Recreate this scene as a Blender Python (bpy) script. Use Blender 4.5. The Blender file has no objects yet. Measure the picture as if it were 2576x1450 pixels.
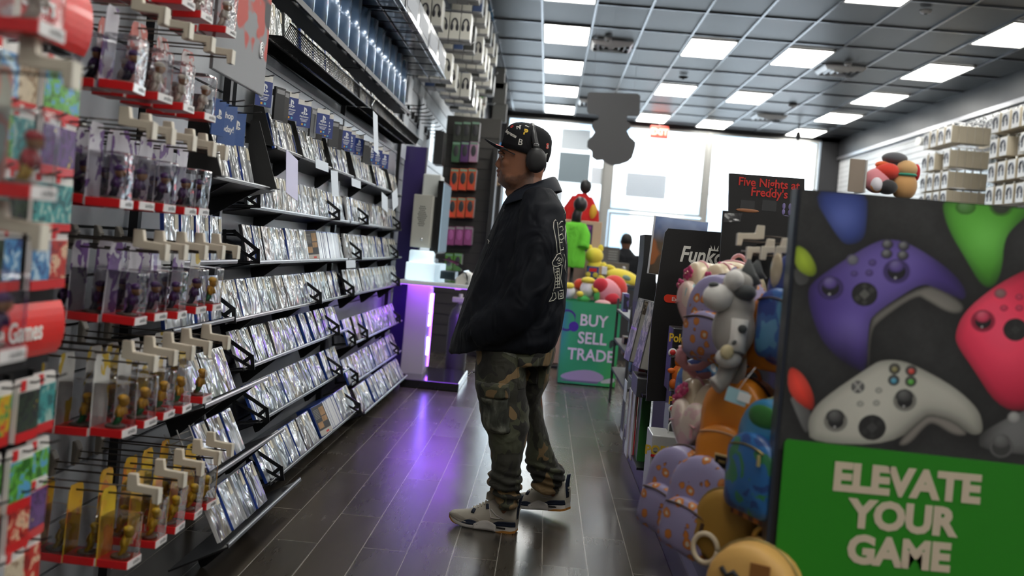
import bpy, bmesh, math, random
import numpy as np
from mathutils import Vector, Matrix, Euler, noise
from mathutils.bvhtree import BVHTree

random.seed(7)
S = bpy.context.scene
COL = S.collection
PI = math.pi
R = math.radians

# ------------------------------------------------------------------ camera
FPX, YAW, ROLL, EYE = 2504.0, R(1.807), R(5.0), 1.24
cam_d = bpy.data.cameras.new('camera')
cam = bpy.data.objects.new('camera', cam_d)
COL.objects.link(cam)
_F = Vector((-math.sin(YAW), math.cos(YAW), 0)); _R = Vector((math.cos(YAW), math.sin(YAW), 0)); _U = Vector((0, 0, 1))
_c, _s = math.cos(ROLL), math.sin(ROLL)
_x = _R * _c + _U * _s; _y = -_R * _s + _U * _c
cam.matrix_world = Matrix(((_x.x, _y.x, -_F.x, 0), (_x.y, _y.y, -_F.y, 0), (_x.z, _y.z, -_F.z, EYE), (0, 0, 0, 1)))
cam_d.sensor_width = 36.0
cam_d.lens = FPX / 2576 * 36.0
cam_d.shift_x = -8.5 / 2576
cam_d.shift_y = -96.6 / 2576
cam_d.clip_start = 0.05
cam_d.dof.use_dof = True
cam_d.dof.focus_distance = 4.4
cam_d.dof.aperture_fstop = 2.2
S.camera = cam

# ------------------------------------------------------------------ world, light, exposure
S.view_settings.view_transform = 'Standard'
S.view_settings.look = 'None'
S.view_settings.exposure = 0.35
S.view_settings.gamma = 1.0
S.view_settings.use_curve_mapping = False
W = bpy.data.worlds.new('overcast_sky'); S.world = W; W.use_nodes = True
W.node_tree.nodes['Background'].inputs[0].default_value = (0.80, 0.91, 1.0, 1)
W.node_tree.nodes['Background'].inputs[1].default_value = 7.0
S.cycles.transparent_max_bounces = 32
S.cycles.max_bounces = 8
S.cycles.sample_clamp_indirect = 6.0
S.cycles.caustics_reflective = False
S.cycles.caustics_refractive = False
LAMP = 11.0            # radiance of the ceiling panel diffusers


def portal(x0, x1, z0, z1, y):
    ld = bpy.data.lights.new('window_portal', 'AREA'); ld.shape = 'RECTANGLE'; ld.size = x1 - x0; ld.size_y = z1 - z0
    ld.cycles.is_portal = True
    o = bpy.data.objects.new('window_portal', ld); COL.objects.link(o)
    o.location = ((x0 + x1) / 2, y, (z0 + z1) / 2); o.rotation_euler = (R(-90), 0, 0)


portal(-0.9, 5.5, 0.1, 4.0, 21.05)

# ------------------------------------------------------------------ helpers
OX, OY = 1296.5, 628.4


def ray(px, py):
    dx = px - OX; dy = py - OY
    return _F * FPX + _R * (_c * dx + _s * dy) + _U * (_s * dx - _c * dy)


def at(px, py, X=None, Y=None, Z=None):
    d = ray(px, py)
    t = X / d.x if X is not None else Y / d.y if Y is not None else (Z - EYE) / d.z
    return Vector((d.x * t, d.y * t, EYE + d.z * t))


def to_px(x, y, z):
    z = z - EYE
    a = x * _R.x + y * _R.y; w = x * _F.x + y * _F.y
    a = a / w * FPX; b = z / w * FPX
    return OX + _c * a + _s * b, OY + _s * a - _c * b


ORD = ['first', 'second', 'third', 'fourth', 'fifth', 'sixth', 'seventh', 'eighth', 'ninth', 'tenth', 'eleventh', 'twelfth',
       'thirteenth', 'fourteenth', 'fifteenth', 'sixteenth', 'seventeenth', 'eighteenth', 'nineteenth', 'twentieth']
ORD += ['twenty-' + o for o in ORD[:9]] + ['thirtieth'] + ['thirty-' + o for o in ORD[:9]] + ['fortieth'] + ['forty-' + o for o in ORD[:9]] + ['fiftieth'] + ['fifty-' + o for o in ORD[:9]]


class MB:
    def __init__(self):
        self.v = []; self.f = []; self.m = []; self.s = []

    def add(self, vs, fs, mat=0, smooth=False, M=None):
        o = len(self.v)
        if M is not None:
            vs = [M @ Vector(p) for p in vs]
        self.v.extend([tuple(p) for p in vs])
        for q in fs:
            self.f.append([o + i for i in q]); self.m.append(mat); self.s.append(smooth)
        return self

    def box(self, c, s, mat=0, M=None):
        x, y, z = c; a, b, h = s[0] / 2, s[1] / 2, s[2] / 2
        vs = [(x + i * a, y + j * b, z + k * h) for k in (-1, 1) for j in (-1, 1) for i in (-1, 1)]
        fs = [(0, 2, 3, 1), (4, 5, 7, 6), (0, 1, 5, 4), (2, 6, 7, 3), (0, 4, 6, 2), (1, 3, 7, 5)]
        return self.add(vs, fs, mat, False, M)

    def loft(self, rings, mat=0, smooth=True, caps=True, M=None, closed=True):
        n = len(rings[0]); vs = [p for r in rings for p in r]; fs = []
        for i in range(len(rings) - 1):
            for j in range(n if closed else n - 1):
                k = (j + 1) % n
                fs.append((i * n + j, i * n + k, (i + 1) * n + k, (i + 1) * n + j))
        o0 = len(self.f)
        self.add(vs, fs, mat, smooth, M)
        if caps and closed:
            o = len(self.v) - len(vs)
            self.f.append([o + j for j in range(n - 1, -1, -1)]); self.m.append(mat); self.s.append(False)
            self.f.append([o + (len(rings) - 1) * n + j for j in range(n)]); self.m.append(mat); self.s.append(False)
        return self

    def tube(self, path, r, n=8, mat=0, M=None, smooth=True, flat=1.0):
        path = [Vector(p) for p in path]
        rs = r if isinstance(r, (list, tuple)) else [r] * len(path)
        rings = []; up = None
        for i, p in enumerate(path):
            t = (path[min(i + 1, len(path) - 1)] - path[max(i - 1, 0)])
            if t.length < 1e-9: t = Vector((0, 0, 1))
            t.normalize()
            if up is None:
                up = Vector((0, 0, 1)) if abs(t.z) < 0.9 else Vector((0, 1, 0))
            a = t.cross(up)
            if a.length < 1e-6: a = t.orthogonal()
            a.normalize(); b = a.cross(t).normalized(); up = b
            rings.append([p + (a * math.cos(2 * PI * j / n) + b * math.sin(2 * PI * j / n) * flat) * rs[i] for j in range(n)])
        return self.loft(rings, mat, smooth, True, M)

    def prism(self, poly, d, mat=0, M=None):
        """polygon in local XY, extruded 0..d in local Z"""
        n = len(poly)
        ar = sum(poly[i][0] * poly[(i + 1) % n][1] - poly[(i + 1) % n][0] * poly[i][1] for i in range(n))
        if ar < 0: poly = poly[::-1]
        vs = [(p[0], p[1], 0) for p in poly] + [(p[0], p[1], d) for p in poly]
        fs = [tuple(range(n - 1, -1, -1)), tuple(range(n, 2 * n))] + [(i, (i + 1) % n, n + (i + 1) % n, n + i) for i in range(n)]
        return self.add(vs, fs, mat, False, M)

    def lathe(self, prof, n=20, mat=0, M=None, smooth=True):
        rings = [[(r * math.cos(2 * PI * j / n), r * math.sin(2 * PI * j / n), z) for j in range(n)] for r, z in prof]
        return self.loft(rings, mat, smooth, True, M)

    def ell(self, c, r, n=16, k=10, mat=0, M=None):
        if not isinstance(r, (tuple, list)): r = (r, r, r)
        rings = []
        for i in range(k + 1):
            a = PI * i / k; q = max(math.sin(a), 1e-3)
            rings.append([(c[0] + r[0] * q * math.cos(2 * PI * j / n), c[1] + r[1] * q * math.sin(2 * PI * j / n), c[2] - r[2] * math.cos(a)) for j in range(n)])
        return self.loft(rings, mat, True, True, M)

    def merge(self, o, M=None, mat=None):
        k = len(self.v)
        self.v.extend([tuple(M @ Vector(p)) for p in o.v] if M is not None else o.v)
        for q, m, s in zip(o.f, o.m, o.s):
            self.f.append([k + i for i in q]); self.m.append(m if mat is None else mat); self.s.append(s)
        return self

    def mesh(self, name, mats):
        me = bpy.data.meshes.new(name)
        me.from_pydata(self.v, [], self.f)
        for m in (mats if isinstance(mats, (list, tuple)) else [mats]):
            me.materials.append(m)
        me.polygons.foreach_set('material_index', self.m)
        me.polygons.foreach_set('use_smooth', self.s)
        me.update()
        return me

    def build(self, name, mats, parent=None, bevel=0.0, loc=None, rot=None, seg=2):
        o = bpy.data.objects.new(name, self.mesh(name, mats))
        COL.objects.link(o)
        if parent: o.parent = parent
        if loc: o.location = loc
        if rot: o.rotation_euler = rot
        if bevel:
            b = o.modifiers.new('bevel', 'BEVEL'); b.width = bevel; b.segments = seg; b.limit_method = 'ANGLE'; b.angle_limit = R(40)
            for p in o.data.polygons: pass
        return o


def tag(o, label=None, cat=None, group=None, kind=None):
    if label: o['label'] = label
    if cat: o['category'] = cat
    if group: o['group'] = group
    if kind: o['kind'] = kind
    return o


def thing(name, label, cat, loc=(0, 0, 0), rot=(0, 0, 0), group=None):
    o = bpy.data.objects.new(name, None); COL.objects.link(o)
    o.empty_display_size = 0.05
    o.location = loc
    o.rotation_euler = rot if isinstance(rot, (tuple, list, Euler)) else (0, 0, rot)
    return tag(o, label, cat, group)


def struct(name, mb, mats, bevel=0):
    return tag(mb.build(name, mats, bevel=bevel), kind='structure')


def copy_tree(src, loc=None, rot=None, label=None, group=None, mats=None):
    r = src.copy(); COL.objects.link(r)
    if loc is not None: r.location = loc
    if rot is not None: r.rotation_euler = rot
    if label: r['label'] = label
    if group: r['group'] = group

    def rec(a, b):
        for ch in a.children:
            c = ch.copy(); COL.objects.link(c); c.parent = b
            rec(ch, c)
    rec(src, r)
    return r


# ------------------------------------------------------------------ materials
def srgb(h):
    h = h.lstrip('#'); o = []
    for i in (0, 2, 4):
        c = int(h[i:i + 2], 16) / 255
        o.append(c / 12.92 if c <= 0.04045 else ((c + 0.055) / 1.055) ** 2.4)
    return tuple(o)


_MC = {}


def pm(col, rough=0.5, metal=0.0, spec=0.5, coat=0.0, emis=None, es=0.0, sheen=0.0, name=None, crough=0.08):
    if isinstance(col, str): col = srgb(col)
    key = (tuple(col), rough, metal, spec, coat, emis, es, sheen)
    if key in _MC: return _MC[key]
    m = bpy.data.materials.new(name or 'mat'); m.use_nodes = True
    b = m.node_tree.nodes['Principled BSDF']
    b.inputs['Base Color'].default_value = (*col, 1)
    b.inputs['Roughness'].default_value = rough
    b.inputs['Metallic'].default_value = metal
    b.inputs['Specular IOR Level'].default_value = spec
    b.inputs['Coat Weight'].default_value = coat
    b.inputs['Coat Roughness'].default_value = crough
    b.inputs['Sheen Weight'].default_value = sheen
    if emis:
        b.inputs['Emission Color'].default_value = (*emis, 1); b.inputs['Emission Strength'].default_value = es
    _MC[key] = m
    return m


class NT:
    """tiny node builder"""
    def __init__(self, name):
        self.m = bpy.data.materials.new(name); self.m.use_nodes = True
        self.t = self.m.node_tree; self.b = self.t.nodes['Principled BSDF']; self.out = self.t.nodes['Material Output']

    def n(self, typ, **kw):
        nd = self.t.nodes.new(typ)
        for k, v in kw.items():
            if k in ('ins',): continue
            setattr(nd, k, v)
        for k, v in kw.get('ins', {}).items():
            if hasattr(v, 'is_linked') or isinstance(v, bpy.types.NodeSocket):
                self.t.links.new(v, nd.inputs[k])
            else:
                nd.inputs[k].default_value = v
        return nd

    def l(self, a, b):
        self.t.links.new(a, b)

    def ramp(self, fac, stops, interp='LINEAR'):
        r = self.t.nodes.new('ShaderNodeValToRGB'); r.color_ramp.interpolation = interp
        e = r.color_ramp.elements
        while len(e) < len(stops): e.new(0.5)
        for x, (p, c) in zip(e, stops):
            x.position = p; x.color = (*c, 1)
        self.l(fac, r.inputs[0])
        return r.outputs[0]

    def bump(self, h, strength=0.3, dist=0.01):
        b = self.n('ShaderNodeBump', ins={'Strength': strength, 'Distance': dist, 'Height': h})
        return b.outputs[0]

    def coord(self, kind='Object', scale=(1, 1, 1), rnd=False):
        tc = self.n('ShaderNodeTexCoord')
        v = tc.outputs[kind]
        if rnd:
            oi = self.n('ShaderNodeObjectInfo')
            ml = self.n('ShaderNodeMath', operation='MULTIPLY', ins={0: oi.outputs['Random'], 1: 37.0})
            ad = self.n('ShaderNodeVectorMath', operation='ADD', ins={0: v}); self.l(ml.outputs[0], ad.inputs[1]); v = ad.outputs[0]
        mp = self.n('ShaderNodeMapping', ins={'Scale': scale, 'Vector': v})
        return mp.outputs[0]


BLACK = pm((0.012, 0.012, 0.013), 0.45, name='black_plastic')
BLACKM = pm((0.016, 0.016, 0.018), 0.35, 0.3, name='black_metal')
WIRE = pm((0.02, 0.02, 0.022), 0.3, 0.6, name='black_wire')
STEEL = pm((0.45, 0.45, 0.46), 0.3, 1.0, name='steel')
CHROME = pm((0.8, 0.8, 0.82), 0.12, 1.0, name='chrome')
WHITE = pm((0.78, 0.78, 0.76), 0.4, name='white')
PAPER = pm((0.80, 0.80, 0.78), 0.7, name='paper')
BEIGE = pm((0.56, 0.50, 0.40), 0.4, name='beige_plastic')
RED = pm((0.62, 0.015, 0.018), 0.35, coat=0.4, name='red_print')
CARD = pm((0.36, 0.24, 0.14), 0.8, name='brown_cardboard')
GREYD = pm((0.05, 0.05, 0.055), 0.5, name='dark_grey')
GREYM = pm((0.22, 0.22, 0.23), 0.5, name='mid_grey')


def clear_mat(name, tint=(0.96, 0.96, 0.97), rough=0.06, bump=0.0, refl=1.0, base=0.04):
    k = NT(name); t = k.t; t.nodes.remove(k.b)
    tr = k.n('ShaderNodeBsdfTransparent', ins={0: (*tint, 1)})
    gl = k.n('ShaderNodeBsdfGlossy', ins={'Roughness': rough, 'Color': (1, 1, 1, 1)})
    fr = k.n('ShaderNodeFresnel', ins={'IOR': 1.45})
    if bump:
        nz = k.n('ShaderNodeTexNoise', ins={'Vector': k.coord('Object', rnd=True), 'Scale': 22.0, 'Detail': 2.0})
        nn = k.bump(nz.outputs[0], bump, 0.02)
        k.l(nn, gl.inputs['Normal']); k.l(nn, fr.inputs['Normal'])
    ma = k.n('ShaderNodeMath', operation='MULTIPLY_ADD', ins={0: fr.outputs[0], 1: refl, 2: base}, use_clamp=True)
    mx = k.n('ShaderNodeMixShader', ins={0: ma.outputs[0]})
    k.l(tr.outputs[0], mx.inputs[1]); k.l(gl.outputs[0], mx.inputs[2]); k.l(mx.outputs[0], k.out.inputs[0])
    return k.m


CLEAR = clear_mat('clear_blister', (0.93, 0.93, 0.95), 0.08, 0.25, 1.0, 0.05)
GLASS = clear_mat('window_glass', (0.97, 0.98, 0.98), 0.0, 0, 0.8, 0.0)
ACRYL = clear_mat('acrylic', (0.9, 0.92, 0.95), 0.03, 0.05, 1.4, 0.03)


def vcol_mat(name, rough=0.35, coat=0.3):
    k = NT(name)
    a = k.n('ShaderNodeVertexColor', layer_name='Col')
    k.l(a.outputs[0], k.b.inputs['Base Color']); k.b.inputs['Roughness'].default_value = rough
    k.b.inputs['Coat Weight'].default_value = coat; k.b.inputs['Coat Roughness'].default_value = 0.15
    return k.m


PRINT = vcol_mat('glossy_print', 0.5, 0.06)
PRINTM = vcol_mat('matt_print', 0.6, 0.0)


def printed(name, w, h, nx, ny, func, parent=None, M=None, mat=None):
    """a printed sheet: fine grid in local XY (x right, y up), centred, coloured by func(u, v) with u,v in 0..1"""
    u, v = np.meshgrid(np.linspace(0, 1, nx), np.linspace(0, 1, ny))
    rgb = np.clip(func(u, v), 0, 1)
    xs = (u - 0.5) * w; ys = (v - 0.5) * h
    co = np.stack([xs.ravel(), ys.ravel(), np.zeros(xs.size)], 1)
    idx = np.arange(nx * ny).reshape(ny, nx)
    q = np.stack([idx[:-1, :-1], idx[:-1, 1:], idx[1:, 1:], idx[1:, :-1]], -1).reshape(-1, 4)
    me = bpy.data.meshes.new(name)
    me.vertices.add(len(co)); me.vertices.foreach_set('co', co.ravel())
    me.loops.add(q.size); me.loops.foreach_set('vertex_index', q.ravel())
    me.polygons.add(len(q)); me.polygons.foreach_set('loop_start', np.arange(0, q.size, 4)); me.polygons.foreach_set('loop_total', np.full(len(q), 4))
    me.update(calc_edges=True)
    ca = me.color_attributes.new('Col', 'FLOAT_COLOR', 'POINT')
    ca.data.foreach_set('color', np.concatenate([rgb.reshape(-1, 3), np.ones((nx * ny, 1))], 1).astype(np.float32).ravel())
    me.materials.append(mat or PRINT)
    o = bpy.data.objects.new(name, me); COL.objects.link(o)
    if parent: o.parent = parent
    if M is not None: o.matrix_local = M
    return o


def sdf(px, py, poly):
    """signed distance to polygon, negative inside"""
    d = np.full(px.shape, 1e18); ins = np.zeros(px.shape, bool)
    n = len(poly)
    for i in range(n):
        ax, ay = poly[i]; bx, by = poly[(i + 1) % n]
        ex, ey = bx - ax, by - ay; L = ex * ex + ey * ey + 1e-12
        t = np.clip(((px - ax) * ex + (py - ay) * ey) / L, 0, 1)
        d = np.minimum(d, (px - ax - t * ex) ** 2 + (py - ay - t * ey) ** 2)
        c = ((ay > py) != (by > py)) & (px < ex * (py - ay) / (ey if abs(ey) > 1e-12 else 1e-12) + ax)
        ins ^= c
    d = np.sqrt(d)
    return np.where(ins, -d, d)


def smooth_poly(p, it=2):
    for _ in range(it):
        q = []
        for i in range(len(p)):
            a = p[i]; b = p[(i + 1) % len(p)]
            q.append((a[0] * .75 + b[0] * .25, a[1] * .75 + b[1] * .25)); q.append((a[0] * .25 + b[0] * .75, a[1] * .25 + b[1] * .75))
        p = q
    return p


def vnoise(u, v, sc, seed=0):
    """value noise on numpy arrays"""
    rng = np.random.RandomState(seed); g = rng.rand(64, 64)
    x = u * sc; y = v * sc; xi = np.floor(x).astype(int); yi = np.floor(y).astype(int); fx = x - xi; fy = y - yi
    fx = fx * fx * (3 - 2 * fx); fy = fy * fy * (3 - 2 * fy)
    G = lambda a, b: g[a % 64, b % 64]
    return (G(xi, yi) * (1 - fx) + G(xi + 1, yi) * fx) * (1 - fy) + (G(xi, yi + 1) * (1 - fx) + G(xi + 1, yi + 1) * fx) * fy


def blotch(cols, sc=4, seed=0):
    """abstract art: soft blotches of the given colours"""
    def f(u, v):
        o = np.zeros(u.shape + (3,)); o[...] = cols[0]
        for i, c in enumerate(cols[1:]):
            n = vnoise(u, v, sc * (1 + 0.3 * i), seed * 13 + i * 5 + 1) * .65 + vnoise(u, v, sc * 3, seed * 7 + i + 2) * .35
            a = np.clip((n - 0.52) * 14, 0, 1)[..., None]
            o = o * (1 - a) + np.array(c) * a
        return o
    return f


_TC = {}


def text_mb(s, size=1.0, bold=0.0, extrude=0.0, align='CENTER', xs=1.0, shear=0.0, spacing=1.0):
    """lettering as an MB in local XY, facing +Z"""
    k = (s, size, bold, extrude, align, xs, shear, spacing)
    if k in _TC: return _TC[k]
    cu = bpy.data.curves.new('lettering', 'FONT'); cu.body = s; cu.size = size; cu.align_x = align; cu.align_y = 'CENTER'
    cu.offset = bold; cu.extrude = extrude; cu.resolution_u = 3; cu.shear = shear; cu.space_character = spacing
    o = bpy.data.objects.new('lettering', cu); COL.objects.link(o)
    dg = bpy.context.evaluated_depsgraph_get(); dg.update()
    me = bpy.data.meshes.new_from_object(o.evaluated_get(dg))
    mb = MB()
    mb.add([(v.co.x * xs, v.co.y, v.co.z) for v in me.vertices], [tuple(p.vertices) for p in me.polygons], 0, False)
    bpy.data.objects.remove(o); bpy.data.curves.remove(cu); bpy.data.meshes.remove(me)
    _TC[k] = mb
    return mb


def facing(loc, normal, up=(0, 0, 1)):
    """matrix whose local +Z is the normal and local +Y is up"""
    n = Vector(normal).normalized(); u = Vector(up); x = u.cross(n).normalized(); y = n.cross(x)
    M = Matrix(((x.x, y.x, n.x, loc[0]), (x.y, y.y, n.y, loc[1]), (x.z, y.z, n.z, loc[2]), (0, 0, 0, 1)))
    return M


def bake(o, keep_children=True):
    """apply modifiers"""
    dg = bpy.context.evaluated_depsgraph_get(); dg.update()
    me = bpy.data.meshes.new_from_object(o.evaluated_get(dg))
    old = o.data; o.modifiers.clear(); o.data = me; me.name = o.name
    return o


def remesh(o, voxel, it=6, fac=0.5, sub=0):
    r = o.modifiers.new('r', 'REMESH'); r.mode = 'VOXEL'; r.voxel_size = voxel; r.use_smooth_shade = True
    if it:
        s = o.modifiers.new('s', 'SMOOTH'); s.factor = fac; s.iterations = it
    return bake(o)


def bvh_of(o):
    me = o.data; M = o.matrix_world
    return BVHTree.FromPolygons([M @ v.co for v in me.vertices], [tuple(p.vertices) for p in me.polygons])


def decal(bvh, mb, origin, direction, up=(0, 0, 1), rot=0.0, lift=0.0012, normal_up=True):
    """lays a flat MB (local XY) onto a surface hit from origin along direction; returns world MB"""
    o = Vector(origin); d = Vector(direction).normalized()
    hit, nrm, _, _ = bvh.ray_cast(o, d)
    if hit is None: return None
    if nrm.dot(d) > 0: nrm = -nrm
    n = (nrm * 0.75 - d * 0.25).normalized()
    T = facing(hit, n, up) @ Matrix.Rotation(rot, 4, 'Z')
    out = MB(); vs = []
    for p in mb.v:
        w = T @ Vector((p[0], p[1], 0))
        h, nn, _, _ = bvh.ray_cast(w + n * 0.06, -n)
        if h is None or (h - w).length > 0.07: h = w
        vs.append(h + n * (lift + p[2]))
    out.v = [tuple(p) for p in vs]; out.f = [list(q) for q in mb.f]; out.m = list(mb.m); out.s = list(mb.s)
    return out


def rrect(w, h, r, n=5):
    """rounded rectangle outline centred"""
    o = []
    for cx, cy, a0 in ((w / 2 - r, h / 2 - r, 0), (-w / 2 + r, h / 2 - r, 90), (-w / 2 + r, -h / 2 + r, 180), (w / 2 - r, -h / 2 + r, 270)):
        for i in range(n + 1):
            a = R(a0 + 90 * i / n); o.append((cx + r * math.cos(a), cy + r * math.sin(a)))
    return o


def ring(cx, cy, z, rx, ry, yaw=0.0, n=40, p=2.0, hem=None):
    o = []
    for j in range(n):
        a = 2 * PI * j / n; c, s = math.cos(a), math.sin(a)
        u = rx * math.copysign(abs(c) ** (2 / p), c); v = ry * math.copysign(abs(s) ** (2 / p), s)
        x = cx + u * math.cos(yaw) - v * math.sin(yaw); y = cy + u * math.sin(yaw) + v * math.cos(yaw)
        o.append((x, y, z + (hem(a) if hem else 0)))
    return o



# ---- cloth materials
def cloth(name, c, rough=0.75, folds=0.5, weave=900):
    k = NT(name)
    k.b.inputs['Base Color'].default_value = (*c, 1); k.b.inputs['Roughness'].default_value = rough
    k.b.inputs['Specular IOR Level'].default_value = 0.22
    n1 = k.n('ShaderNodeTexNoise', ins={'Vector': k.coord('Object', (1, 1, .55)), 'Scale': 9.0, 'Detail': 2.0, 'Distortion': 1.0})
    n2 = k.n('ShaderNodeTexNoise', ins={'Vector': k.coord(), 'Scale': float(weave)})
    ad = k.n('ShaderNodeMath', operation='MULTIPLY_ADD', ins={0: n2.outputs[0], 1: 0.03, 2: n1.outputs[0]})
    k.l(k.bump(ad.outputs[0], folds, 0.05), k.b.inputs['Normal'])
    return k.m


HAIR = pm((0.012, 0.009, 0.008), 0.6)
# ------------------------------------------------------------------ setting
WX, EX, NY, SY, HZ = -1.42, 5.87, 20.8, -6.0, 4.09


def floor_mat():
    k = NT('wood_plank_floor')
    tc = k.n('ShaderNodeTexCoord')
    mp = k.n('ShaderNodeMapping', ins={'Vector': tc.outputs['Object'], 'Rotation': (0, 0, R(90)), 'Location': (0.3, 0.09, 0)})
    br = k.n('ShaderNodeTexBrick', ins={'Vector': mp.outputs[0], 'Color1': (0.070, 0.060, 0.048, 1), 'Color2': (0.048, 0.042, 0.034, 1), 'Mortar': (0.26, 0.25, 0.23, 1),  # pale joint colour paints in the light the seams reflect
                                        'Scale': 1.0, 'Mortar Size': 0.0024, 'Mortar Smooth': 0.2, 'Brick Width': 1.22, 'Row Height': 0.18})
    br.offset = 0.37
    gr = k.n('ShaderNodeTexNoise', ins={'Vector': k.coord('Object', (22, 1.6, 1)), 'Scale': 1.4, 'Detail': 3.0, 'Roughness': 0.65})
    st = k.n('ShaderNodeTexNoise', ins={'Vector': k.coord('Object', (1.5, 1.2, 1)), 'Scale': 2.2, 'Detail': 1.5})
    mx = k.n('ShaderNodeMix', data_type='RGBA', blend_type='MULTIPLY', ins={0: 0.75})
    k.l(br.outputs[0], mx.inputs[6])
    k.l(k.ramp(gr.outputs[0], [(0.3, (0.68, 0.64, 0.58)), (0.7, (1.25, 1.2, 1.13))]), mx.inputs[7])
    k.l(mx.outputs[2], k.b.inputs['Base Color'])
    rr = k.n('ShaderNodeMapRange', ins={'Value': st.outputs[0], 1: 0.2, 2: 0.8, 3: 0.20, 4: 0.26})
    pl = k.n('ShaderNodeTexBrick', ins={'Vector': mp.outputs[0], 'Color1': (0, 0, 0, 1), 'Color2': (1, 1, 1, 1), 'Mortar': (0.2, 0.2, 0.2, 1), 'Scale': 1.0, 'Mortar Size': 0.0024, 'Brick Width': 1.22, 'Row Height': 0.18})
    pl.offset = 0.37
    r1 = k.n('ShaderNodeMath', operation='MULTIPLY_ADD', ins={0: pl.outputs[0], 1: 0.05, 2: rr.outputs[0]})
    r2 = k.n('ShaderNodeMath', operation='MULTIPLY_ADD', ins={0: gr.outputs[0], 1: 0.05, 2: r1.outputs[0]})
    r3 = k.n('ShaderNodeMath', operation='SUBTRACT', ins={0: r2.outputs[0], 1: 0.02})
    k.l(r3.outputs[0], k.b.inputs['Roughness'])
    k.b.inputs['Specular IOR Level'].default_value = 0.95
    sub = k.n('ShaderNodeMath', operation='MULTIPLY_ADD', ins={0: br.outputs['Fac'], 1: -1.5, 2: pl.outputs[0]})
    k.l(k.bump(sub.outputs[0], 0.10, 0.002), k.b.inputs['Normal'])
    return k.m


def ceil_mat():
    k = NT('black_ceiling_tile')
    nz = k.n('ShaderNodeTexNoise', ins={'Vector': k.coord(), 'Scale': 60.0, 'Detail': 3.0})
    k.l(k.ramp(nz.outputs[0], [(0.3, (0.015, 0.015, 0.017)), (0.7, (0.026, 0.026, 0.029))]), k.b.inputs['Base Color'])
    k.b.inputs['Roughness'].default_value = 0.38
    k.l(k.bump(nz.outputs[0], 0.2, 0.002), k.b.inputs['Normal'])
    return k.m


def paint_mat(name, c, rough=0.5, var=0.12, sc=6):
    k = NT(name)
    nz = k.n('ShaderNodeTexNoise', ins={'Vector': k.coord(), 'Scale': float(sc), 'Detail': 5.0})
    k.l(k.ramp(nz.outputs[0], [(0.3, tuple(x * (1 - var) for x in c)), (0.7, tuple(x * (1 + var) for x in c))]), k.b.inputs['Base Color'])
    k.b.inputs['Roughness'].default_value = rough
    return k.m


SLAT = paint_mat('grey_slatwall', (0.34, 0.36, 0.39), 0.35, 0.10, 4)
SLATW = paint_mat('white_slatwall', (0.72, 0.73, 0.74), 0.4, 0.04)
DARKWALL = paint_mat('dark_wall', (0.05, 0.05, 0.055), 0.38, 0.2, 3)

b = MB().box(((WX + EX) / 2, (SY + NY) / 2, -0.05), (EX - WX + 1.0, NY - SY + 1.0, 0.1))
struct('floor', b, floor_mat())
b = MB().box(((WX + EX) / 2, (SY + NY) / 2, HZ + 0.06), (EX - WX + 1.0, NY - SY + 0.5, 0.1))
struct('ceiling', b, ceil_mat())

# suspended grid
GX = [-0.30 + 0.62 * i for i in range(-1, 10)]
GY = [12.4 + 1.125 * k for k in range(-16, 8)]
b = MB()
for x in GX: b.box((x, (SY + NY) / 2, HZ), (0.026, NY - SY, 0.022))
for y in GY: b.box(((WX + EX) / 2, y, HZ + 0.002), (EX - WX, 0.024, 0.018))
struct('trim_1', b, pm((0.20, 0.21, 0.23), 0.2, 0.5, name='ceiling_grid'))


def slat_wall(name, x, nx, y0, y1, z0, z1, pitch, mat):
    b = MB(); z = z0
    b.box((x - nx * 0.06, (y0 + y1) / 2, (z0 + z1) / 2), (0.08, y1 - y0, z1 - z0))
    while z < z1 - 1e-4:
        zt = min(z + pitch - 0.010, z1)
        b.box((x - nx * 0.010, (y0 + y1) / 2, (z + zt) / 2), (0.020, y1 - y0, zt - z), 1)
        z += pitch
    return struct(name, b, [pm((0.03, 0.03, 0.03), 0.6), mat])


slat_wall('wall_left', WX, 1, SY, NY, 0.0, 3.0, 0.15, SLAT)
b = MB().box((WX - 0.05, (SY + NY) / 2, 3.55), (0.1, NY - SY, 1.1))
struct('wall_left_upper', b, DARKWALL)
slat_wall('wall_right', EX, -1, SY, NY, 0.0, 3.70, 0.10, SLATW)
b = MB().box((EX + 0.03, (SY + NY) / 2, 3.9), (0.14, NY - SY, 0.40))
struct('wall_right_upper', b, paint_mat('soffit', (0.030, 0.031, 0.035), 0.42, 0.3, 1.5))
b = MB().box((EX - 0.05, (SY + NY) / 2, 3.69), (0.03, NY - SY, 0.06))
struct('trim_2', b, pm((0.4, 0.4, 0.42), 0.3, 0.8))
b = MB().box(((WX + EX) / 2, SY - 0.05, HZ / 2), (EX - WX + 0.4, 0.1, HZ + 0.2))
struct('wall_back', b, DARKWALL)
# storefront
b = MB()
b.box((-1.3, NY + 0.06, 2.05), (0.5, 0.16, 4.2)); b.box((5.72, NY + 0.06, 2.05), (0.5, 0.16, 4.2))
b.box(((WX + EX) / 2, NY + 0.06, 4.09), (EX - WX + 0.4, 0.16, 0.14))
struct('wall_front', b, pm((0.03, 0.03, 0.033), 0.5))
FR = pm((0.42, 0.42, 0.40), 0.4, 0.2, name='window_frame')


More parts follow.
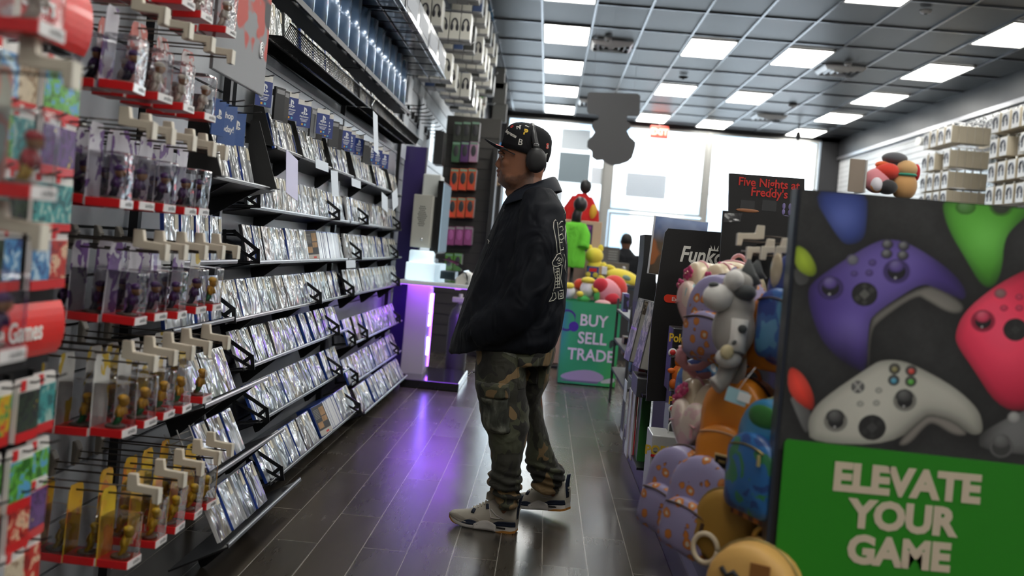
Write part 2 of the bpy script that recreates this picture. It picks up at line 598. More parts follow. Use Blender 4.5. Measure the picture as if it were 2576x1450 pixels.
def pane(i, x0, x1, z0, z1, nm='window'):
    t = tag(thing('%s_%d' % (nm, i), None, None, ((x0 + x1) / 2, NY, z0)), kind='structure')
    w = x1 - x0; h = z1 - z0; f = 0.045
    fr = MB()
    for sx in (-1, 1): fr.box((sx * (w / 2 - f / 2), 0, h / 2), (f, 0.07, h))
    for z in (f / 2, h - f / 2): fr.box((0, 0, z), (w - 2 * f, 0.07, f))
    fr.build('window_frame', FR, t)
    MB().box((0, 0, h / 2), (w - 2 * f, 0.008, h - 2 * f)).build('pane', GLASS, t)
    return t


pane(1, -1.05, 1.05, 0.35, 4.02)
pane(2, 1.20, 3.12, 2.24, 4.02)
pane(3, 2.36, 3.12, 0.1, 2.20)
pane(4, 3.20, 5.42, 0.35, 4.02)
d1 = pane(1, 1.22, 2.32, 0.02, 2.20, 'door')
MB().tube([(0.42, -0.05, 0.85), (0.42, -0.09, 0.9), (0.42, -0.09, 1.25), (0.42, -0.05, 1.3)], 0.013, 8).build('door_handle', STEEL, d1)
b = MB().box((1.125, NY, 2.0), (0.15, 0.12, 4.04)); b.box((3.16, NY, 2.0), (0.08, 0.12, 4.04))
struct('trim_3', b, FR)
b = MB().box((0.0, NY, 0.18), (2.1, 0.12, 0.36)); b.box((4.31, NY, 0.18), (2.22, 0.12, 0.36))
struct('baseboard_front', b, FR)

# ---- street outside
b = MB().box((2, 36, -0.12), (60, 30, 0.1)); struct('ground_street', b, paint_mat('pavement', (0.35, 0.35, 0.36), 0.7, 0.1, 2))
bd = thing('building', 'pale sunlit building across the street seen through the shop windows', 'building', (2, 40, 0))
w = MB().box((0, 3, 8), (44, 6, 16)); w.box((0, -0.15, 4.4), (44, 0.3, 0.5)); w.build('wall', paint_mat('pale_render', (0.8, 0.8, 0.78), 0.8, 0.05), bd)
for i in range(9):
    for zf in (1.6, 6.6, 10.6):
        m = MB().box((-18 + i * 4.5, -0.08, zf + 0.8), (2.6, 0.16, 2.6)); wn = m.build('window', pm((0.62, 0.63, 0.64), 0.5), bd)
        MB().box((-18 + i * 4.5, -0.18, zf + 0.8), (2.3, 0.02, 2.3)).build('pane', pm((0.25, 0.33, 0.40), 0.1), wn)
aw = thing('awning', 'red shop awning across the street behind the right window', 'awning', (8.0, 38.75, 3.2))
MB().prism([(0, 0), (1.0, 0), (1.0, 0.9)], 5.0, 0, Matrix(((0, 0, 1, 0), (1, 0, 0, 0), (0, 1, 0, 0), (0, 0, 0, 1)))).build('canopy', pm((0.6, 0.05, 0.04), 0.6), aw)
MB().box((2.5, 0.0, -0.1), (5.0, 0.02, 0.25)).build('valance', pm((0.7, 0.3, 0.28), 0.6), aw)

# ---- ceiling panel lights; the unseen ones behind the camera are added to brighten the foreground
EMIT = pm((0.9, 0.9, 0.9), 0.5, emis=(1.0, 0.985, 0.93), es=LAMP, name='lit_diffuser')
proto_light = None
rows = (('leftmost', 0.01, [12.4 + 2.25 * k for k in range(3, -8, -1)]),
        ('second from left', 1.87, [19.3, 15.9, 12.55, 9.15, 5.75, 2.4, -1.0, -4.4]),
        ('third from left', 3.11, [19.45, 16.05, 12.65, 9.25, 5.85, 2.5, -0.9, -4.3]),
        ('rightmost', 4.97, [19.6, 17.4, 15.2, 12.9, 10.6, 8.35, 6.1, 3.8, 1.6, -0.65, -2.9, -5.1]))
for rn, x, ys in rows:
    for i, y in enumerate(ys):
        lab = 'lit ceiling panel light, %s from the shop window in the %s row' % (ORD[i], rn)
        loc = (x, y + 0.5625, HZ)
        if proto_light is None:
            proto_light = thing('ceiling_light', lab, 'ceiling light', loc, 0, 'panel lights in the black ceiling')
            fr = MB()
            for sx in (-1, 1): fr.box((sx * 0.293, 0, -0.004), (0.024, 1.11, 0.022))
            for sy in (-1, 1): fr.box((0, sy * 0.543, -0.004), (0.562, 0.024, 0.022))
            fr.build('frame', pm((0.6, 0.6, 0.58), 0.4), proto_light)
            MB().box((0, 0, -0.004), (0.562, 1.062, 0.008)).build('diffuser', EMIT, proto_light)
        else:
            copy_tree(proto_light, loc, None, lab)

# ---- vents, detectors
proto = None
for (x, y, lab) in ((0.62, 13.35, 'silver louvred ceiling vent left of the hanging cutout sign'), (3.78, 13.75, 'silver louvred ceiling vent between the two right rows of lights'),
                    (3.85, 18.45, 'silver ceiling vent furthest back near the shop window'), (0.62, 18.4, 'silver ceiling vent partly behind the hanging cutout sign')):
    if proto is None:
        proto = thing('ceiling_vent', lab, 'vent', (x, y, HZ - 0.012), 0, 'louvred ceiling vents')
        for i, s in enumerate((0.56, 0.42, 0.28, 0.14)):
            m = MB(); a = s / 2; c = a - 0.045
            for q in range(4):
                M = Matrix.Rotation(q * PI / 2, 4, 'Z')
                m.add([(-a, -a, 0), (a, -a, 0), (c, -c, -0.05), (-c, -c, -0.05), (-a, -a, 0.012), (a, -a, 0.012), (c, -c, -0.038), (-c, -c, -0.038)],
                      [(0, 1, 2, 3), (7, 6, 5, 4), (0, 3, 7, 4), (1, 5, 6, 2), (3, 2, 6, 7), (0, 4, 5, 1)], 0, False, M)
            m.build('louvre' if i else 'frame', pm((0.80, 0.81, 0.83), 0.3, 0.25), proto)
    else:
        copy_tree(proto, (x, y, HZ - 0.012), None, lab)
for i, (x, y, r, c, lab) in enumerate(((1.83, 15.15, 0.07, (0.02, 0.02, 0.02), 'dark round smoke detector beside the second row of ceiling lights'),
                                       (0.55, 12.9, 0.05, (0.5, 0.5, 0.5), 'small pale ceiling disc above the left vent'),
                                       (3.68, 10.4, 0.06, (0.45, 0.44, 0.43), 'small pale ceiling disc nearest the camera on the right'),
                                       (3.74, 13.25, 0.05, (0.5, 0.5, 0.5), 'small pale ceiling disc just before the right vent'),
                                       (3.91, 16.9, 0.07, (0.6, 0.6, 0.6), 'white round detector between the right vents'))):
    t = thing('smoke_detector', lab, 'smoke detector', (x, y, HZ - 0.012))
    MB().lathe([(r, 0), (r, -0.02), (r * .8, -0.035), (0.001, -0.04)], 20).build('body', pm(c, 0.4), t)
    MB().lathe([(r * .25, -0.038), (r * .25, -0.05), (0.001, -0.052)], 12).build('sensor', pm((0.1, 0.1, 0.1), 0.4), t)
t = thing('security_camera', 'small black camera hanging on a stem from the ceiling by the right windows', 'camera', (4.55, 19.0, HZ))
MB().tube([(0, 0, 0), (0, 0, -0.16)], 0.012).build('stem', BLACK, t)
MB().ell((0, 0, -0.24), (0.05, 0.06, 0.09)).build('body', BLACK, t)

# exit sign
t = thing('exit_sign', 'red lit exit sign hanging from the ceiling in front of the door window', 'exit sign', at(1657, 348, Y=20.0), 0)
MB().box((0, 0, 0.12), (0.36, 0.05, 0.25)).build('housing', pm((0.55, 0.08, 0.06), 0.4, emis=(1, 0.12, 0.08), es=0.5), t, 0.006)
m = MB().merge(text_mb('EXIT', 0.17, 0.004, 0.002), facing((0, -0.027, 0.12), (0, -1, 0)))
m.build('lettering', pm((0.9, 0.5, 0.4), 0.4, emis=(1, 0.5, 0.35), es=2.0), t)
MB().tube([(0, 0, 0.245), (0, 0, HZ - t.location.z)], 0.012).build('stem', GREYM, t)

# posters on the glass
for (x0, z0, x1, z1, c, lab) in ((0.09, 2.74, 0.74, 3.36, (0.36, 0.42, 0.45), 'grey square poster back stuck on the left shop window'),
                                 (0.10, 3.42, 0.70, 3.85, (0.75, 0.78, 0.8), 'white poster stuck high on the left shop window'),
                                 (-0.05, 2.0, 0.22, 2.6, (0.8, 0.82, 0.84), 'white notice low on the left shop window behind the cap'),
                                 (1.52, 2.55, 2.35, 3.05, (0.72, 0.76, 0.8), 'pale sticker sheet on the glass above the door'),
                                 (0.78, 2.75, 1.02, 3.1, (0.85, 0.86, 0.88), 'small white notice beside the grey mullion')):
    m = MB().box((0, 0, 0), (x1 - x0, 0.003, z1 - z0))
    kp = NT('backlit_paper'); tl = kp.n('ShaderNodeBsdfTranslucent', ins={0: (*[min(1, q * 1.0) for q in c], 1)}); kd = kp.n('ShaderNodeBsdfDiffuse', ins={0: (*c, 1)}); ms = kp.n('ShaderNodeMixShader', ins={0: .35}); kp.l(tl.outputs[0], ms.inputs[2]); kp.l(kd.outputs[0], ms.inputs[1]); kp.l(ms.outputs[0], kp.out.inputs[0])
    tag(m.build('poster', kp.m, None, loc=((x0 + x1) / 2, NY - 0.008, (z0 + z1) / 2)), lab, 'poster')
# ------------------------------------------------------------------ shared print materials
def art_mat(name, stops, sc=38.0, rough=0.4, coat=0.3, stretch=(1, 1, 1), distort=0.6):
    k = NT(name)
    nz = k.n('ShaderNodeTexNoise', ins={'Vector': k.coord('Object', stretch, rnd=True), 'Scale': sc, 'Detail': 2.5, 'Distortion': distort})
    n = len(stops)
    k.l(k.ramp(nz.outputs[0], [(0.30 + 0.40 * i / max(n - 1, 1), c) for i, c in enumerate(stops)], 'B_SPLINE' if False else 'CONSTANT'), k.b.inputs['Base Color'])
    k.b.inputs['Roughness'].default_value = rough; k.b.inputs['Coat Weight'].default_value = coat
    return k.m


ARTS = [art_mat('cover_art_teal', [(0.02, 0.12, 0.13), (0.05, 0.28, 0.28), (0.35, 0.5, 0.45), (0.5, 0.2, 0.08)]),
        art_mat('cover_art_red', [(0.25, 0.01, 0.01), (0.5, 0.03, 0.02), (0.7, 0.45, 0.3), (0.08, 0.05, 0.05)]),
        art_mat('cover_art_blue', [(0.02, 0.06, 0.2), (0.08, 0.25, 0.5), (0.45, 0.6, 0.7), (0.1, 0.2, 0.05)]),
        art_mat('cover_art_green', [(0.03, 0.15, 0.02), (0.12, 0.4, 0.05), (0.1, 0.35, 0.6), (0.6, 0.45, 0.05)]),
        art_mat('cover_art_dark', [(0.01, 0.012, 0.012), (0.03, 0.05, 0.03), (0.02, 0.02, 0.03), (0.5, 0.4, 0.08)]),
        art_mat('cover_art_purple', [(0.04, 0.01, 0.08), (0.12, 0.04, 0.2), (0.06, 0.02, 0.12), (0.65, 0.5, 0.1)]),
        art_mat('cover_art_cream', [(0.55, 0.46, 0.33), (0.6, 0.5, 0.36), (0.3, 0.2, 0.12), (0.62, 0.55, 0.42)]),
        art_mat('cover_art_rainbow', [(0.6, 0.05, 0.04), (0.6, 0.4, 0.02), (0.05, 0.3, 0.1), (0.1, 0.02, 0.3)])]
ARTN = ['teal', 'red', 'blue', 'green', 'black', 'purple', 'cream', 'rainbow']

# ------------------------------------------------------------------ near left rack of carded games
RX = -1.09
t = thing('display_rack', 'black metal display rack with red headers at the left edge', 'rack', (RX, 0, 0))
MB().box((-0.15, 1.72, 1.3), (0.28, 0.94, 2.6)).build('back_panel', pm((0.014, 0.014, 0.016), 0.4), t)
m = MB()
for z in (1.60, 1.405, 1.28, 1.16, 1.05, 0.915, 0.755, 0.60, 0.46):
    m.box((-0.003, 1.72, z), (0.016, 0.93, 0.03))
m.build('rail', BLACKM, t)
MB().box((0.02, 1.72, 0.05), (0.3, 0.94, 0.1)).build('base', BLACK, t)


def header(name, z0, z1, y0, y1, txt, lab):
    o = thing(name, lab, 'sign', (RX + 0.02, (y0 + y1) / 2, z0))
    h = z1 - z0; pr = []
    for i in range(9):
        f = i / 8; pr.append((0.014 * math.sin(PI * f) ** 0.7 + 0.004, f * h))
    poly = pr + [(x - 0.006, z) for x, z in pr[::-1]]
    MB().prism(poly, y1 - y0, 0, Matrix(((1, 0, 0, 0), (0, 0, -1, (y1 - y0) / 2), (0, 1, 0, 0), (0, 0, 0, 1)))).build('panel', pm((0.72, 0.02, 0.015), 0.4, coat=0.2), o)
    MB().merge(text_mb(txt, 0.058, 0.0012, 0.0006, xs=0.84), facing((0.0195, 0.0, h * 0.5), (1, 0, 0))).build('lettering', pm((0.85, 0.82, 0.78), 0.5), o)
    return o


header('header_sign', 0.925, 1.04, 1.62, 2.18, 'Must Have Games', 'red header sign reading Must Have Games at the left edge')
header('header_sign', 1.585, 1.715, 1.62, 2.19, 'Best Sellers', 'red header sign reading Sellers at the top left')

cardp = {}


def make_card(kind):
    """hanging game card: white header with hole tab, artwork, red foot"""
    t = thing('game_card', '', 'game card')
    w, h = 0.084, 0.13
    MB().prism([(-w / 2, 0), (w / 2, 0), (w / 2, h - .012), (w / 2 - .006, h), (-w / 2 + .006, h), (-w / 2, h - .012)], 0.012, 0,
               Matrix(((0, 0, -1, 0), (1, 0, 0, 0), (0, 1, 0, 0), (0, 0, 0, 1)))).build('card', pm((0.78, 0.75, 0.72), 0.4, coat=0.4), t)
    MB().box((0.0012, 0, 0.0625), (0.0024, w * 0.96, 0.083)).build('artwork', ARTS[kind], t)
    MB().box((0.0014, 0, 0.010), (0.0028, w * 0.99, 0.020)).build('red_foot', RED, t)
    MB().box((0.0012, -w * .33, 0.118), (0.0022, 0.018, 0.022)).build('logo_patch', RED, t)
    return t


rowb = [('top', at(200, 318, X=-1.05).z), ('second', at(200, 452, X=-1.05).z), ('third', at(170, 588, X=-1.05).z), ('fourth', at(160, 725, X=-1.05).z),
        ('fifth', at(140, 1080, X=-1.05).z), ('sixth', at(135, 1238, X=-1.05).z), ('seventh', at(108, 1345, X=-1.05).z), ('eighth', at(100, 1485, X=-1.05).z)]
kinds = [[3, 3, 6, 2, 0], [5, 5, 0, 3, 1], [0, 0, 4, 0, 3], [1, 2, 2, 4, 6], [0, 4, 7, 1, 3], [3, 3, 3, 2, 1], [5, 1, 1, 4, 2], [1, 6, 2, 0, 5]]
hookp = None
for r, (rn, z) in enumerate(rowb):
    for c in range(5):
        y = 2.135 - c * 0.094 + random.uniform(-.004, .004); kd = kinds[r][c]
        lab = 'carded game with %s artwork, %s from the right, %s row of the black rack' % (ARTN[kd], ORD[c], rn)
        lab = lab.replace(' video', '')
        x = RX + 0.03 + (0.012 if c % 2 else 0.0)
        rot = (0, random.uniform(-.03, .03), random.uniform(-.06, .06))
        if kd not in cardp:
            o = cardp[kd] = make_card(kd); o.location = (x, y, z); o.rotation_euler = rot; o['label'] = lab; o['group'] = 'carded games on the black rack'
        else:
            copy_tree(cardp[kd], (x, y, z), rot, lab, 'carded games on the black rack')
        hl = 'short black hook holding a game card, %s from the right, %s row' % (ORD[c], rn)
        if hookp is None:
            hookp = thing('peg_hook', hl, 'hook', (RX, y, z + 0.119), 0, 'short black hooks on the rack')
            MB().tube([(-0.01, 0, 0), (0.055, 0, 0.004), (0.072, 0, 0.012)], 0.0026, 6).build('prong', WIRE, hookp)
            MB().box((-0.004, 0, 0.0), (0.012, 0.014, 0.03)).build('clip', BLACK, hookp)
        else:
            copy_tree(hookp, (RX, y, z + 0.119), None, hl)

# ------------------------------------------------------------------ figure boxes on the slatwall
PURP = pm((0.07, 0.02, 0.12), 0.35); SKIN = pm((0.45, 0.22, 0.10), 0.5); CREAM = pm((0.66, 0.60, 0.50), 0.4)
YEL = pm((0.72, 0.46, 0.03), 0.4); YEL2 = pm((0.75, 0.40, 0.04), 0.4); GRN = pm((0.03, 0.22, 0.08), 0.4); NAVY = pm((0.02, 0.02, 0.04), 0.4)
FIG = {'purple': (PURP, SKIN, NAVY), 'cream': (CREAM, SKIN, CREAM), 'gold': (YEL2, YEL2, GRN), 'yellow': (YEL, YEL, YEL), 'red': (pm((0.5, 0.03, 0.04), 0.4), SKIN, pm((0.6, 0.4, 0.05), 0.4))}
CARDM = {'purple': art_mat('violet_card', [(0.60, 0.57, 0.64), (0.62, 0.60, 0.66), (0.16, 0.07, 0.26), (0.36, 0.26, 0.46)], 18),
         'cream': art_mat('rose_card', [(0.66, 0.58, 0.58), (0.62, 0.20, 0.18), (0.7, 0.6, 0.6), (0.62, 0.58, 0.56)], 14),
         'gold': art_mat('pale_card', [(0.64, 0.64, 0.62), (0.66, 0.66, 0.64), (0.60, 0.42, 0.05), (0.5, 0.56, 0.54)], 12),
         'yellow': art_mat('yellow_card', [(0.74, 0.50, 0.03), (0.76, 0.44, 0.04), (0.70, 0.25, 0.05), (0.74, 0.55, 0.06)], 8),
         'red': art_mat('dim_card', [(0.35, 0.36, 0.3), (0.5, 0.2, 0.15), (0.3, 0.4, 0.36), (0.5, 0.35, 0.2)], 10)}
FIGBASE = pm((0.25, 0.2, 0.16), 0.25)


def make_figbox(kind):
    t = thing('figure_box', '', 'toy box')
    D, Wd = 0.086, 0.084
    MB().prism([(-Wd / 2, 0), (Wd / 2, 0), (Wd / 2, .19), (Wd / 2 - .012, .208), (-Wd / 2 + .012, .208), (-Wd / 2, .19)], 0.0015, 0,
               Matrix(((0, 0, -1, -D), (1, 0, 0, 0), (0, 1, 0, 0), (0, 0, 0, 1)))).build('backing_card', CARDM[kind], t)
    m = MB(); x0, x1, y, z0, z1 = -D + .002, -0.001, Wd / 2 - .002, .022, .138
    r = 0.006; ring = []
    for zz, ins in ((z0, 0), (z1 - r, 0), (z1 - r * .3, r * .3), (z1, r)):
        ring.append([(x0, -y, zz), (x1 - r, -y + ins, zz), (x1 - r * .3 - ins * .5, -y + r * .3 + ins, zz), (x1 - ins, -y + r + ins, zz), (x1 - ins, y - r - ins, zz),
                     (x1 - r * .3 - ins * .5, y - r * .3 - ins, zz), (x1 - r, y - ins, zz), (x0, y, zz)])
    m.loft(ring, 0, False, False, closed=False)
    n = len(m.v); m.f.append([n - 8 + i for i in range(8)]); m.m.append(0); m.s.append(False)
    m.build('blister', CLEAR, t)
    MB().box((-D / 2, 0, .011), (D, Wd, .022)).build('base', RED, t, 0.002)
    lb = MB().box((0.0008, 0, .011), (0.0016, Wd * .94, .0205)).build('base_label', pm((0.74, 0.72, 0.72), 0.35, coat=0.4), t)
    MB().merge(text_mb('amiibo', 0.016, 0.0003, 0), facing((0.002, 0.012, 0.0115), (1, 0, 0))).build('lettering', pm((0.12, 0.12, 0.13), 0.5), lb)
    a, b_, c = FIG[kind]
    f = MB(); px, py = -0.040, 0.0
    lean = 0.10
    Mt = Matrix.Translation((px, py, .022)) @ Matrix.Rotation(0.25, 4, 'Y')
    f.lathe([(0.026, 0), (0.026, 0.004), (0.022, 0.006), (0.001, 0.0065)], 16, 3, Matrix.Translation((px, py, .022)))
    for s in (-1, 1):
        f.tube([(0, s * .009, .006), (0.004, s * .008, .022), (0, s * .006, .038)], [.006, .0065, .008], 8, 2, Mt)
        f.tube([(0, s * .010, .054), (0.004, s * .021, .046), (0.010, s * .020, .034)], [.0055, .005, .0055], 8, 0, Mt)
    f.tube([(0, 0, .030), (0.001, 0, .042), (0, 0, .058)], [.012, .014, .010], 10, 0, Mt)
    f.ell((0.003, 0, .070), (.014, .014, .014), 12, 8, 1, Mt)
    f.ell((-0.001, 0, .077), (.0155, .0155, .0105), 12, 8, 0, Mt)
    f.build('figurine', [a, b_, c, FIGBASE], t)
    return t


def make_hook(L=0.40):
    t = thing('display_hook', '', 'hook', (0, 0, 0), 0, 'long display hooks with beige label holders')
    m = MB().tube([(-L, 0, 0), (-.02, 0, 0), (0, 0, 0.006)], 0.0028, 6); m.tube([(-L, 0, 0.022), (-.05, 0, 0.022)], 0.0022, 6)
    m.build('rod', pm((0.10, 0.085, 0.07), 0.3, 0.8), t)
    c = MB().prism([(0, -.02), (.014, -.022), (.022, .03), (.012, .052), (0, .055)], 0.034, 0, Matrix(((1, 0, 0, -L), (0, 0, -1, .017), (0, 1, 0, 0), (0, 0, 0, 1))))
    c.build('wall_clip', pm((0.24, 0.225, 0.19), 0.35), t, 0.004)
    h = MB().prism([(-.085, .012), (-.085, .058), (-.06, .058), (-.055, .030), (-.012, .026), (.004, .026), (.004, -.018), (-.010, -.018), (-.014, .006), (-.06, .008)], 0.020, 0,
                   Matrix(((1, 0, 0, 0), (0, 0, -1, .010), (0, 1, 0, 0), (0, 0, 0, 1))))
    ho = h.build('label_holder', BEIGE, t, 0.002)
    MB().box((0.0056, 0, .003), (0.002, 0.030, .042)).build('price_label', pm((0.68, 0.64, 0.55), 0.5), ho)
    return t


hook0 = None
figp = {}
GRPF = 'clear boxed figures on the slatwall hooks'
figrows = [('top', 1.83, [2.73, 2.88, 3.10], ['cream', 'cream', 'cream'], -0.985),
           ('second', 1.548, [2.455, 2.625, 2.80, 2.98], ['purple', 'cream', 'cream', 'cream'], -1.0),
           ('third', 1.258, [2.44, 2.565, 2.72, 2.885, 2.995], ['purple'] * 5, -1.0),
           ('fourth', 0.955, [2.59, 2.727, 2.89, 3.047, 3.197], ['purple'] * 4 + ['gold'], -1.0),
           ('fifth', 0.662, [2.58, 2.72, 2.855, 3.0, 3.18], ['gold'] * 5, -1.0),
           ('lowest', 0.287, [2.69, 2.88, 3.03, 3.19, 3.32], ['yellow'] * 5, -1.0)]
for rn, z, ys, kd, tip in figrows:
    for i, y in enumerate(ys):
        for q in range(3 if i == 0 else 2):
            kind = kd[i]
            x = -1.05 - 0.089 * q - (0.0 if q == 0 else 0.004); zz = z + random.uniform(-.003, .003)
            lab = 'clear boxed %s figure, %s on the %s hook, %s row' % (kind, ('front', 'second', 'third')[q], ('nearest', 'second', 'third', 'fourth', 'farthest')[i], rn)
            rot = (0, random.uniform(-.02, .05), random.uniform(-.10, .06))
            if kind not in figp:
                o = figp[kind] = make_figbox(kind); o.location = (x, y, zz); o.rotation_euler = rot; o['label'] = lab; o['group'] = GRPF
            else:
                copy_tree(figp[kind], (x, y, zz), rot, lab, GRPF)
        lab = 'beige tipped display hook, %s on the %s row of boxed figures' % (('nearest', 'second', 'third', 'fourth', 'farthest')[i], rn)
        if hook0 is None:
            hook0 = make_hook(); hook0.location = (tip, y, z + 0.194); hook0['label'] = lab
        else:
            copy_tree(hook0, (tip, y, z + 0.194), None, lab)
# blurred boxes at the very left edge, hanging forward of the rack
for (px, py, kind, rn) in ((160, 112, 'cream', 'highest'), (140, 508, 'red', 'middle'), (62, 905, 'purple', 'lowest')):
    p = at(px, py, Y=1.56)
    lab = 'blurred clear boxed figure at the left picture edge, %s of the three' % rn
    if kind not in figp:
        o = figp[kind] = make_figbox(kind); o.location = (p.x, 1.52, p.z); o['label'] = lab; o['group'] = 'boxed figures at the left edge'
    else:
        copy_tree(figp[kind], (p.x, 1.52, p.z), (0, 0, 0), lab, 'boxed figures at the left edge')
    copy_tree(hook0, (p.x + 0.03, 1.52, p.z + 0.194), None, 'blurred display hook at the left picture edge, %s of the three' % rn)
p = at(45, 240, Y=1.62)
copy_tree(hook0, (p.x + 0.0, 1.58, p.z - 0.06 + .194), None, 'blurred display hook at the left edge just below the topmost box')
copy_tree(figp['gold'], (p.x - 0.03, 1.58, p.z - 0.06), (0, 0, 0), 'blurred clear boxed gold figure hanging at the left edge below the topmost one', 'boxed figures at the left edge')

# hanging poster between the figures and the games
t = thing('poster', 'grey and red game poster hanging high between the figures and the games', 'poster', (-1.12, 3.45, 1.735))
MB().box((-0.006, 0, 0.36), (0.008, 0.58, 0.72)).build('board', GREYM, t)


def poster_art(u, v):
    o = np.zeros(u.shape + (3,)); g = np.clip(0.12 + 0.40 * (1 - v), 0, 1)[..., None]
    o[...] = np.array([0.11, 0.115, 0.13]) + g * 0.28
    v = np.clip(v * 1.9, 0, 1.6); n = vnoise(u, v, 5, 3) * .6 + vnoise(u, v, 13, 4) * .4
    a = np.clip((n * (0.35 + v) - 0.42) * 9, 0, 1)[..., None]
    o = o * (1 - a) + np.array([0.45, 0.05, 0.035]) * a
    a = np.clip((vnoise(u, v, 4, 9) * (0.2 + v * 1.1) - 0.52) * 10, 0, 1)[..., None]
    return o * (1 - a) + np.array([0.02, 0.02, 0.025]) * a


printed('artwork', 0.575, 0.715, 120, 150, poster_art, t, facing((0.0, 0, 0.36), (1, 0, 0)), PRINTM)
m = MB()
for i, r in enumerate((0.028, 0.019, 0.010)):
    m.tube([(0.002, r * math.cos(a) * .8, r * math.sin(a)) for a in np.linspace(0.6 * i, 0.6 * i + 5.2, 22)], 0.003, 6, 0, Matrix.Translation((0, 0.21, 0.16)), True)
m.build('swirl_logo', pm((0.8, 0.8, 0.82), 0.4), t)
# ------------------------------------------------------------------ game wall
def sleeve_mat(name, stops, sc):
    """printed cover behind crinkled shiny plastic"""
    k = NT(name)
    nz = k.n('ShaderNodeTexNoise', ins={'Vector': k.coord('Object', rnd=True), 'Scale': sc, 'Detail': 2.0, 'Distortion': 0.8})
    oi = k.n('ShaderNodeObjectInfo')
    mr = k.n('ShaderNodeMapRange', ins={'Value': oi.outputs['Random'], 3: 0.35, 4: 1.05})
    mx = k.n('ShaderNodeVectorMath', operation='SCALE'); k.l(k.ramp(nz.outputs[0], [(0.28 + 0.44 * i / (len(stops) - 1), c) for i, c in enumerate(stops)]), mx.inputs[0]); k.l(mr.outputs[0], mx.inputs['Scale'])
    k.l(mx.outputs[0], k.b.inputs['Base Color'])
    cr = k.n('ShaderNodeTexNoise', ins={'Vector': k.coord('Object', (1, 1.5, 0.8), rnd=True), 'Scale': 13.0, 'Detail': 1.0, 'Distortion': 0.5})
    nn = k.bump(cr.outputs[0], 1.0, 0.035)
    k.b.inputs['Roughness'].default_value = 0.30
    k.b.inputs['Specular IOR Level'].default_value = 0.9
    k.b.inputs['Coat Weight'].default_value = 1.0; k.b.inputs['Coat Roughness'].default_value = 0.07; k.b.inputs['Coat IOR'].default_value = 2.6
    k.l(nn, k.b.inputs['Coat Normal']); k.l(nn, k.b.inputs['Normal'])
    return k.m


SLV = [sleeve_mat('silver_sleeve', [(0.40, 0.42, 0.44), (0.62, 0.64, 0.66), (0.28, 0.32, 0.36)], 9),
       sleeve_mat('pale_blue_sleeve', [(0.25, 0.38, 0.48), (0.58, 0.64, 0.66), (0.12, 0.16, 0.2)], 11),
       sleeve_mat('rosy_sleeve', [(0.40, 0.20, 0.18), (0.62, 0.56, 0.54), (0.30, 0.30, 0.34)], 12),
       sleeve_mat('dark_sleeve', [(0.06, 0.06, 0.07), (0.30, 0.31, 0.32), (0.50, 0.5, 0.5)], 10),
       sleeve_mat('warm_sleeve', [(0.35, 0.26, 0.14), (0.56, 0.52, 0.44), (0.10, 0.09, 0.08)], 10),
       sleeve_mat('green_sleeve', [(0.10, 0.22, 0.18), (0.50, 0.56, 0.52), (0.25, 0.3, 0.28)], 10)]
SLVN = ['silver', 'pale blue', 'rosy', 'dark', 'tan', 'greenish']
CASEB = pm((0.02, 0.06, 0.32), 0.3, coat=0.5); CASEW = pm((0.62, 0.62, 0.62), 0.35); CASEK = pm((0.05, 0.05, 0.055), 0.3)
STICK = pm((0.62, 0.57, 0.45), 0.6)


def make_case(i):
    t = thing('game_case', '', 'game case')
    w, h, d = 0.135, 0.172, 0.014
    MB().box((-d / 2, 0, h / 2), (d, w, h)).build('case', (CASEB, CASEW, CASEK)[i % 3], t, 0.002)
    # slightly bowed cover sleeve
    m = MB(); rings = []
    for a in range(6):
        zz = 0.002 + (h - .004) * a / 5
        rings.append([(0.0008 + 0.0035 * math.sin(PI * a / 5) * math.sin(PI * j / 5) , -w / 2 + .001 + (w - .002) * j / 5, zz) for j in range(6)])
    m.loft(rings, 0, True, False, closed=False); m.build('sleeve', SLV[i], t)
    MB().box((0.0035, w * .28, h - .035), (0.0016, .030, .048)).build('price_sticker', STICK, t)
    return t


casep = [None] * 6


def put_case(M, lab, grp, i=None):
    i = random.choice((0, 0, 0, 1, 1, 2, 3, 4, 5)) if i is None else i
    lab = lab.replace('$', SLVN[i])
    if casep[i] is None:
        casep[i] = make_case(i); casep[i]['label'] = lab; casep[i]['group'] = grp; o = casep[i]
        o.location = M.to_translation(); o.rotation_euler = M.to_euler()
    else:
        copy_tree(casep[i], M.to_translation(), M.to_euler(), lab, grp)


def tilt(x, y, z, th):
    return Matrix.Translation((x, y, z)) @ Matrix.Rotation(-R(th), 4, 'Y')


LIP = pm((0.62, 0.64, 0.66), 0.25, 0.4)


def make_shelf(name, lab, x, y0, y1, z, th, depth=0.17, brackets=True, lip=True):
    t = thing(name, lab, 'shelf', (x, (y0 + y1) / 2, z), (0, -R(th), 0), 'black shelves on the game wall')
    L = y1 - y0
    MB().box((-depth / 2, 0, -.006), (depth, L, .006)).build('deck', BLACKM, t)
    m = MB(); m.box((0.0, 0, 0.001), (0.004, L, .014)); m.build('front_lip', BLACKM, t)
    if lip: MB().box((0.003, 0, 0.003), (0.003, L * .985, .0045)).build('label_strip', LIP, t)
    n = max(2, int(L / 0.75))
    for i in range(n):
        y = -L / 2 + L * (i + .5) / n
        MB().prism([(0, -.004), (-depth, -.004), (-depth, -.07), (-depth + .02, -.07)], .006, 0, Matrix(((1, 0, 0, 0), (0, 0, -1, y), (0, 1, 0, -.005), (0, 0, 0, 1)))).build('bracket', BLACKM, t)
    return t


divp = None


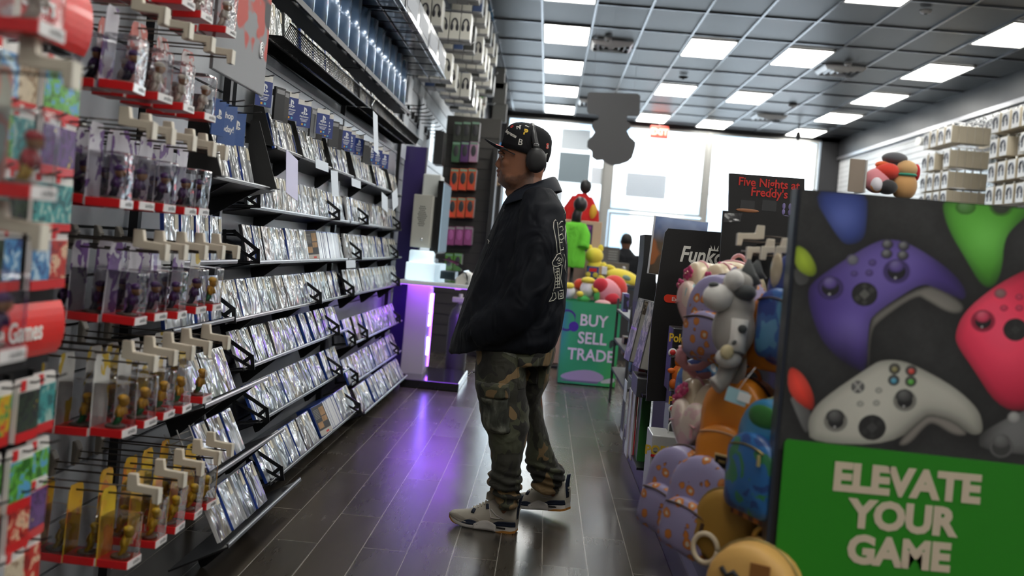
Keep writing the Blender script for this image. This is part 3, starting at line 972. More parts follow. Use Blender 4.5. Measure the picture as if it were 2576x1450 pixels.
def put_divider(x, y, z, th, lab, sc=1.0):
    global divp
    if divp is None:
        t = thing('shelf_divider', lab, 'divider', (x, y, z), (0, -R(th), 0), 'black slotted shelf dividers')
        bars = [((-.15, 0), (.004, 0), .014), ((.0, 0), (.0, .052), .016), ((.0, .05), (-.105, .135), .016), ((-.15, .135), (-.10, .135), .014), ((-.145, 0), (-.145, .14), .014), ((.0, .0), (-.145, .10), .013), ((-.035, .03), (-.005, .05), .016)]
        m = MB()
        for (a, b, w) in bars:
            d = Vector((b[0] - a[0], 0, b[1] - a[1])); L = d.length; an = math.atan2(d.z, d.x)
            m.box((L / 2, 0, 0), (L + w * .6, .004, w), 0, Matrix.Translation((a[0], 0, a[1] + .004)) @ Matrix.Rotation(-an, 4, 'Y'))
        m.build('plate', BLACKM, t)
        MB().box((-.07, -.02, .002), (.10, .045, .003)).build('foot', BLACKM, t)
        divp = t
    else:
        o = copy_tree(divp, (x, y, z), (0, -R(th), 0), lab); o.scale = (sc, 1, sc)


RN = ['top', 'second', 'third', 'fourth', 'fifth', 'sixth', 'seventh', 'lowest']
#        X      z     tilt  y0    y1
grows = [(-1.27, 2.07, 6, 4.25, 8.6), (-1.28, 1.615, 15, 4.55, 8.5), (-1.28, 1.325, 12, 4.22, 8.65), (-1.27, 1.085, 14, 4.25, 8.75),
         (-1.25, 0.852, 17, 3.92, 8.75), (-1.23, 0.638, 22, 4.15, 8.7), (-1.20, 0.385, 25, 4.35, 8.6), (-1.10, 0.145, 27, 4.25, 8.36)]
YS = 6.38
for r, (x, z, th, y0, y1) in enumerate(grows):
    for bay, (a, b_) in enumerate(((y0, YS - .01), (YS + .01, y1))):
        zz = z - (0.105 if (bay and r in (5, 6)) else 0.0) - (0.04 if bay and r == 7 else 0)
        xx = x + (0.02 if bay and r >= 5 else 0)
        bn = ('near', 'far')[bay]
        if r != 0:
            make_shelf('display_shelf', 'black tilted display shelf, %s level in the %s bay of the game wall' % (RN[r], bn), xx, a, b_, zz, th, 0.16 if r < 5 else 0.2)
        else:
            t = thing('wire_shelf', 'black wire shelf at the top of the %s bay of the game wall' % bn, 'shelf', (xx, (a + b_) / 2, zz), (0, 0, 0), 'black shelves on the game wall')
            L = b_ - a; m = MB()
            for i in range(int(L / 0.022)):
                yy = -L / 2 + i * 0.022 + .01
                m.tube([(-.13, yy, 0), (0.06, yy, 0.0), (0.085, yy, 0.055)], 0.0028, 5, 0, None, False)
            m.build('wire_deck', WIRE, t)
            m = MB()
            for (xw, zw) in ((-.13, -.004), (-.03, -.004), (0.06, -.004), (0.085, 0.055)): m.tube([(xw, -L / 2, zw), (xw, L / 2, zw)], 0.004, 6)
            m.build('frame', WIRE, t)
        # cases
        n = int((b_ - a - .1) / 0.140)
        y = a + 0.10; i = 0; gap = 0
        skip = {(3, 0): (5.42, 6.26), (7, 0): (5.36, 5.95)}.get((r, bay))
        while y < b_ - 0.08:
            if skip and skip[0] < y < skip[1]: y += .02; continue
            M = tilt(xx, y, zz, th) @ Matrix.Translation((-.018 - random.uniform(0, .003), 0, 0.0)) @ Matrix.Rotation(random.uniform(-.015, .035), 4, 'Z') @ Matrix.Rotation(random.uniform(-.05, .02), 4, 'Y')
            put_case(M, '$ game case, %s from near end, %s shelf of the %s bay' % (ORD[i], RN[r], bn), 'sleeved game cases on the game wall',
                     None if r not in (0, 1) else random.choice((3, 4, 0, 5)))
            i += 1
            y += 0.1405 + random.uniform(-.008, .010) + (0.05 if random.random() < .05 else 0)

# spine-out stacks, each with one turned-out back cover before it
spn = None; SPM = pm((0.66, 0.67, 0.68), .35, coat=.5)


def back_art(u, v):
    o = np.zeros(u.shape + (3,)); o[...] = (.035, .036, .04); n = vnoise(u, v, 6, 11)
    for (a, b_, c, d) in ((.55, .95, .62, .92), (.55, .95, .42, .60), (.1, .5, .25, .45)):
        q = ((u > a) & (u < b_) & (v > c) & (v < d)); o[q] = np.stack([.20 + .2 * n, .12 + .10 * n, .05 + .05 * n], -1)[q]
    q = (v < .18); o[q] = (.45, .42, .38); q = (v < .12) & (v > .06) & (u > .5) & (u < .75); o[q] = (.5, .04, .03)
    for k_ in range(7): o[(np.abs(v - .88 + k_ * .05) < .008) & (u > .08) & (u < .48)] = (.22, .22, .22)
    return o


for r, y0_, n_, nm in ((3, 5.58, 40, 'fourth'), (7, 5.52, 24, 'lowest')):
    x, z, th = grows[r][:3]
    M = tilt(x, y0_ - .085, z, th) @ Matrix.Translation((-.012, 0, 0)) @ Matrix.Rotation(-.30, 4, 'Z')
    t = thing('game_case', 'game case turned to its dark back cover on the %s shelf' % nm, 'game case', M.to_translation(), M.to_euler())
    MB().box((-.007, 0, .086), (.014, .135, .172)).build('case', CASEB, t, .002)
    printed('back_cover', .128, .165, 50, 64, back_art, t, facing((.0006, 0, .086), (1, 0, 0)))
    for i in range(n_):
        M = tilt(x, y0_ + i * .0165, z, th) @ Matrix.Translation((-.018 - random.uniform(0, .004), 0, 0))
        lab = 'white spined game case, %s in the spine-out stack on the %s shelf' % (ORD[i], nm)
        if spn is None:
            spn = thing('game_case', lab, 'game case', M.to_translation(), M.to_euler(), 'game cases showing their spines')
            MB().box((-.066, 0, .086), (.132, .0148, .170)).build('case', CASEB, spn, .001)
            MB().box((.0004, 0, .084), (.0012, .0132, .160)).build('spine_sheet', SPM, spn)
        else:
            copy_tree(spn, M.to_translation(), M.to_euler(), lab)

# dividers: row -> list of Y
for r, ys in {2: (4.30, 5.95, 6.9, 8.4), 3: (4.33, 6.7, 8.35), 4: (4.0, 5.52, 6.45, 8.45), 5: (4.25, 6.0, 6.55, 7.0, 8.55), 6: (4.45, 6.05, 6.6, 8.4), 7: (4.40, 6.22)}.items():
    x, z, th = grows[r][:3]
    for i, y in enumerate(ys):
        dz = 0.0
        if y > YS and r in (5, 6): dz = -.105
        if y > YS and r == 7: dz = -.04
        put_divider(x + .035, y - .072, z + dz, th * .4, 'black slotted divider, %s from near end, %s shelf of the game wall' % (ORD[i], RN[r]))

# tall plain black dividers on the second shelf
x, z, th = grows[1][:3]
dp = None
for i, y in enumerate((4.46, 5.02, 5.72, 6.42, 7.2, 7.95)):
    lab = 'tall plain black divider plate, %s from the near end on the second game shelf' % ORD[i]
    if dp is None:
        dp = thing('divider_plate', lab, 'divider', (x, y, z), 0, 'tall black divider plates')
        MB().prism([(0.01, 0), (-.12, 0), (-.12, .27), (-.085, .27)], .006, 0, Matrix(((1, 0, 0, 0), (0, 0, -1, 0), (0, 1, 0, 0), (0, 0, 0, 1)))).build('plate', pm((0.012, 0.012, 0.012), 0.7), dp)
        MB().box((-.05, .02, .0015), (.12, .04, .003)).build('foot', BLACK, dp)
    else:
        copy_tree(dp, (x, y, z), None, lab)

# ---- near bay with larger displays (beside the figure hooks)
nrow = [('top', -1.16, 1.40, 15, 3.36, 4.02, 4, (5, 4, 0, 0)), ('second', -1.22, 1.10, 6, 3.22, 3.80, 4, (0, 0, 0, 0)), ('third', -1.22, 0.875, 10, 3.28, 3.82, 4, (0, 1, 3, 0)),
        ('fourth', -1.12, 0.625, 24, 3.36, 4.02, 3, (1, 5, 4)), ('fifth', -1.08, 0.385, 26, 3.42, 4.2, 3, (0, 2, 0)), ('lowest', -1.00, 0.165, 27, 3.36, 4.25, 4, (4, 0, 1, 3))]
for rn, x, z, th, y0, y1, n, ks in nrow:
    make_shelf('display_shelf', 'black tilted shelf beside the boxed figures, %s of the near column' % rn, x + .02, y0 - .05, y1 + .05, z, th, 0.22)
    for i in range(n):
        y = y0 + 0.085 + i * 0.150
        M = tilt(x, y, z, th) @ Matrix.Translation((-.03, 0, 0)) @ Matrix.Rotation(random.uniform(-.02, .05), 4, 'Z') @ Matrix.Diagonal((1, 1.0, 1.06, 1))
        put_case(M, '$ game case beside the boxed figures, %s on the %s near shelf' % (ORD[i], rn), 'sleeved game cases in the near column', ks[i])
for i, y in enumerate((3.32, 4.0)):
    o = copy_tree(dp, (-1.12, y, 1.40), None, 'tall black divider plate at the %s end of the near column top shelf' % ('near', 'far')[i])
t = thing('wire_rack', 'small white wire rack end beside the lowest near game shelf', 'rack', (-1.16, 3.33, 0.36), (0, -R(26), 0))
m = MB()
for k in range(7): m.tube([(0, 0, .02 + k * .022), (.09, 0, .02 + k * .022)], .002, 5)
for xx in (0, .045, .09): m.tube([(xx, 0, 0), (xx, 0, .17)], .0028, 6)
m.build('wires', pm((0.5, 0.5, 0.48), 0.4), t)
# slotted uprights
for i, y in enumerate((3.30, 4.12, YS, 8.82)):
    m = MB().box((0, 0, 1.15), (.03, .03, 2.3))
    t = tag(m.build('shelf_upright', BLACKM, None, loc=(-1.385, y, 0.0)), 'black slotted wall upright behind the game shelves, %s from the near end' % ORD[i], 'upright', 'shelf uprights')

# ---- hanging blue cards
t = thing('card_panel', 'dark grey backing panel behind the hanging blue cards', 'panel', (-1.385, 6.4, 1.70))
MB().box((0, 0, .15), (.02, 4.4, .30)).build('sheet', pm((0.09, 0.095, 0.10), 0.28, 0.6), t)
MB().box((.012, 0, .29), (.01, 4.4, .02)).build('rail', BLACKM, t)


def ps_logo(mb, s, M, mat):
    # upright P and the flat S ribbon
    P_ = [(-.10, -.5), (.10, -.42), (.10, .25), (.17, .27), (.24, .2), (.24, .02), (.30, -.04), (.42, .0), (.44, .22), (.34, .42), (.10, .52), (-.10, .58)]
    mb.prism([(x * s, y * s) for x, y in P_], .0006, mat, M)
    S1 = [(-.55, -.25), (-.16, -.10), (-.16, -.20), (-.38, -.29), (-.16, -.36), (-.16, -.46), (-.50, -.38)]
    S2 = [(.16, -.12), (.5, -.22), (.6, -.32), (.52, -.4), (.16, -.50), (.16, -.40), (.36, -.33), (.16, -.22)]
    for q in (S1, S2): mb.prism([(x * s, y * s) for x, y in q], .0006, mat, M)


def make_pscard():
    t = thing('gift_card', '', 'gift card')
    w, h = .086, .135
    Mx = Matrix(((0, 0, -1, 0), (1, 0, 0, 0), (0, 1, 0, -h), (0, 0, 0, 1)))
    MB().prism([(-w / 2, 0), (w / 2, 0), (w / 2, h), (-w / 2, h)], .002, 0, Mx).build('card', pm((0.68, 0.66, 0.62), 0.4), t)
    MB().box((.0008, 0, -h / 2 - .012), (.0016, w, h - .026)).build('blue_face', pm((0.015, 0.035, 0.19), 0.3, coat=0.5), t)
    m = MB(); ps_logo(m, .036, facing((.0018, 0, -.055), (1, 0, 0)), 0)
    m.merge(text_mb('PlayStation', .013, .0002), facing((.0022, 0, -.082), (1, 0, 0)))
    for k in range(3): m.box((.002, 0, -.094 - k * .006), (.0005, .05 - k * .008, .0022))
    m.build('print', pm((0.75, 0.77, 0.8), 0.4), t)
    m = MB().box((.002, -.009, -.121), (.0005, .010, .010)); m.build('mark', pm((0.7, 0.35, 0.03), 0.4), t)
    m = MB().box((.002, .009, -.121), (.0005, .010, .010)); m.build('mark', pm((0.1, 0.4, 0.65), 0.4), t)
    return t


pc = make_pscard(); first = True; hk = None
for i, (px, X) in enumerate(((662, -1.27), (733, -1.27), (768, -1.27), (817, -1.24), (828, -1.26), (879, -1.27), (890, -1.28), (912, -1.27), (945, -1.27), (962, -1.27), (980, -1.27))):
    y = at(px, 250, X=X).y
    lab = 'hanging blue and white gift card, %s from the near end above the second game shelf' % ORD[i]
    if first:
        pc.location = (X, y, 1.893); pc.rotation_euler = (0, 0, R(-36)); pc['label'] = lab; pc['group'] = 'hanging blue gift cards'; first = False
    else:
        copy_tree(pc, (X, y, 1.893), (0, 0, R(-36) + random.uniform(-.08, .08)), lab, 'hanging blue gift cards')
    lab = 'black peg hook carrying a gift card, %s from the near end' % ORD[i]
    copy_tree(hookp, (-1.375 + .03, y, 1.885), None, lab, 'black hooks above the second game shelf').scale = (1.6, 1, 1)
dk = None
for i, px in enumerate((695, 708, 785, 800, 840, 852, 925, 935)):
    y = at(px, 270, X=-1.29).y
    lab = 'dark hanging accessory card, %s from the near end among the blue gift cards' % ORD[i]
    if dk is None:
        dk = thing('accessory_card', lab, 'accessory card', (-1.28, y, 1.885), R(-20), 'dark hanging cards')
        MB().box((0, 0, -.075), (.012, .075, .15)).build('card', pm((0.02, 0.02, 0.022), 0.3, coat=0.6), dk)
        MB().box((.007, 0, -.02), (.001, .06, .02)).build('header', pm((0.25, 0.25, 0.26), 0.4), dk)
    else:
        copy_tree(dk, (-1.28, y, 1.885), (0, 0, R(-20) + random.uniform(-.2, .2)), lab)
# blue card stand near the figures
for i, (px, py, s) in enumerate(((553, 250, 1.0), (575, 262, 1.15), (598, 280, 1.0))):
    p = at(px, py, X=-1.12)
    t = thing('gift_card', 'blue gift card hanging beside the top boxed figures, %s of three' % ('leftmost', 'middle', 'rightmost')[i], 'gift card', p, R(-10 - 8 * i), 'blue cards beside the figures')
    copy_tree(hookp, (p.x - .06, p.y, p.z - .008), None, 'black peg hook carrying the %s blue card beside the boxed figures' % ('leftmost', 'middle', 'rightmost')[i], 'black hooks beside the figures').scale = (2, 1, 1)
    MB().box((0, 0, -.06 * s), (.004, .085 * s, .12 * s)).build('card', pm((0.02, 0.07, 0.24), 0.3, coat=0.5), t)
    if i == 1:
        m = MB().merge(text_mb('Shop', .03, .0004), facing((.0028, 0, -.04), (1, 0, 0))).merge(text_mb('today!', .03, .0004), facing((.0028, 0, -.085), (1, 0, 0)))
        m.build('lettering', WHITE, t)
    else:
        m = MB(); ps_logo(m, .03, facing((.0026, 0, -.05), (1, 0, 0)), 0); m.build('print', WHITE, t)

# white price strips hanging off the shelves
for i, (px0, px1, py, h, X, rot) in enumerate(((720, 750, 390, .20, -1.22, -.15), (790, 830, 405, .05, -1.24, 0), (832, 850, 430, .14, -1.2, .05), (872, 920, 452, .05, -1.24, 0),
                                               (938, 950, 285, .26, -1.19, -.05), (985, 1000, 480, .14, -1.26, .2), (860, 905, 655, .05, -1.255, 0), (960, 975, 490, .12, -1.26, -.1))):
    p = at((px0 + px1) / 2, py, X=X); y0 = at(px0, py, X=X).y; y1 = at(px1, py, X=X).y
    w = max(.04, min(y1 - y0, .30))
    m = MB().box((0, 0, -h / 2), (.0015, w, h))
    tag(m.build('price_strip', pm((0.62, 0.68, 0.76), 0.5) if i else pm((0.45, 0.42, 0.62), 0.4), None, loc=p, rot=(rot, -.12, 0)),
        'white paper price strip hanging from the game shelves, %s in the list from the near end' % ORD[i] if False else
        ('lilac printed strip hanging from the second game shelf', 'wide white shelf tag under the second game shelf', 'long white strip curling off the second game shelf', 'wide white tag farther along the second game shelf',
         'tall white strip hanging from the top wire shelf', 'curled white strip at the far end of the second shelf', 'clear label holder on the fourth game shelf', 'narrow white strip near the far shelf end')[i], 'price strip')

# ---- glossy blue panels under the top shelf
BLUEG = NT('glossy_blue_print')
tc = BLUEG.coord('Object', (1, 1, 1), rnd=True)
nz = BLUEG.n('ShaderNodeTexNoise', ins={'Vector': tc, 'Scale': 3.0})
BLUEG.l(BLUEG.ramp(nz.outputs[0], [(0.3, (0.14, 0.26, 0.48)), (0.7, (0.26, 0.40, 0.62))]), BLUEG.b.inputs['Base Color'])
BLUEG.b.inputs['Roughness'].default_value = 0.22; BLUEG.b.inputs['Metallic'].default_value = 0.35; BLUEG.b.inputs['Coat Weight'].default_value = 1.0; BLUEG.b.inputs['Coat Roughness'].default_value = 0.12
bp = None
for i in range(14):
    y = 4.35 + i * 0.29
    lab = 'tall curved glossy blue display box, %s from the near end of the high shelf' % ORD[i]
    if bp is None:
        bp = thing('display_box', lab, 'display box', (-1.36, y, 2.335), 0, 'glossy blue boxes on the high shelf')
        pr = [(-.03, -.14), (.05, -.14)] + [(.05 + .045 * math.sin(PI * j / 10), -.14 + .28 * j / 10) for j in range(1, 10)] + [(.05, .14), (-.03, .14)]
        MB().loft([[(x_, y_, 0) for x_, y_ in pr], [(x_, y_, .36) for x_, y_ in pr]], 0, True).build('sleeve', BLUEG.m, bp)
        MB().box((.01, 0, .364), (.07, .27, .008)).build('lid', pm((0.03, 0.06, 0.15), 0.4), bp)
    else:
        copy_tree(bp, (-1.36, y, 2.335), None, lab)
for i, (a, b_) in enumerate(((4.15, 6.37), (6.39, 8.5))):
    t = thing('ledge_shelf', 'black ledge under the glossy blue boxes, %s half' % ('near', 'far')[i], 'shelf', (-1.36, (a + b_) / 2, 2.325))
    MB().box((0, 0, 0), (.11, b_ - a, .016)).build('deck', BLACK, t)
    MB().box((.09, 0, .0), (.008, b_ - a, .03)).build('front_lip', BLACK, t)

# ---- top wire shelf and dark stock
for i, (a, b_) in enumerate(((3.9, 6.4), (6.42, 8.9))):
    t = thing('wire_shelf', 'long overhead wire shelf with steel rods, %s half' % ('near', 'far')[i], 'shelf', (-1.2, (a + b_) / 2, 2.715))
    L = b_ - a; m = MB()
    for xx in (-.16, 0.0, .12, .16): m.tube([(xx, -L / 2, 0), (xx, L / 2, 0)], .006, 6)
    m.build('rod', pm((0.45, 0.45, 0.5), 0.25, 0.9), t)
    for k in range(int(L / .3) + 1): MB().tube([(-.2, -L / 2 + k * .3, -.008), (.16, -L / 2 + k * .3, -.008)], .004, 6).build('cross_wire', WIRE, t)
    for k in range(4):
        q = thing('carton', 'dark carton lying on the overhead wire shelf, %s of the %s half' % (ORD[k], ('near', 'far')[i]), 'box', (-1.21, a + L * (k + .5) / 4, 2.723), 0, 'dark cartons on the overhead shelf')
        MB().box((0, 0, .11), (.32, L / 4 - .03, .22)).build('box', pm((0.02, 0.025, 0.04), 0.3, coat=0.5), q, 0.004)
        MB().box((.161, 0, .11), (.002, L / 4 - .12, .12)).build('label', pm((0.08, 0.10, 0.14), 0.4), q)

# ---- hanging headset boxes high on the left wall, far half
def make_pack(c, side, name='headset_box', dx=.095, dy=.20, dz=.26, motif=(0.03, 0.03, 0.04)):
    t = thing(name, '', 'box')
    MB().box((0, 0, dz / 2), (dx, dy, dz)).build('box', c, t, 0.003)
    MB().box((dx / 2 + .0006, 0, dz / 2), (.0012, dy * .9, dz * .9)).build('front_print', side, t)
    m = MB(); m.tube([(-.028 * math.cos(a), -dy / 2 - .001, dz * .55 + .06 * math.sin(a)) for a in np.linspace(-.6, 3.7, 14)], .008, 6, 0, None, True, 1.0)
    m.ell((-.026, -dy / 2, dz * .47), (.016, .004, .035)); m.ell((.026, -dy / 2, dz * .47), (.016, .004, .035))
    m.build('printed_headset', pm(motif, 0.4), t)
    MB().box((0, 0, .006), (dx + .002, dy + .002, .014)).build('underside_shade', pm((0.30, 0.30, 0.31), 0.4), t)  # grey paints the shade of the box underside into this band
    MB().prism([(-.03, 0), (.03, 0), (.03, .035), (-.03, .035)], .002, 0, Matrix(((0, 0, 1, -.02), (1, 0, 0, 0), (0, 1, 0, dz), (0, 0, 0, 1)))).build('hang_tab', CLEAR, t)
    return t


WB = pm((0.70, 0.69, 0.62), 0.35, coat=0.3); KB = pm((0.03, 0.032, 0.03), 0.35, coat=0.3); BB = pm((0.05, 0.09, 0.22), 0.35, coat=0.3)
packs = {'white': make_pack(WB, pm((0.75, 0.75, 0.72), 0.3, coat=0.5)), 'black': make_pack(KB, pm((0.06, 0.07, 0.06), 0.3, coat=0.5), motif=(0.12, 0.12, 0.12)), 'blue': make_pack(BB, pm((0.5, 0.55, 0.6), 0.3, coat=0.5), motif=(0.4, 0.4, 0.42))}
used = set()


def put_pack(kind, loc, lab, grp, rot=(0, 0, 0)):
    if kind not in used:
        used.add(kind); o = packs[kind]; o.location = loc; o.rotation_euler = rot; o['label'] = lab; o['group'] = grp; return o
    return copy_tree(packs[kind], loc, rot, lab, grp)


seq = ['white', 'white', 'black', 'white', 'white', 'white', 'black', 'white', 'white', 'white', 'white', 'blue', 'white']
q = 0
for ci, y in enumerate((9.0, 9.5, 10.0, 10.5, 11.0, 11.5, 12.1, 12.7)):
    for ri, z in enumerate((2.78, 3.17, 3.56)):
        for di in range(3):
            kind = seq[(q * 5 + ci + ri * 3) % len(seq)]; q += 1
            xx = -0.90 - di * .105 - .10 * (ri == 0) - (0.22 if ci == 0 and ri < 2 else 0.0) - .05 * (2 - ri) * (ci < 3)
            put_pack(kind, (xx, y, z), '%s headset box hung high, %s on the %s hook, %s row' % (kind, ('front', 'middle', 'back')[di], ORD[ci], ('lower', 'middle', 'upper')[ri]), 'headset boxes hung high on the left wall')
        lab = 'long steel hook under the ceiling holding headset boxes, %s on the %s row' % (ORD[ci], ('lower', 'middle', 'upper')[ri])
        m = MB().tube([(0, 0, 0), (.58, 0, 0), (.60, 0, .02)], .004, 6)
        tag(m.build('wall_hook', STEEL, None, loc=(-1.42, y, z + .285)), lab, 'hook', 'long wall hooks')


def face_box(name, px0, py0, px1, py1, Y, dy, col, lab, face=None, cat='box', grp=None):
    """carton with its near face spanning the given picture box at depth Y"""
    a = at(px0, py1, Y=Y); b_ = at(px1, py0, Y=Y)
    w = b_.x - a.x; h = b_.z - a.z
    t = thing(name, lab, cat, ((a.x + b_.x) / 2, Y + dy / 2, a.z), 0, grp)
    MB().box((0, 0, h / 2), (w, dy, h)).build('box', col, t, 0.004)
    if face: MB().box((0, -dy / 2 - .001, h * .5), (w * .92, .002, h * .9)).build('printed_face', face, t)
    if name == 'carton' and a.z > 2.4: HIGH.append((t, h))
    return t, w, h


HIGH = []


face_box('carton', 1191, 122, 1234, 183, 13.4, .12, pm((0.04, 0.30, 0.62), 0.4), 'bright blue box hung high near the ceiling at the far left', pm((0.03, 0.32, 0.68), 0.35))
t, w, h = face_box('carton', 1184, 213, 1226, 266, 13.0, .12, pm((0.62, 0.62, 0.58), 0.4), 'white box with green cube picture hung high at the far left')
MB().box((0, -.061, h * .9), (w * .95, .002, h * .18)).build('green_band', pm((0.08, 0.4, 0.05), 0.4), t)
m = MB().prism([(-.05, -.04), (0, -.06), (0, .03), (-.05, .045)], .002); m.prism([(0, -.06), (.06, -.035), (.06, .05), (0, .03)], .002); m.prism([(-.05, .045), (0, .03), (.06, .05), (.01, .065)], .003)
MB().merge(m, facing((0, -.061, h * .5), (0, -1, 0))).build('printed_cube', pm((0.05, 0.32, 0.04), 0.4), t)
MB().box((0, -.061, h * .08), (w * .95, .002, h * .12)).build('brown_band', pm((0.3, 0.10, 0.04), 0.4), t)
for i, (a, b_, c, d) in enumerate(((1242, 170, 1272, 225), (1238, 208, 1275, 262), (1236, 262, 1276, 305))):
    face_box('carton', a, b_, c, d, 14.2, .12, pm((0.05, 0.05, 0.045), 0.4), '%s dark grey box hung at the far left wall end, counting from the ceiling' % ORD[i], pm((0.075, 0.075, 0.07), 0.4), 'box', 'dark boxes at the far left')

for t, h in HIGH:
    x = t.location.x; m = MB().tube([(-1.43 - x, 0, 0), (.04, 0, 0), (.06, 0, .015)], .005, 6)
    tag(m.build('wall_hook', STEEL, None, loc=(x, t.location.y, t.location.z + h - .004)), 'steel hook carrying the ' + t['label'].split(' hung')[0] + ' at the far left', 'hook')
# ------------------------------------------------------------------ demo kiosk at the end of the game wall
KG = pm((0.46, 0.45, 0.42), 0.4); KW = pm((0.75, 0.77, 0.8), 0.3, coat=0.4)
t = thing('demo_kiosk', 'grey game demo kiosk with glowing base at the end of the game wall', 'kiosk', (-1.0, 8.85, 0))
ky = 8.85; kx = -1.0


def L(px, py, Y=None, **k_):
    p = at(px, py, Y=Y, **k_); return Vector((p.x - kx, p.y - ky, p.z))


MB().box((.11, 0, .035), (.50, .95, .07)).build('base_plate', pm((0.02, 0.02, 0.024), 0.15, 0.3, coat=0.6), t, .008)
MB().box((-.10, .05, .48), (.20, .26, .84)).build('column', KG, t, .006)
PUR = pm((0.1, 0.02, 0.4), 0.4, emis=(0.34, 0.09, 1.0), es=6.0, name='purple_glow')
PUR2 = pm((0.3, 0.2, 0.6), 0.4, emis=(0.35, 0.25, 1.0), es=22.0, name='violet_neon')
MB().box((.004, .05, .47), (.008, .21, .72)).build('side_panel', pm((0.5, 0.5, 0.55), 0.3), t)
MB().box((.012, .14, .45), (.014, .035, .66)).build('added_glow_strip', PUR, t)  # added glowing strip that feeds the purple streak mirrored in the floor
NS = [[(-.08, .62), (-.08, .78), (.0, .78), (.0, .62)], [(.03, .78), (.085, .78), (.03, .62), (.085, .62)], [(-.08, .60), (-.08, .50), (-.02, .50), (-.02, .60)], [(.02, .50), (.02, .60), (.085, .60)],
      [(-.08, .40), (-.05, .32), (-.02, .40)], [(-.05, .32), (-.05, .24)], [(.02, .28), (.03, .38), (.07, .38), (.08, .28), (.05, .23), (.02, .28)]]
for s_ in NS: MB().tube([(.016, y_, z_) for y_, z_ in s_], .006, 6).build('neon_tube', pm((0.4, 0.5, 0.9), 0.4, emis=(0.22, 0.14, 1.0), es=12.0, name='neon_tube'), t)
MB().box((.08, 0, .885), (.62, .80, .035)).build('table_top', KW, t, .006)
MB().box((.08, 0, .8665), (.58, .76, .002)).build('under_table_glow', pm((0.1, 0.02, 0.4), 0.4, emis=(0.36, 0.10, 1.0), es=7.5, name='purple_underglow'), t)
# glowing console display on the table
PL = pm((0.7, 0.8, 0.85), 0.4, emis=(0.70, 0.90, 1.0), es=0.55)
MB().box((-.06, .02, .98), (.30, .50, .15)).build('console_plinth', PL, t, .01)
MB().lathe([(.10, 1.055), (.11, 1.06), (.11, 1.15), (.10, 1.16), (.001, 1.16)], 28, 0, Matrix.Translation((-.10, -.06, 0))).build('plinth_top', PL, t)
m = MB()
pr = [(.05, .905)] + [(.05 + .30 * math.sin(q) , .905 + .20 * math.cos(q)) for q in np.linspace(0, PI / 2, 9)]
m.prism(pr, .56, 0, Matrix(((1, 0, 0, 0), (0, 0, -1, .28), (0, 1, 0, 0), (0, 0, 0, 1))))
m.build('clear_hood', ACRYL, t)
MB().box((.14, -.02, .965), (.16, .30, .07)).build('demo_console', pm((0.02, 0.04, 0.05), 0.3), t, .01)
# tower with speaker holes, lock
tw = MB().box((-.13, .12, 1.42), (.17, .34, .47)).build('speaker_tower', pm((0.44, 0.43, 0.38), 0.45), t, .006)
m = MB()
for r in range(11):
    for c in range(5):
        x = -.13 + (c - 2) * .016 + (.008 if r % 2 else 0); z = 1.38 + r * .017
        if abs(c - 2 + (.5 if r % 2 else 0)) + abs(r - 5) * .35 < 3.0: m.lathe([(.0055, 0), (.0055, .001), (.001, .001)], 8, 0, facing((x, -.0505, z), (0, -1, 0)))
m.build('speaker_holes', BLACK, tw)
MB().lathe([(.013, 0), (.013, .006), (.006, .010), (.001, .010)], 14, 0, facing((-.115, -.05, 1.26), (0, -1, 0))).build('lock', CHROME, tw)
MB().box((-.10, .35, 1.56), (.16, .30, .60)).build('rear_box', pm((0.62, 0.64, 0.62), 0.4), t, .01)
sc_ = MB().box((.0, .42, 1.47), (.05, .70, .66)).build('monitor', pm((0.01, 0.01, 0.01), 0.2), t, .005)
MB().box((.028, .42, 1.47), (.004, .66, .62)).build('screen', pm((0.20, 0.28, 0.34), 0.08, coat=1.0, emis=(0.55, 0.75, 0.9), es=0.45), sc_)
MB().box((-.03, .12, 1.40), (.05, .05, .5)).build('monitor_arm', BLACK, t)
for i, (dx, dy) in enumerate(((.30, -.28), (.36, .1))):
    h = MB().prism([(0, 0), (.05, 0), (.12, .10), (.07, .16), (.0, .10)], .06, 0, Matrix(((1, 0, 0, dx - .06), (0, 0, -1, dy + .03), (0, 1, 0, .85), (0, 0, 0, 1))))
    ho = h.build('controller_cradle', pm((0.62, 0.60, 0.54), 0.4), t, .006)
    g = MB(); g.ell((dx + .04, dy, .985), (.05, .045, .03), 14, 8); g.ell((dx + .07, dy - .05, .95), (.025, .025, .05), 12, 8); g.ell((dx + .07, dy + .05, .95), (.025, .025, .05), 12, 8)
    g.build('controller', WHITE, ho)
    MB().tube([(dx + .0, dy - .02, 1.01), (dx + .03, dy - .06, 1.0), (dx + .05, dy - .05, .93)], .005, 6).build('cord', BLACK, ho)
p1_ = at(1022, 620, X=-1.33)
t2 = thing('divider_post', 'dark purple upright panel between the game wall and the demo kiosk', 'post', (-1.30, 9.30, 0))
MB().box((0, 0, 1.06), (.20, .035, 2.12)).build('panel', pm((0.035, 0.02, 0.12), 0.35, coat=.3), t2)
MB().box((.105, 0, 1.06), (.012, .045, 2.12)).build('edge_trim', pm((0.22, 0.22, 0.26), 0.3, .5), t2)
t3 = thing('canister', 'grey wrapped canister standing on the floor behind the kiosk column', 'canister', (-.80, 9.75, 0))
MB().lathe([(.09, 0), (.10, .05), (.10, .52), (.075, .60), (.04, .64), (.03, .66)], 20).build('body', pm((0.05, 0.05, 0.055), 0.35, coat=.2), t3)
MB().box((0, 0, .70), (.16, .05, .05)).build('cap', pm((0.4, 0.38, 0.32), 0.5), t3, .006); MB().tube([(0, 0, .64), (0, 0, .76)], .02).build('valve', pm((0.35, 0.33, 0.3), 0.5), t3)

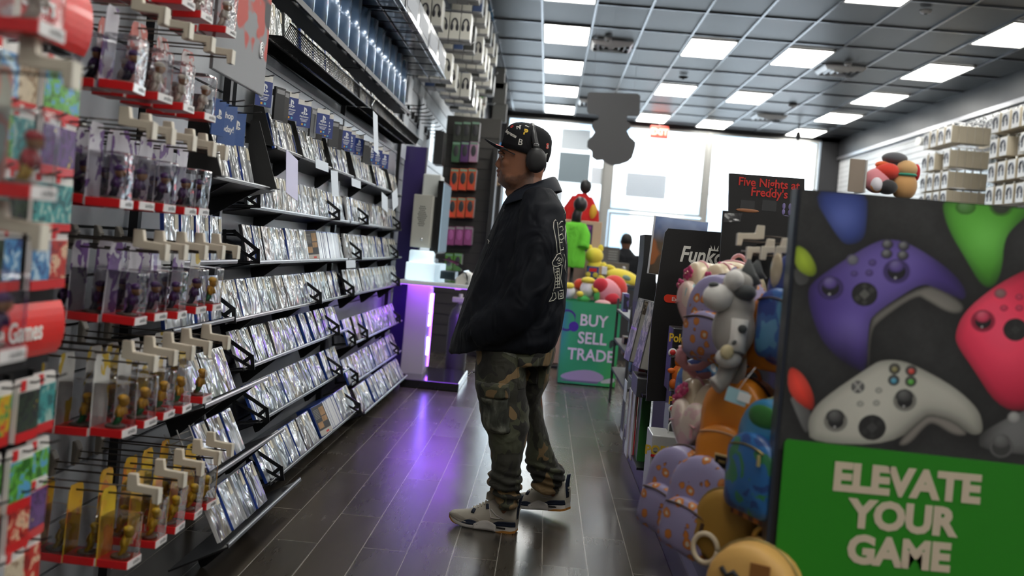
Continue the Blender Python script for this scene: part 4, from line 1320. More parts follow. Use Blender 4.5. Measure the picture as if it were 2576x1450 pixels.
# white posters and hooks on the far white wall
for i, (px, py, w, h) in enumerate(((1018, 330, .30, .5), (1030, 245, .24, .36), (1062, 300, .30, .42), (1085, 350, .3, .5), (1048, 400, .5, .3))):
    p = at(px, py, X=-1.385)
    m = MB().box((0, 0, 0), (.012, w, h))
    tag(m.build('wall_card', pm((0.70, 0.74, 0.8), 0.3, coat=.5), None, loc=p), 'white framed card on the white slatwall above the kiosk, %s of five from the left' % ORD[i], 'card')
for i in range(10):
    p = at(1015 + 8 * i, 265 + 9 * i, X=-1.40)
    o = copy_tree(hookp, (-1.39, p.y, p.z), None, 'black wire hook on the white slatwall above the kiosk, %s from the left' % ORD[i], 'black wall hooks above the kiosk'); o.scale = (2.5, 1, 2)
face_box('console_box', 1088, 330, 1118, 412, 10.4, .3, pm((0.02, 0.02, 0.02), .35), 'black upright box on the white slatwall above the kiosk monitor')

# ------------------------------------------------------------------ accessory rack facing the camera
AYR = 11.3
t = thing('accessory_rack', 'black accessory rack with rows of packed headsets behind the man', 'rack', (-.95, AYR, 0))
MB().box((0, .03, 1.35), (.62, .04, 2.7)).build('back_panel', pm((0.05, 0.047, 0.042), .5), t)
MB().box((.29, -.12, 1.2), (.05, .30, 2.4)).build('side_panel', pm((0.02, 0.02, 0.02), .5), t)
m = MB()
for z in np.arange(.2, 2.6, .12): m.box((0, .006, z), (.62, .008, .006))
m.build('slat_groove', BLACK, t)
colz = {'black': (0.035, 0.04, 0.03), 'green': (0.05, 0.16, 0.06), 'orange': (0.62, 0.10, 0.03), 'pink': (0.32, 0.07, 0.22), 'lime': (0.10, 0.30, 0.03)}
arows = [(332, 'black', 50, 3), (383, 'green', 50, 3), (452, 'orange', 54, 3), (523, 'orange', 50, 3), (594, 'pink', 46, 3), (660, 'lime', 44, 2)]
for r, (py, cn_, hp_, n) in enumerate(arows):
    for c in range(n):
        px = (1152 - r * 4.5) + c * 22
        p = at(px, py, Y=AYR - .14)
        hgt = hp_ / 2504 * AYR
        cn2 = cn_ if r != 1 else ('dark green', 'purple', 'pale pink')[c]
        lab = '%s accessory pack on the black rack, %s row down, %s from left' % (cn2, ORD[r], ORD[c])
        t = thing('accessory_pack', lab, 'accessory pack', (p.x, AYR - .10, p.z - hgt / 2), 0, 'packs on the accessory rack')
        MB().box((0, 0, hgt / 2), (.09, .14, hgt)).build('box', pm(colz[cn_] if r != 1 else ((0.05, 0.13, 0.06), (0.10, 0.03, 0.14), (0.45, 0.25, 0.38))[c], .35, coat=.5), t, .003)
        if cn_ == 'orange':
            MB().prism([(-.043, hgt * .04), (.043, hgt * .04), (-.043, hgt * .45)], .002, 0, Matrix(((1, 0, 0, 0), (0, 0, -1, -.0702), (0, 1, 0, 0), (0, 0, 0, 1)))).build('printed_corner', pm((0.75, 0.07, 0.03), .4), t)
        m = MB().ell((0, -.071, hgt * .55), (.03, .004, hgt * .28), 14, 8)
        m.build('printed_headset', pm((0.04, 0.04, 0.045) if cn_ != 'pink' else (0.45, 0.12, 0.35), .4), t)
        MB().box((0, -.0712, hgt * .92), (.08, .002, hgt * .10)).build('title_band', pm((0.2, 0.35, 0.25) if cn_ != 'pink' else (.3, .3, .3), .5), t)
        if c == n - 1:
            MB().box((.0465, 0, hgt / 2), (.003, .13, hgt * .92)).build('side_label', pm((0.68, 0.68, 0.72), .4), t)
face_box('carton', 1218, 358, 1232, 404, 11.6, .2, pm((0.12, 0.42, 0.02), .4), 'lime green box edge on the shelf beside the cap brim')
t, w, h = face_box('carton', 1228, 360, 1266, 406, 11.55, .2, pm((0.02, 0.20, 0.55), .4), 'blue headset box on the shelf beside the cap brim')
m = MB().ell((.03, -.102, h * .45), (.05, .006, .06), 14, 8); m.build('printed_headset', pm((0.03, 0.04, 0.06), .4), t)
t, w, h = face_box('carton', 1205, 406, 1262, 462, 11.6, .25, CARD, 'brown cardboard box on the dark shelf behind the face')
t, w, h = face_box('dark_cabinet', 1212, 464, 1262, 950, 11.65, .3, pm((0.016, 0.016, 0.018), .5), 'tall black cabinet side behind the face and jacket', None, 'cabinet')

# ------------------------------------------------------------------ buy sell trade bin
bx0, by0, bz = .21, 9.5, .80
t = thing('bargain_bin', 'green cardboard bin reading BUY SELL TRADE full of soft toys', 'bin', (.485, 9.80, 0))
GB = pm((0.03, 0.30, 0.13), .45, coat=.3)
m = MB(); W2_, D2_ = .55, .52
for sx in (-1, 1): m.box((sx * (W2_ / 2 - .004), 0, bz / 2), (.008, D2_, bz))
for sy in (-1, 1): m.box((0, sy * (D2_ / 2 - .004), bz / 2), (W2_ - .016, .008, bz))
m.box((0, 0, .01), (W2_, D2_, .02)); m.build('box', GB, t)


def bst(u, v):
    o = np.zeros(u.shape + (3,)); g = np.array([0.035, 0.36, 0.16])
    o[...] = g * (0.75 + .35 * vnoise(u, v, 2, 5))[..., None]
    a = np.clip(1 - u * 6, 0, 1)[..., None] * np.clip(1.1 - abs(v - .75) * 2, 0, 1)[..., None]
    o = o * (1 - a * .6) + np.array([0.04, 0.10, 0.45]) * a * .6
    a = np.clip(u * 2 - 1.2, 0, 1)[..., None] * np.clip(1 - v * 1.5, 0, 1)[..., None]; o = o * (1 - a) + np.array([0.06, 0.42, 0.05]) * a
    X = u * .55; Z = v * .78
    d = np.abs(np.hypot((X - .04), (Z - .60) * .9) - .085) - .012; a = np.clip(-d / .004, 0, 1) * (X < .12); o = o * (1 - a[..., None]) + np.array([0.05, 0.01, 0.22]) * a[..., None]
    d = np.hypot(X - .11, (Z - .545)) - .05; a = np.clip(-d / .004, 0, 1)[..., None]; o = o * (1 - a) + np.array([0.06, 0.015, 0.30]) * a
    d = sdf(X, Z, smooth_poly([(.46, .44), (.50, .455), (.55, .45), (.55, .40), (.50, .395), (.485, .36), (.46, .37)], 2)); a = np.clip(-d / .003, 0, 1)[..., None]; o = o * (1 - a) + np.array([0.03, 0.05, 0.045]) * a
    d = sdf(X, Z, smooth_poly([(.02, .09), (.28, .16), (.46, .10), (.40, .02), (.03, .03)], 2)); a = np.clip(-d / .004, 0, 1)[..., None]; o = o * (1 - a) + np.array([0.40, 0.33, 0.50]) * a
    d = sdf(X, Z, [(.02, .035), (.03, .02), (.38, .015), (.40, .04)]); a = np.clip(-d / .004, 0, 1)[..., None]; o = o * (1 - a) + np.array([0.16, 0.12, 0.25]) * a
    d = sdf(X, Z, smooth_poly([(.40, .05), (.54, .10), (.55, .04), (.42, .02)], 2)); a = np.clip(-d / .004, 0, 1)[..., None]; o = o * (1 - a) + np.array([0.5, 0.52, 0.5]) * a
    return o


printed('front_print', .55, .78, 150, 210, bst, t, facing((0, -D2_ / 2 - .001, .40), (0, -1, 0)))
m = MB()
for s_, z_ in (('BUY', .62), ('SELL', .45), ('TRADE', .29)):
    m.merge(text_mb(s_, .155, .003, .001, 'CENTER', .92), facing((.02, -D2_ / 2 - .003, z_), (0, -1, 0)))
m.build('lettering', pm((0.72, 0.62, 0.75), .5), t)
m = MB().merge(text_mb('BUY  SELL  TRADE', .07, .002, .001, 'CENTER'), facing((W2_ / 2 + .002, 0, .42), (1, 0, 0), (0, 1, 0)))
m.build('side_lettering', pm((0.72, 0.72, 0.72), .5), t)
# soft toys heaped in the bin: plain generic shapes


def plush(name, lab, loc, parts, rot=(0, 0, 0), cat='soft toy', grp=None, sheen=.3):
    t = thing(name, lab, cat, loc, rot, grp)
    for nm, c, r, col in parts:
        MB().ell(c, r, 20, 12).build(nm, pm(col, .9, sheen=sheen), t)
    return t


PK = (0.72, 0.28, 0.33); RD = (0.55, 0.02, 0.04); YE = (0.75, 0.60, 0.06); WH = (0.72, 0.70, 0.72); GRN_ = (0.05, 0.35, 0.07)
p = at(1528, 735, Y=9.75)
plush('ball_plush', 'big pink round soft toy with red pads on top of the bin', p, [('body', (0, 0, 0), (.15, .14, .135), PK), ('pad', (-.075, -.09, .06), (.075, .06, .075), RD), ('pad', (.045, -.11, -.06), (.075, .055, .06), RD), ('cape', (.06, .03, .03), (.135, .12, .14), (0.62, 0.04, 0.03))])
for i, (px, py, parts) in enumerate(((1432, 735, [('body', (0, 0, 0), (.06, .06, .07), WH), ('cap', (-.01, -.02, .06), (.055, .05, .035), YE)]), (1478, 728, [('body', (0, 0, 0), (.075, .07, .085), WH), ('cap', (.0, -.01, .085), (.07, .06, .035), YE), ('foot', (.07, -.04, .02), (.04, .04, .035), YE)]),
                                     (1461, 722, [('body', (0, .06, .02), (.07, .06, .06), (0.60, 0.05, 0.02))]), (1468, 748, [('body', (0, -.06, -.02), (.065, .05, .04), GRN_), ('toe', (-.04, -.08, .03), (.035, .03, .03), YE)]),
                                     (1500, 745, [('body', (0, -.08, 0), (.03, .03, .06), GRN_), ('toe', (-.01, -.08, .055), (.032, .03, .03), YE)]), (1515, 757, [('body', (0, -.12, -.02), (.08, .05, .035), (0.75, 0.42, 0.42))]))):
    q = at(px, py, Y=9.72)
    plush('soft_toy', ['white soft toy with yellow top at the left of the bin', 'white soft toy with yellow top in the middle of the bin', 'red round soft toy at the back left of the bin', 'green soft toy foot with yellow toe lying low in the bin',
                       'green upright soft toy foot at the centre of the bin', 'pale pink soft toy at the front rim of the bin'][i], q, parts, grp=None)
# cardboard stand, poster, yellow toys behind
t = thing('cardboard_stand', 'plain tan cardboard display back standing behind the bin', 'display stand', (.33, 11.3, 0))
MB().box((0, 0, .82), (.52, .30, 1.62)).build('panel', pm((0.52, 0.36, 0.27), .8), t, .006)
MB().box((-.02, -.152, 1.44), (.36, .004, .30)).build('purple_poster', pm((0.05, 0.015, 0.10), .4), t)
m = MB().prism([(-.02, .02), (.16, .10), (.16, .13), (.05, .14)], .003, 0, facing((-.02, -.155, 1.44), (0, -1, 0))); m.build('pink_burst', pm((0.30, 0.03, 0.28), .4), t)
m = MB().box((-.02, -.156, 1.41), (.24, .002, .03)); m.build('poster_line', pm((0.3, 0.25, 0.4), .4), t)
p = at(1498, 660, Y=11.0)
plush('bear_plush', 'yellow sitting soft toy on the blue box behind the bin', (p.x, 11.0, p.z - .08), [('body', (0, 0, 0), (.10, .09, .12), YE), ('head', (-.02, -.02, .15), (.10, .09, .09), YE), ('arm', (.09, -.05, .02), (.045, .05, .07), YE), ('ear', (-.075, 0, .225), (.03, .02, .045), YE), ('ear', (.045, 0, .235), (.03, .02, .045), YE), ('foot', (.07, -.08, -.10), (.05, .05, .04), YE)])
t, w, h = face_box('carton', 1474, 672, 1508, 705, 10.9, .22, pm((0.02, 0.05, 0.20), .4), 'small dark blue box under the yellow sitting toy')
MB().box((0, -.112, h * .75), (w * .6, .002, h * .25)).build('red_flash', RED, t); m = MB()
for q in (-.05, .03): m.ell((q, -.112, h * .4), (.03, .003, .03), 12, 6)
m.build('yellow_spots', pm((0.6, 0.5, 0.05), .4), t)
t = thing('table', 'dark stock table behind the bin carrying toys and boxes', 'table', (.82, 10.85, 0))
tz = at(1490, 706, Y=11.0).z
MB().box((0, 0, tz - .02), (.46, .5, .03)).build('table_top', GREYD, t)
for sx in (-1, 1):
    for sy in (-1, 1): MB().box((sx * .20, sy * .22, (tz - .035) / 2), (.04, .04, tz - .035)).build('leg', GREYD, t)
p = at(1565, 712, Y=10.9)
plush('cushion_plush', 'flat yellow soft toy cushion lying right of the pink one', (p.x, 10.8, p.z + .045), [('body', (0, 0, 0), (.20, .12, .10), YE), ('ear', (-.17, 0, .07), (.06, .03, .03), YE), ('ear', (.17, 0, .03), (.06, .04, .03), YE), ('blue_pad', (.05, -.06, -.06), (.13, .08, .03), (0.25, 0.40, 0.55)), ('face_patch', (.02, -.105, .02), (.05, .02, .03), (0.2, 0.3, 0.25))], (0, .25, 0))
p = at(1440, 690, Y=10.6)
# shirts on busts
t = thing('mannequin', 'black bust wearing a bright green printed shirt behind the man', 'mannequin', (.29, 10.85, 1.62))
sh = MB()
sh.loft([ring(0, 0, z, rx, ry, 0, 24, 2.1) for z, rx, ry in ((-.52, .13, .10), (-.45, .14, .11), (-.3, .125, .10), (-.15, .12, .095), (-.06, .105, .085), (-.02, .06, .055))])
sh.tube([(-.06, 0, -.06), (-.13, -.03, -.16), (-.15, -.04, -.28)], [.06, .06, .065], 14); sh.tube([(.06, 0, -.06), (.11, -.06, -.16), (.10, -.09, -.30)], [.06, .06, .065], 14)
o = sh.build('shirt', cloth('lime_shirt', (0.16, 0.62, 0.05), .8, .5), t); remesh(o, .014, 4)
SB = bvh_of(o)
for (px, py, s_, c) in ((1466, 575, .055, (.7, .7, .66)), (1464, 605, .035, (.35, .5, .3)), (1471, 590, .03, (.7, .3, .25))):
    q = at(px, py, Y=10.75); mb = MB().prism([(s_ * math.cos(a_) * (1 + .3 * math.sin(3 * a_)), s_ * math.sin(a_)) for a_ in np.linspace(0, 6.0, 14)], .0004)
    d = decal(SB, mb, (q.x, 9.9, q.z), (0, 1, 0))
    if d: d.build('shirt_print', pm(c, .7), t)
nk = MB().tube([(0, 0, -.05), (0, -.01, .05), (.02, -.02, .12)], [.055, .05, .045], 14); nk.ell((.03, -.02, .17), (.075, .085, .085), 16, 10); nk.build('bust', pm((0.015, 0.015, 0.016), .4), t)
MB().tube([(0, 0, -1.62), (0, 0, -.5)], .02).build('stand_pole', BLACK, t); MB().lathe([(.14, -1.62), (.14, -1.60), (.02, -1.59)], 20).build('stand_base', BLACK, t)
t = thing('mannequin', 'black bust wearing a red and dark top, right behind the green shirt', 'mannequin', (.36, 11.75, 1.95))
sh = MB()
sh.loft([ring(0, 0, z, rx, ry, 0, 24, 2.1) for z, rx, ry in ((-.80, .16, .11), (-.5, .15, .11), (-.25, .15, .11), (-.08, .12, .09), (.02, .06, .06))])
sh.tube([(-.06, 0, -.04), (-.16, -.02, -.20), (-.20, -.03, -.50)], [.065, .065, .06], 14); sh.tube([(.06, 0, -.04), (.15, -.03, -.20), (.18, -.05, -.5)], [.065, .065, .06], 14)
o = sh.build('top', cloth('red_top', (0.55, 0.02, 0.02), .8, .5), t); remesh(o, .015, 4)
MB().ell((.03, -.02, .10), (.07, .08, .085), 16, 10).build('bust_head', pm((0.012, 0.012, 0.013), .5), t)
MB().ell((.14, -.06, -.20), (.05, .05, .10), 12, 8).build('yellow_sleeve_patch', pm((0.65, 0.36, 0.03), .8), t)
MB().ell((.12, -.06, -.55), (.07, .06, .22), 14, 8).build('dark_panel', pm((0.03, 0.015, 0.015), .8), t)
MB().tube([(0, 0, -1.92), (0, 0, -.78)], .02).build('stand_pole', BLACK, t); MB().lathe([(.14, -1.92), (.14, -1.90), (.02, -1.89)], 20).build('stand_base', BLACK, t)

# counter equipment
t, w, h = face_box('register_display', 1508, 624, 1560, 662, 12.6, .12, pm((0.05, 0.05, 0.05), .4), 'grey till display unit left of the standing person behind', pm((0.12, 0.125, 0.12), .3), 'till')
m = MB()
for k in range(4): m.box((w * .15, -.063, h * (.3 + .15 * k)), (w * .45, .002, h * .05))
m.build('printed_lines', pm((0.35, 0.37, 0.36), .5), t)
MB().box((0, .02, -.10), (w * .3, .06, .24)).build('stand', GREYD, t)
t, w, h = face_box('receipt_printer', 1515, 664, 1583, 704, 12.3, .3, pm((0.10, 0.09, 0.075), .5), 'dull grey printer box on the counter before the standing person', pm((0.14, 0.125, 0.10), .5), 'printer')
MB().box((0, -.152, h * .3), (w * .8, .004, h * .12)).build('paper_slot', BLACK, t); MB().ell((w * .3, -.15, h * .7), (.03, .01, .03), 12, 8).build('knob', STEEL, t)
t = thing('counter', 'dark sales counter behind the bin below the till', 'counter', (1.0, 12.55, 0))
cz = at(1560, 704, Y=12.2).z
MB().box((0, 0, cz / 2 - .02), (1.1, .7, cz - .04)).build('body', pm((0.03, 0.03, 0.035), .5), t); MB().box((0, 0, cz - .02), (1.16, .76, .04)).build('worktop', pm((0.1, 0.1, 0.1), .3), t)
t, w, h = face_box('bag', 1507, 672, 1528, 690, 10.6, .1, pm((0.68, 0.68, 0.70), .6), 'small white paper bag between the yellow toys')
MB().box((-.03, -.052, h * .5), (.03, .003, h)).build('brown_side', pm((0.45, 0.3, 0.14), .6), t)

# the second person, seen from behind near the door
px_, pz_ = 1.135, 0.0
b2 = MB(); Y2 = 14.5
b2.loft([ring(1.14, Y2, z, rx, ry, 0, 28, 2) for z, rx, ry in ((1.395, .055, .06), (1.42, .068, .078), (1.46, .078, .092), (1.51, .080, .098), (1.56, .074, .09), (1.60, .05, .06), (1.615, .02, .03))])
for s in (-1, 1): b2.ell((1.14 + s * .082, Y2 + .01, 1.49), (.014, .022, .032), 10, 8)
b2.ell((1.14, Y2 + .105, 1.485), (.016, .022, .028), 10, 8); b2.tube([(1.14, Y2, 1.30), (1.14, Y2, 1.42)], [.075, .062], 18)
b2.loft([ring(1.14, Y2, z, rx, ry, 0, 28, 2.2) for z, rx, ry in ((1.34, .08, .08), (1.30, .16, .10), (1.1, .18, .12), (.9, .17, .12))])
for s in (-1, 1):
    b2.tube([(1.14 + s * .18, Y2, 1.26), (1.14 + s * .22, Y2 + .02, 1.02), (1.14 + s * .20, Y2 + .10, .84)], [.05, .042, .033], 12); b2.ell((1.14 + s * .19, Y2 + .13, .79), (.03, .04, .045), 10, 8)
    b2.tube([(1.14 + s * .09, Y2, .92), (1.14 + s * .10, Y2, .48), (1.14 + s * .10, Y2 + .02, .06)], [.085, .06, .045], 14); b2.ell((1.14 + s * .10, Y2 + .07, .04), (.045, .13, .04), 12, 8)
p2 = b2.build('person', pm((0.20, 0.10, 0.065), .5)); remesh(p2, .012, 4)
tag(p2, 'person in dark clothes standing with back turned near the bright door', 'person')
hr = MB(); hr.loft([ring(1.14, Y2 - .012, z, rx, ry, 0, 24, 2) for z, rx, ry in ((1.465, .074, .082), (1.50, .084, .094), (1.54, .084, .096), (1.585, .068, .08), (1.615, .035, .045))]); hr.build('hair', HAIR, p2)
jk = MB()
jk.loft([ring(1.14, Y2, z, rx, ry, 0, 32, 2.3) for z, rx, ry in ((.66, .19, .135), (.8, .195, .14), (1.0, .20, .145), (1.18, .205, .14), (1.27, .19, .125), (1.33, .13, .10), (1.385, .075, .075), (1.40, .07, .072))])
for s in (-1, 1): jk.tube([(1.14 + s * .14, Y2, 1.29), (1.14 + s * .205, Y2, 1.18), (1.14 + s * .24, Y2 + .02, 1.0), (1.14 + s * .22, Y2 + .09, .84)], [.07, .075, .068, .055], 16)
o = jk.build('jacket', cloth('black_coat', (0.008, 0.009, 0.012), .7, .5), p2); remesh(o, .016, 5)
tq = MB()
for s in (-1, 1): tq.tube([(1.14 + s * .085, Y2, .80), (1.14 + s * .10, Y2, .48), (1.14 + s * .10, Y2 + .01, .08)], [.105, .085, .075], 16)
o = tq.build('trousers', pm((0.012, 0.014, 0.02), .8), p2)
for s in (-1, 1): MB().ell((1.14 + s * .10, Y2 + .06, .045), (.055, .145, .045), 14, 8).build('shoe', pm((0.02, 0.02, 0.02), .5), p2)

# hanging cutout sign
sg = thing('hanging_sign', 'dark grey cutout sign hanging from the ceiling before the windows', 'hanging sign', (.63, 12.0, 0))
out = [(1478, 236), (1484, 232), (1604, 236), (1611, 242), (1609, 287), (1604, 293), (1578, 292), (1575, 303), (1587, 312), (1585, 323), (1577, 330), (1585, 345), (1599, 358), (1598, 372), (1594, 384), (1591, 396), (1580, 407), (1560, 414), (1538, 417), (1525, 411), (1516, 403), (1500, 404), (1489, 396), (1489, 382), (1477, 370), (1478, 355), (1490, 342), (1496, 333), (1488, 318), (1493, 306), (1504, 302), (1507, 290), (1482, 287), (1477, 280)]
P2 = []
for q in out:
    w_ = at(q[0], q[1], Y=12.0); P2.append((w_.x - .63, w_.z))
MB().prism(P2, .012, 0, Matrix(((1, 0, 0, 0), (0, 0, -1, .006), (0, 1, 0, 0), (0, 0, 0, 1)))).build('board', pm((0.075, 0.075, 0.08), .6), sg)
zt = at(1540, 236, Y=12.0).z
for dx in (-.25, .25): MB().tube([(dx, 0, zt - .02), (dx, 0, HZ)], .0016, 5).build('wire', GREYM, sg)
# ------------------------------------------------------------------ the man in the aisle
MY = 4.45
man = None


def ipl(z, tab):
    zs = [a for a, b in tab]; xs = [b for a, b in tab]
    return float(np.interp(z, zs, xs))


# ---- body: head, neck, trunk, arms and legs in one surface
HC = Vector((-0.145, MY - 0.02, 1.64))
bd = MB()
head = [(1.500, -.195, -.062, .050), (1.515, -.222, -.058, .058), (1.532, -.240, -.054, .066), (1.548, -.2435, -.052, .070), (1.562, -.2415, -.050, .073), (1.580, -.2425, -.047, .0745), (1.600, -.240, -.045, .0755),
        (1.620, -.2385, -.042, .0765), (1.640, -.2405, -.039, .077), (1.655, -.2495, -.037, .0775), (1.675, -.2490, -.037, .077), (1.70, -.236, -.045, .074), (1.73, -.222, -.058, .066), (1.755, -.195, -.08, .05), (1.775, -.16, -.11, .03)]
rings = []
for z, xf, xb, w in head:
    r_ = []
    cx = (xf + xb) / 2; rx = (xb - xf) / 2
    for j in range(44):
        a = 2 * PI * j / 44; c, s = math.cos(a), math.sin(a)
        pw = 2.0 if c > 0 else 2.35
        r_.append((cx + rx * math.copysign(abs(c) ** (2 / pw), c), HC.y + w * (1 - .10 * max(0, -c)) * math.copysign(abs(s) ** (2 / pw), s), z))
    rings.append(r_)
bd.loft(rings)
hy = HC.y
# nose
nz_ = []
for z, x, w in ((1.652, -.2475, .009), (1.640, -.2520, .010), (1.626, -.2590, .012), (1.614, -.2655, .0165), (1.606, -.2650, .0185), (1.599, -.2570, .0165), (1.5955, -.248, .012)):
    nz_.append([(-.226, hy - w * 1.3, z), (-.240, hy - w * 1.15, z), (x + .004, hy - w * .7, z), (x, hy, z), (x + .004, hy + w * .7, z), (-.240, hy + w * 1.15, z), (-.226, hy + w * 1.3, z)])
bd.loft(nz_)
for s in (-1, 1): bd.ell((-.249, hy + s * .0145, 1.6045), (.0105, .0075, .0085), 12, 8)
bd.ell((-.2455, hy, 1.5835), (.0105, .022, .0075), 14, 8); bd.ell((-.2425, hy, 1.5635), (.0105, .020, .0075), 14, 8)
bd.ell((-.232, hy, 1.538), (.014, .020, .013), 14, 8)
for s in (-1, 1):
    bd.ell((-.236, hy + s * .034, 1.660), (.016, .026, .008), 14, 8)       # brow ridge
    bd.ell((-.208, hy + s * .043, 1.616), (.026, .019, .024), 14, 8)       # cheek
    bd.ell((-.170, hy + s * .052, 1.550), (.05, .019, .032), 14, 8)       # jowl
    bd.ell((-.098, hy + s * .078, 1.632), (.022, .010, .032), 12, 8)       # ear
bd.tube([(-.130, hy, 1.60), (-.115, hy, 1.53), (-.100, MY, 1.44)], [.066, .072, .085], 20)
bd.tube([(-.195, hy, 1.515), (-.150, hy, 1.485), (-.13, MY, 1.45)], [.028, .05, .06], 16)
# trunk, arms, legs (hidden by the clothes)
bd.loft([ring(-.10, MY, z, rx, ry, 0.15, 32, 2.2) for z, rx, ry in ((1.46, .07, .10), (1.42, .09, .15), (1.30, .12, .18), (1.1, .13, .17), (.95, .14, .17), (.84, .13, .165))])
for s in (-1, 1):
    bd.tube([(-.07, MY + s * .17, 1.40), (-.09, MY + s * .21, 1.16), (-.12, MY + s * .20, 1.06), (-.22, MY + s * .17, .96)], [.055, .048, .045, .035], 16)
    bd.ell((-.255, MY + s * .165, .93), (.045, .018, .04), 12, 8)
bd.tube([(-.16, MY - .09, .88), (-.14, MY - .09, .62), (-.115, MY - .09, .46), (-.09, MY - .09, .30), (-.085, MY - .09, .12), (-.085, MY - .09, .06)], [.085, .07, .058, .042, .022, .02], 18)
bd.tube([(-.03, MY + .08, .85), (-.01, MY + .11, .62), (.015, MY + .14, .46), (.06, MY + .175, .30), (.105, MY + .20, .17), (.145, MY + .222, .10)], [.075, .04, .04, .034, .022, .02], 18)
man = bd.build('person', pm((0.25, 0.12, 0.07), 0.5))
remesh(man, 0.0048, 5, 0.5)
ME = man.data
# stubble and lip tone belong to the skin
ca = ME.color_attributes.new('Col', 'FLOAT_COLOR', 'POINT')
cols = []
for v in ME.vertices:
    x, y, z = v.co; y -= hy
    base = np.array((0.265, 0.112, 0.060))
    n = noise.noise(v.co * 40) * .06
    beard = 0.0
    if z < 1.605 and x < -.085:
        zl = float(np.interp(x, [-.27, -.246, -.236, -.222, -.19, -.14, -.10, -.085], [1.602, 1.602, 1.598, 1.575, 1.562, 1.575, 1.600, 1.62]))
        f_ = min(1, max(0, (zl + .006 * noise.noise(v.co * 70) - z) / .014)); f_ = f_ * f_ * (3 - 2 * f_)
        beard = f_ * min(1, max(0, (z - 1.492) / .014)) * (.58 + noise.noise(v.co * 160) * .25)
        if x < -.236 and abs(y) < .022 and 1.556 < z < 1.590: beard *= .2
    lip = 1.0 if (x < -.236 and abs(y) < .022 and (1.556 < z < 1.590)) else 0
    c = base * (1 + n)
    c = c * (1 - .45 * lip) + np.array((0.22, 0.07, 0.055)) * .45 * lip
    c = c * (1 - beard) + np.array((0.035, 0.022, 0.018)) * beard
    cols.append((*c, 1))
ca.data.foreach_set('color', np.array(cols, dtype=np.float32).ravel())
k = NT('skin'); a = k.n('ShaderNodeVertexColor', layer_name='Col'); k.l(a.outputs[0], k.b.inputs['Base Color']); k.b.inputs['Roughness'].default_value = 0.42
k.b.inputs['Subsurface Weight'].default_value = 0.08; k.b.inputs['Subsurface Radius'].default_value = (0.01, 0.004, 0.002)
nz2 = k.n('ShaderNodeTexNoise', ins={'Vector': k.coord(), 'Scale': 350.0}); k.l(k.bump(nz2.outputs[0], .15, .001), k.b.inputs['Normal'])
ME.materials.clear(); ME.materials.append(k.m)
tag(man, 'man in dark jacket, camouflage trousers and cap standing in the aisle looking left at games', 'person')
for s in (-1, 1):
    e = MB().ell((-.2215, hy + s * .034, 1.6445), (.0125, .0135, .0115), 16, 10).build('eye', pm((0.55, 0.52, 0.48), 0.2), man)
    MB().ell((-.2325, hy + s * .036, 1.6445), (.0035, .0055, .0055), 12, 8).build('iris', pm((0.02, 0.012, 0.008), 0.15), e)
    l = MB()
    for dz, rr in ((.0085, .0045), (-.0095, .0035)):
        l.tube([(-.2215 - .0135 * math.cos(q) * .95, hy + s * (.034 + .017 * math.sin(q)), 1.6445 + dz * math.cos(q * .8)) for q in np.linspace(-1.2, 1.35, 9)], rr, 8)
    l.build('eyelid', k.m if False else pm((0.22, 0.10, 0.06), 0.5), man)
    MB().tube([(-.251, hy + s * .012, 1.662), (-.2485, hy + s * .028, 1.667), (-.236, hy + s * .048, 1.664), (-.222, hy + s * .058, 1.657)], [.003, .0048, .0042, .002], 8).build('eyebrow', HAIR, man)

JK = cloth('dark_jacket_cloth', (0.0042, 0.0055, 0.0095), 0.62, 0.6)
# ---- jacket
YAWB = R(13)
jf = [(.745, -.400), (.80, -.396), (.90, -.368), (.99, -.349), (1.10, -.323), (1.19, -.296), (1.28, -.269), (1.35, -.248), (1.44, -.214), (1.50, -.188), (1.55, -.165)]
jb = [(.745, .060), (.785, .069), (.85, .086), (.96, .100), (1.06, .101), (1.17, .097), (1.275, .088), (1.36, .072), (1.447, .047), (1.50, .020), (1.55, -.006)]
jy = [(.745, .215), (.85, .225), (1.0, .225), (1.2, .222), (1.33, .215), (1.42, .195), (1.48, .150), (1.52, .112), (1.55, .09)]


def hemf(f):
    def g(a):
        # hem rises over the near hip, drops at the front corner
        c = math.cos(a); s = math.sin(a)
        return f * (0.075 * max(0, -s) ** 1.5 * (1 - abs(c + .25)) + (0.03 if c > .5 else 0))
    return g


jm = MB(); rings = []
for i, z in enumerate((.752, .775, .82, .88, .96, 1.04, 1.12, 1.20, 1.28, 1.35, 1.41, 1.45, 1.48, 1.51, 1.535)):
    xf, xb, ry = ipl(z, jf), ipl(z, jb), ipl(z, jy)
    ext = (xb - xf) / 2; rx = math.sqrt(max(ext ** 2 - (ry * math.sin(YAWB)) ** 2, .003)) / math.cos(YAWB)
    rings.append(ring((xf + xb) / 2, MY, z, rx, ry, YAWB, 48, 2.25 if z < 1.4 else 2.0, hemf(max(0, 1 - i / 4))))
jm.loft(rings)
# near sleeve, hand in the pocket
AY = MY - .205
jm.tube([(-.055, AY + .075, 1.475), (-.030, AY + .02, 1.40), (-.035, AY - .012, 1.28), (-.060, AY - .022, 1.14), (-.090, AY - .022, 1.03), (-.135, AY - .018, .96), (-.20, AY + .0, .905), (-.262, AY + .035, .868)],
        [.075, .098, .102, .100, .100, .098, .088, .078], 26)
jm.ell((-.285, AY + .05, .855), (.055, .05, .06), 18, 12)
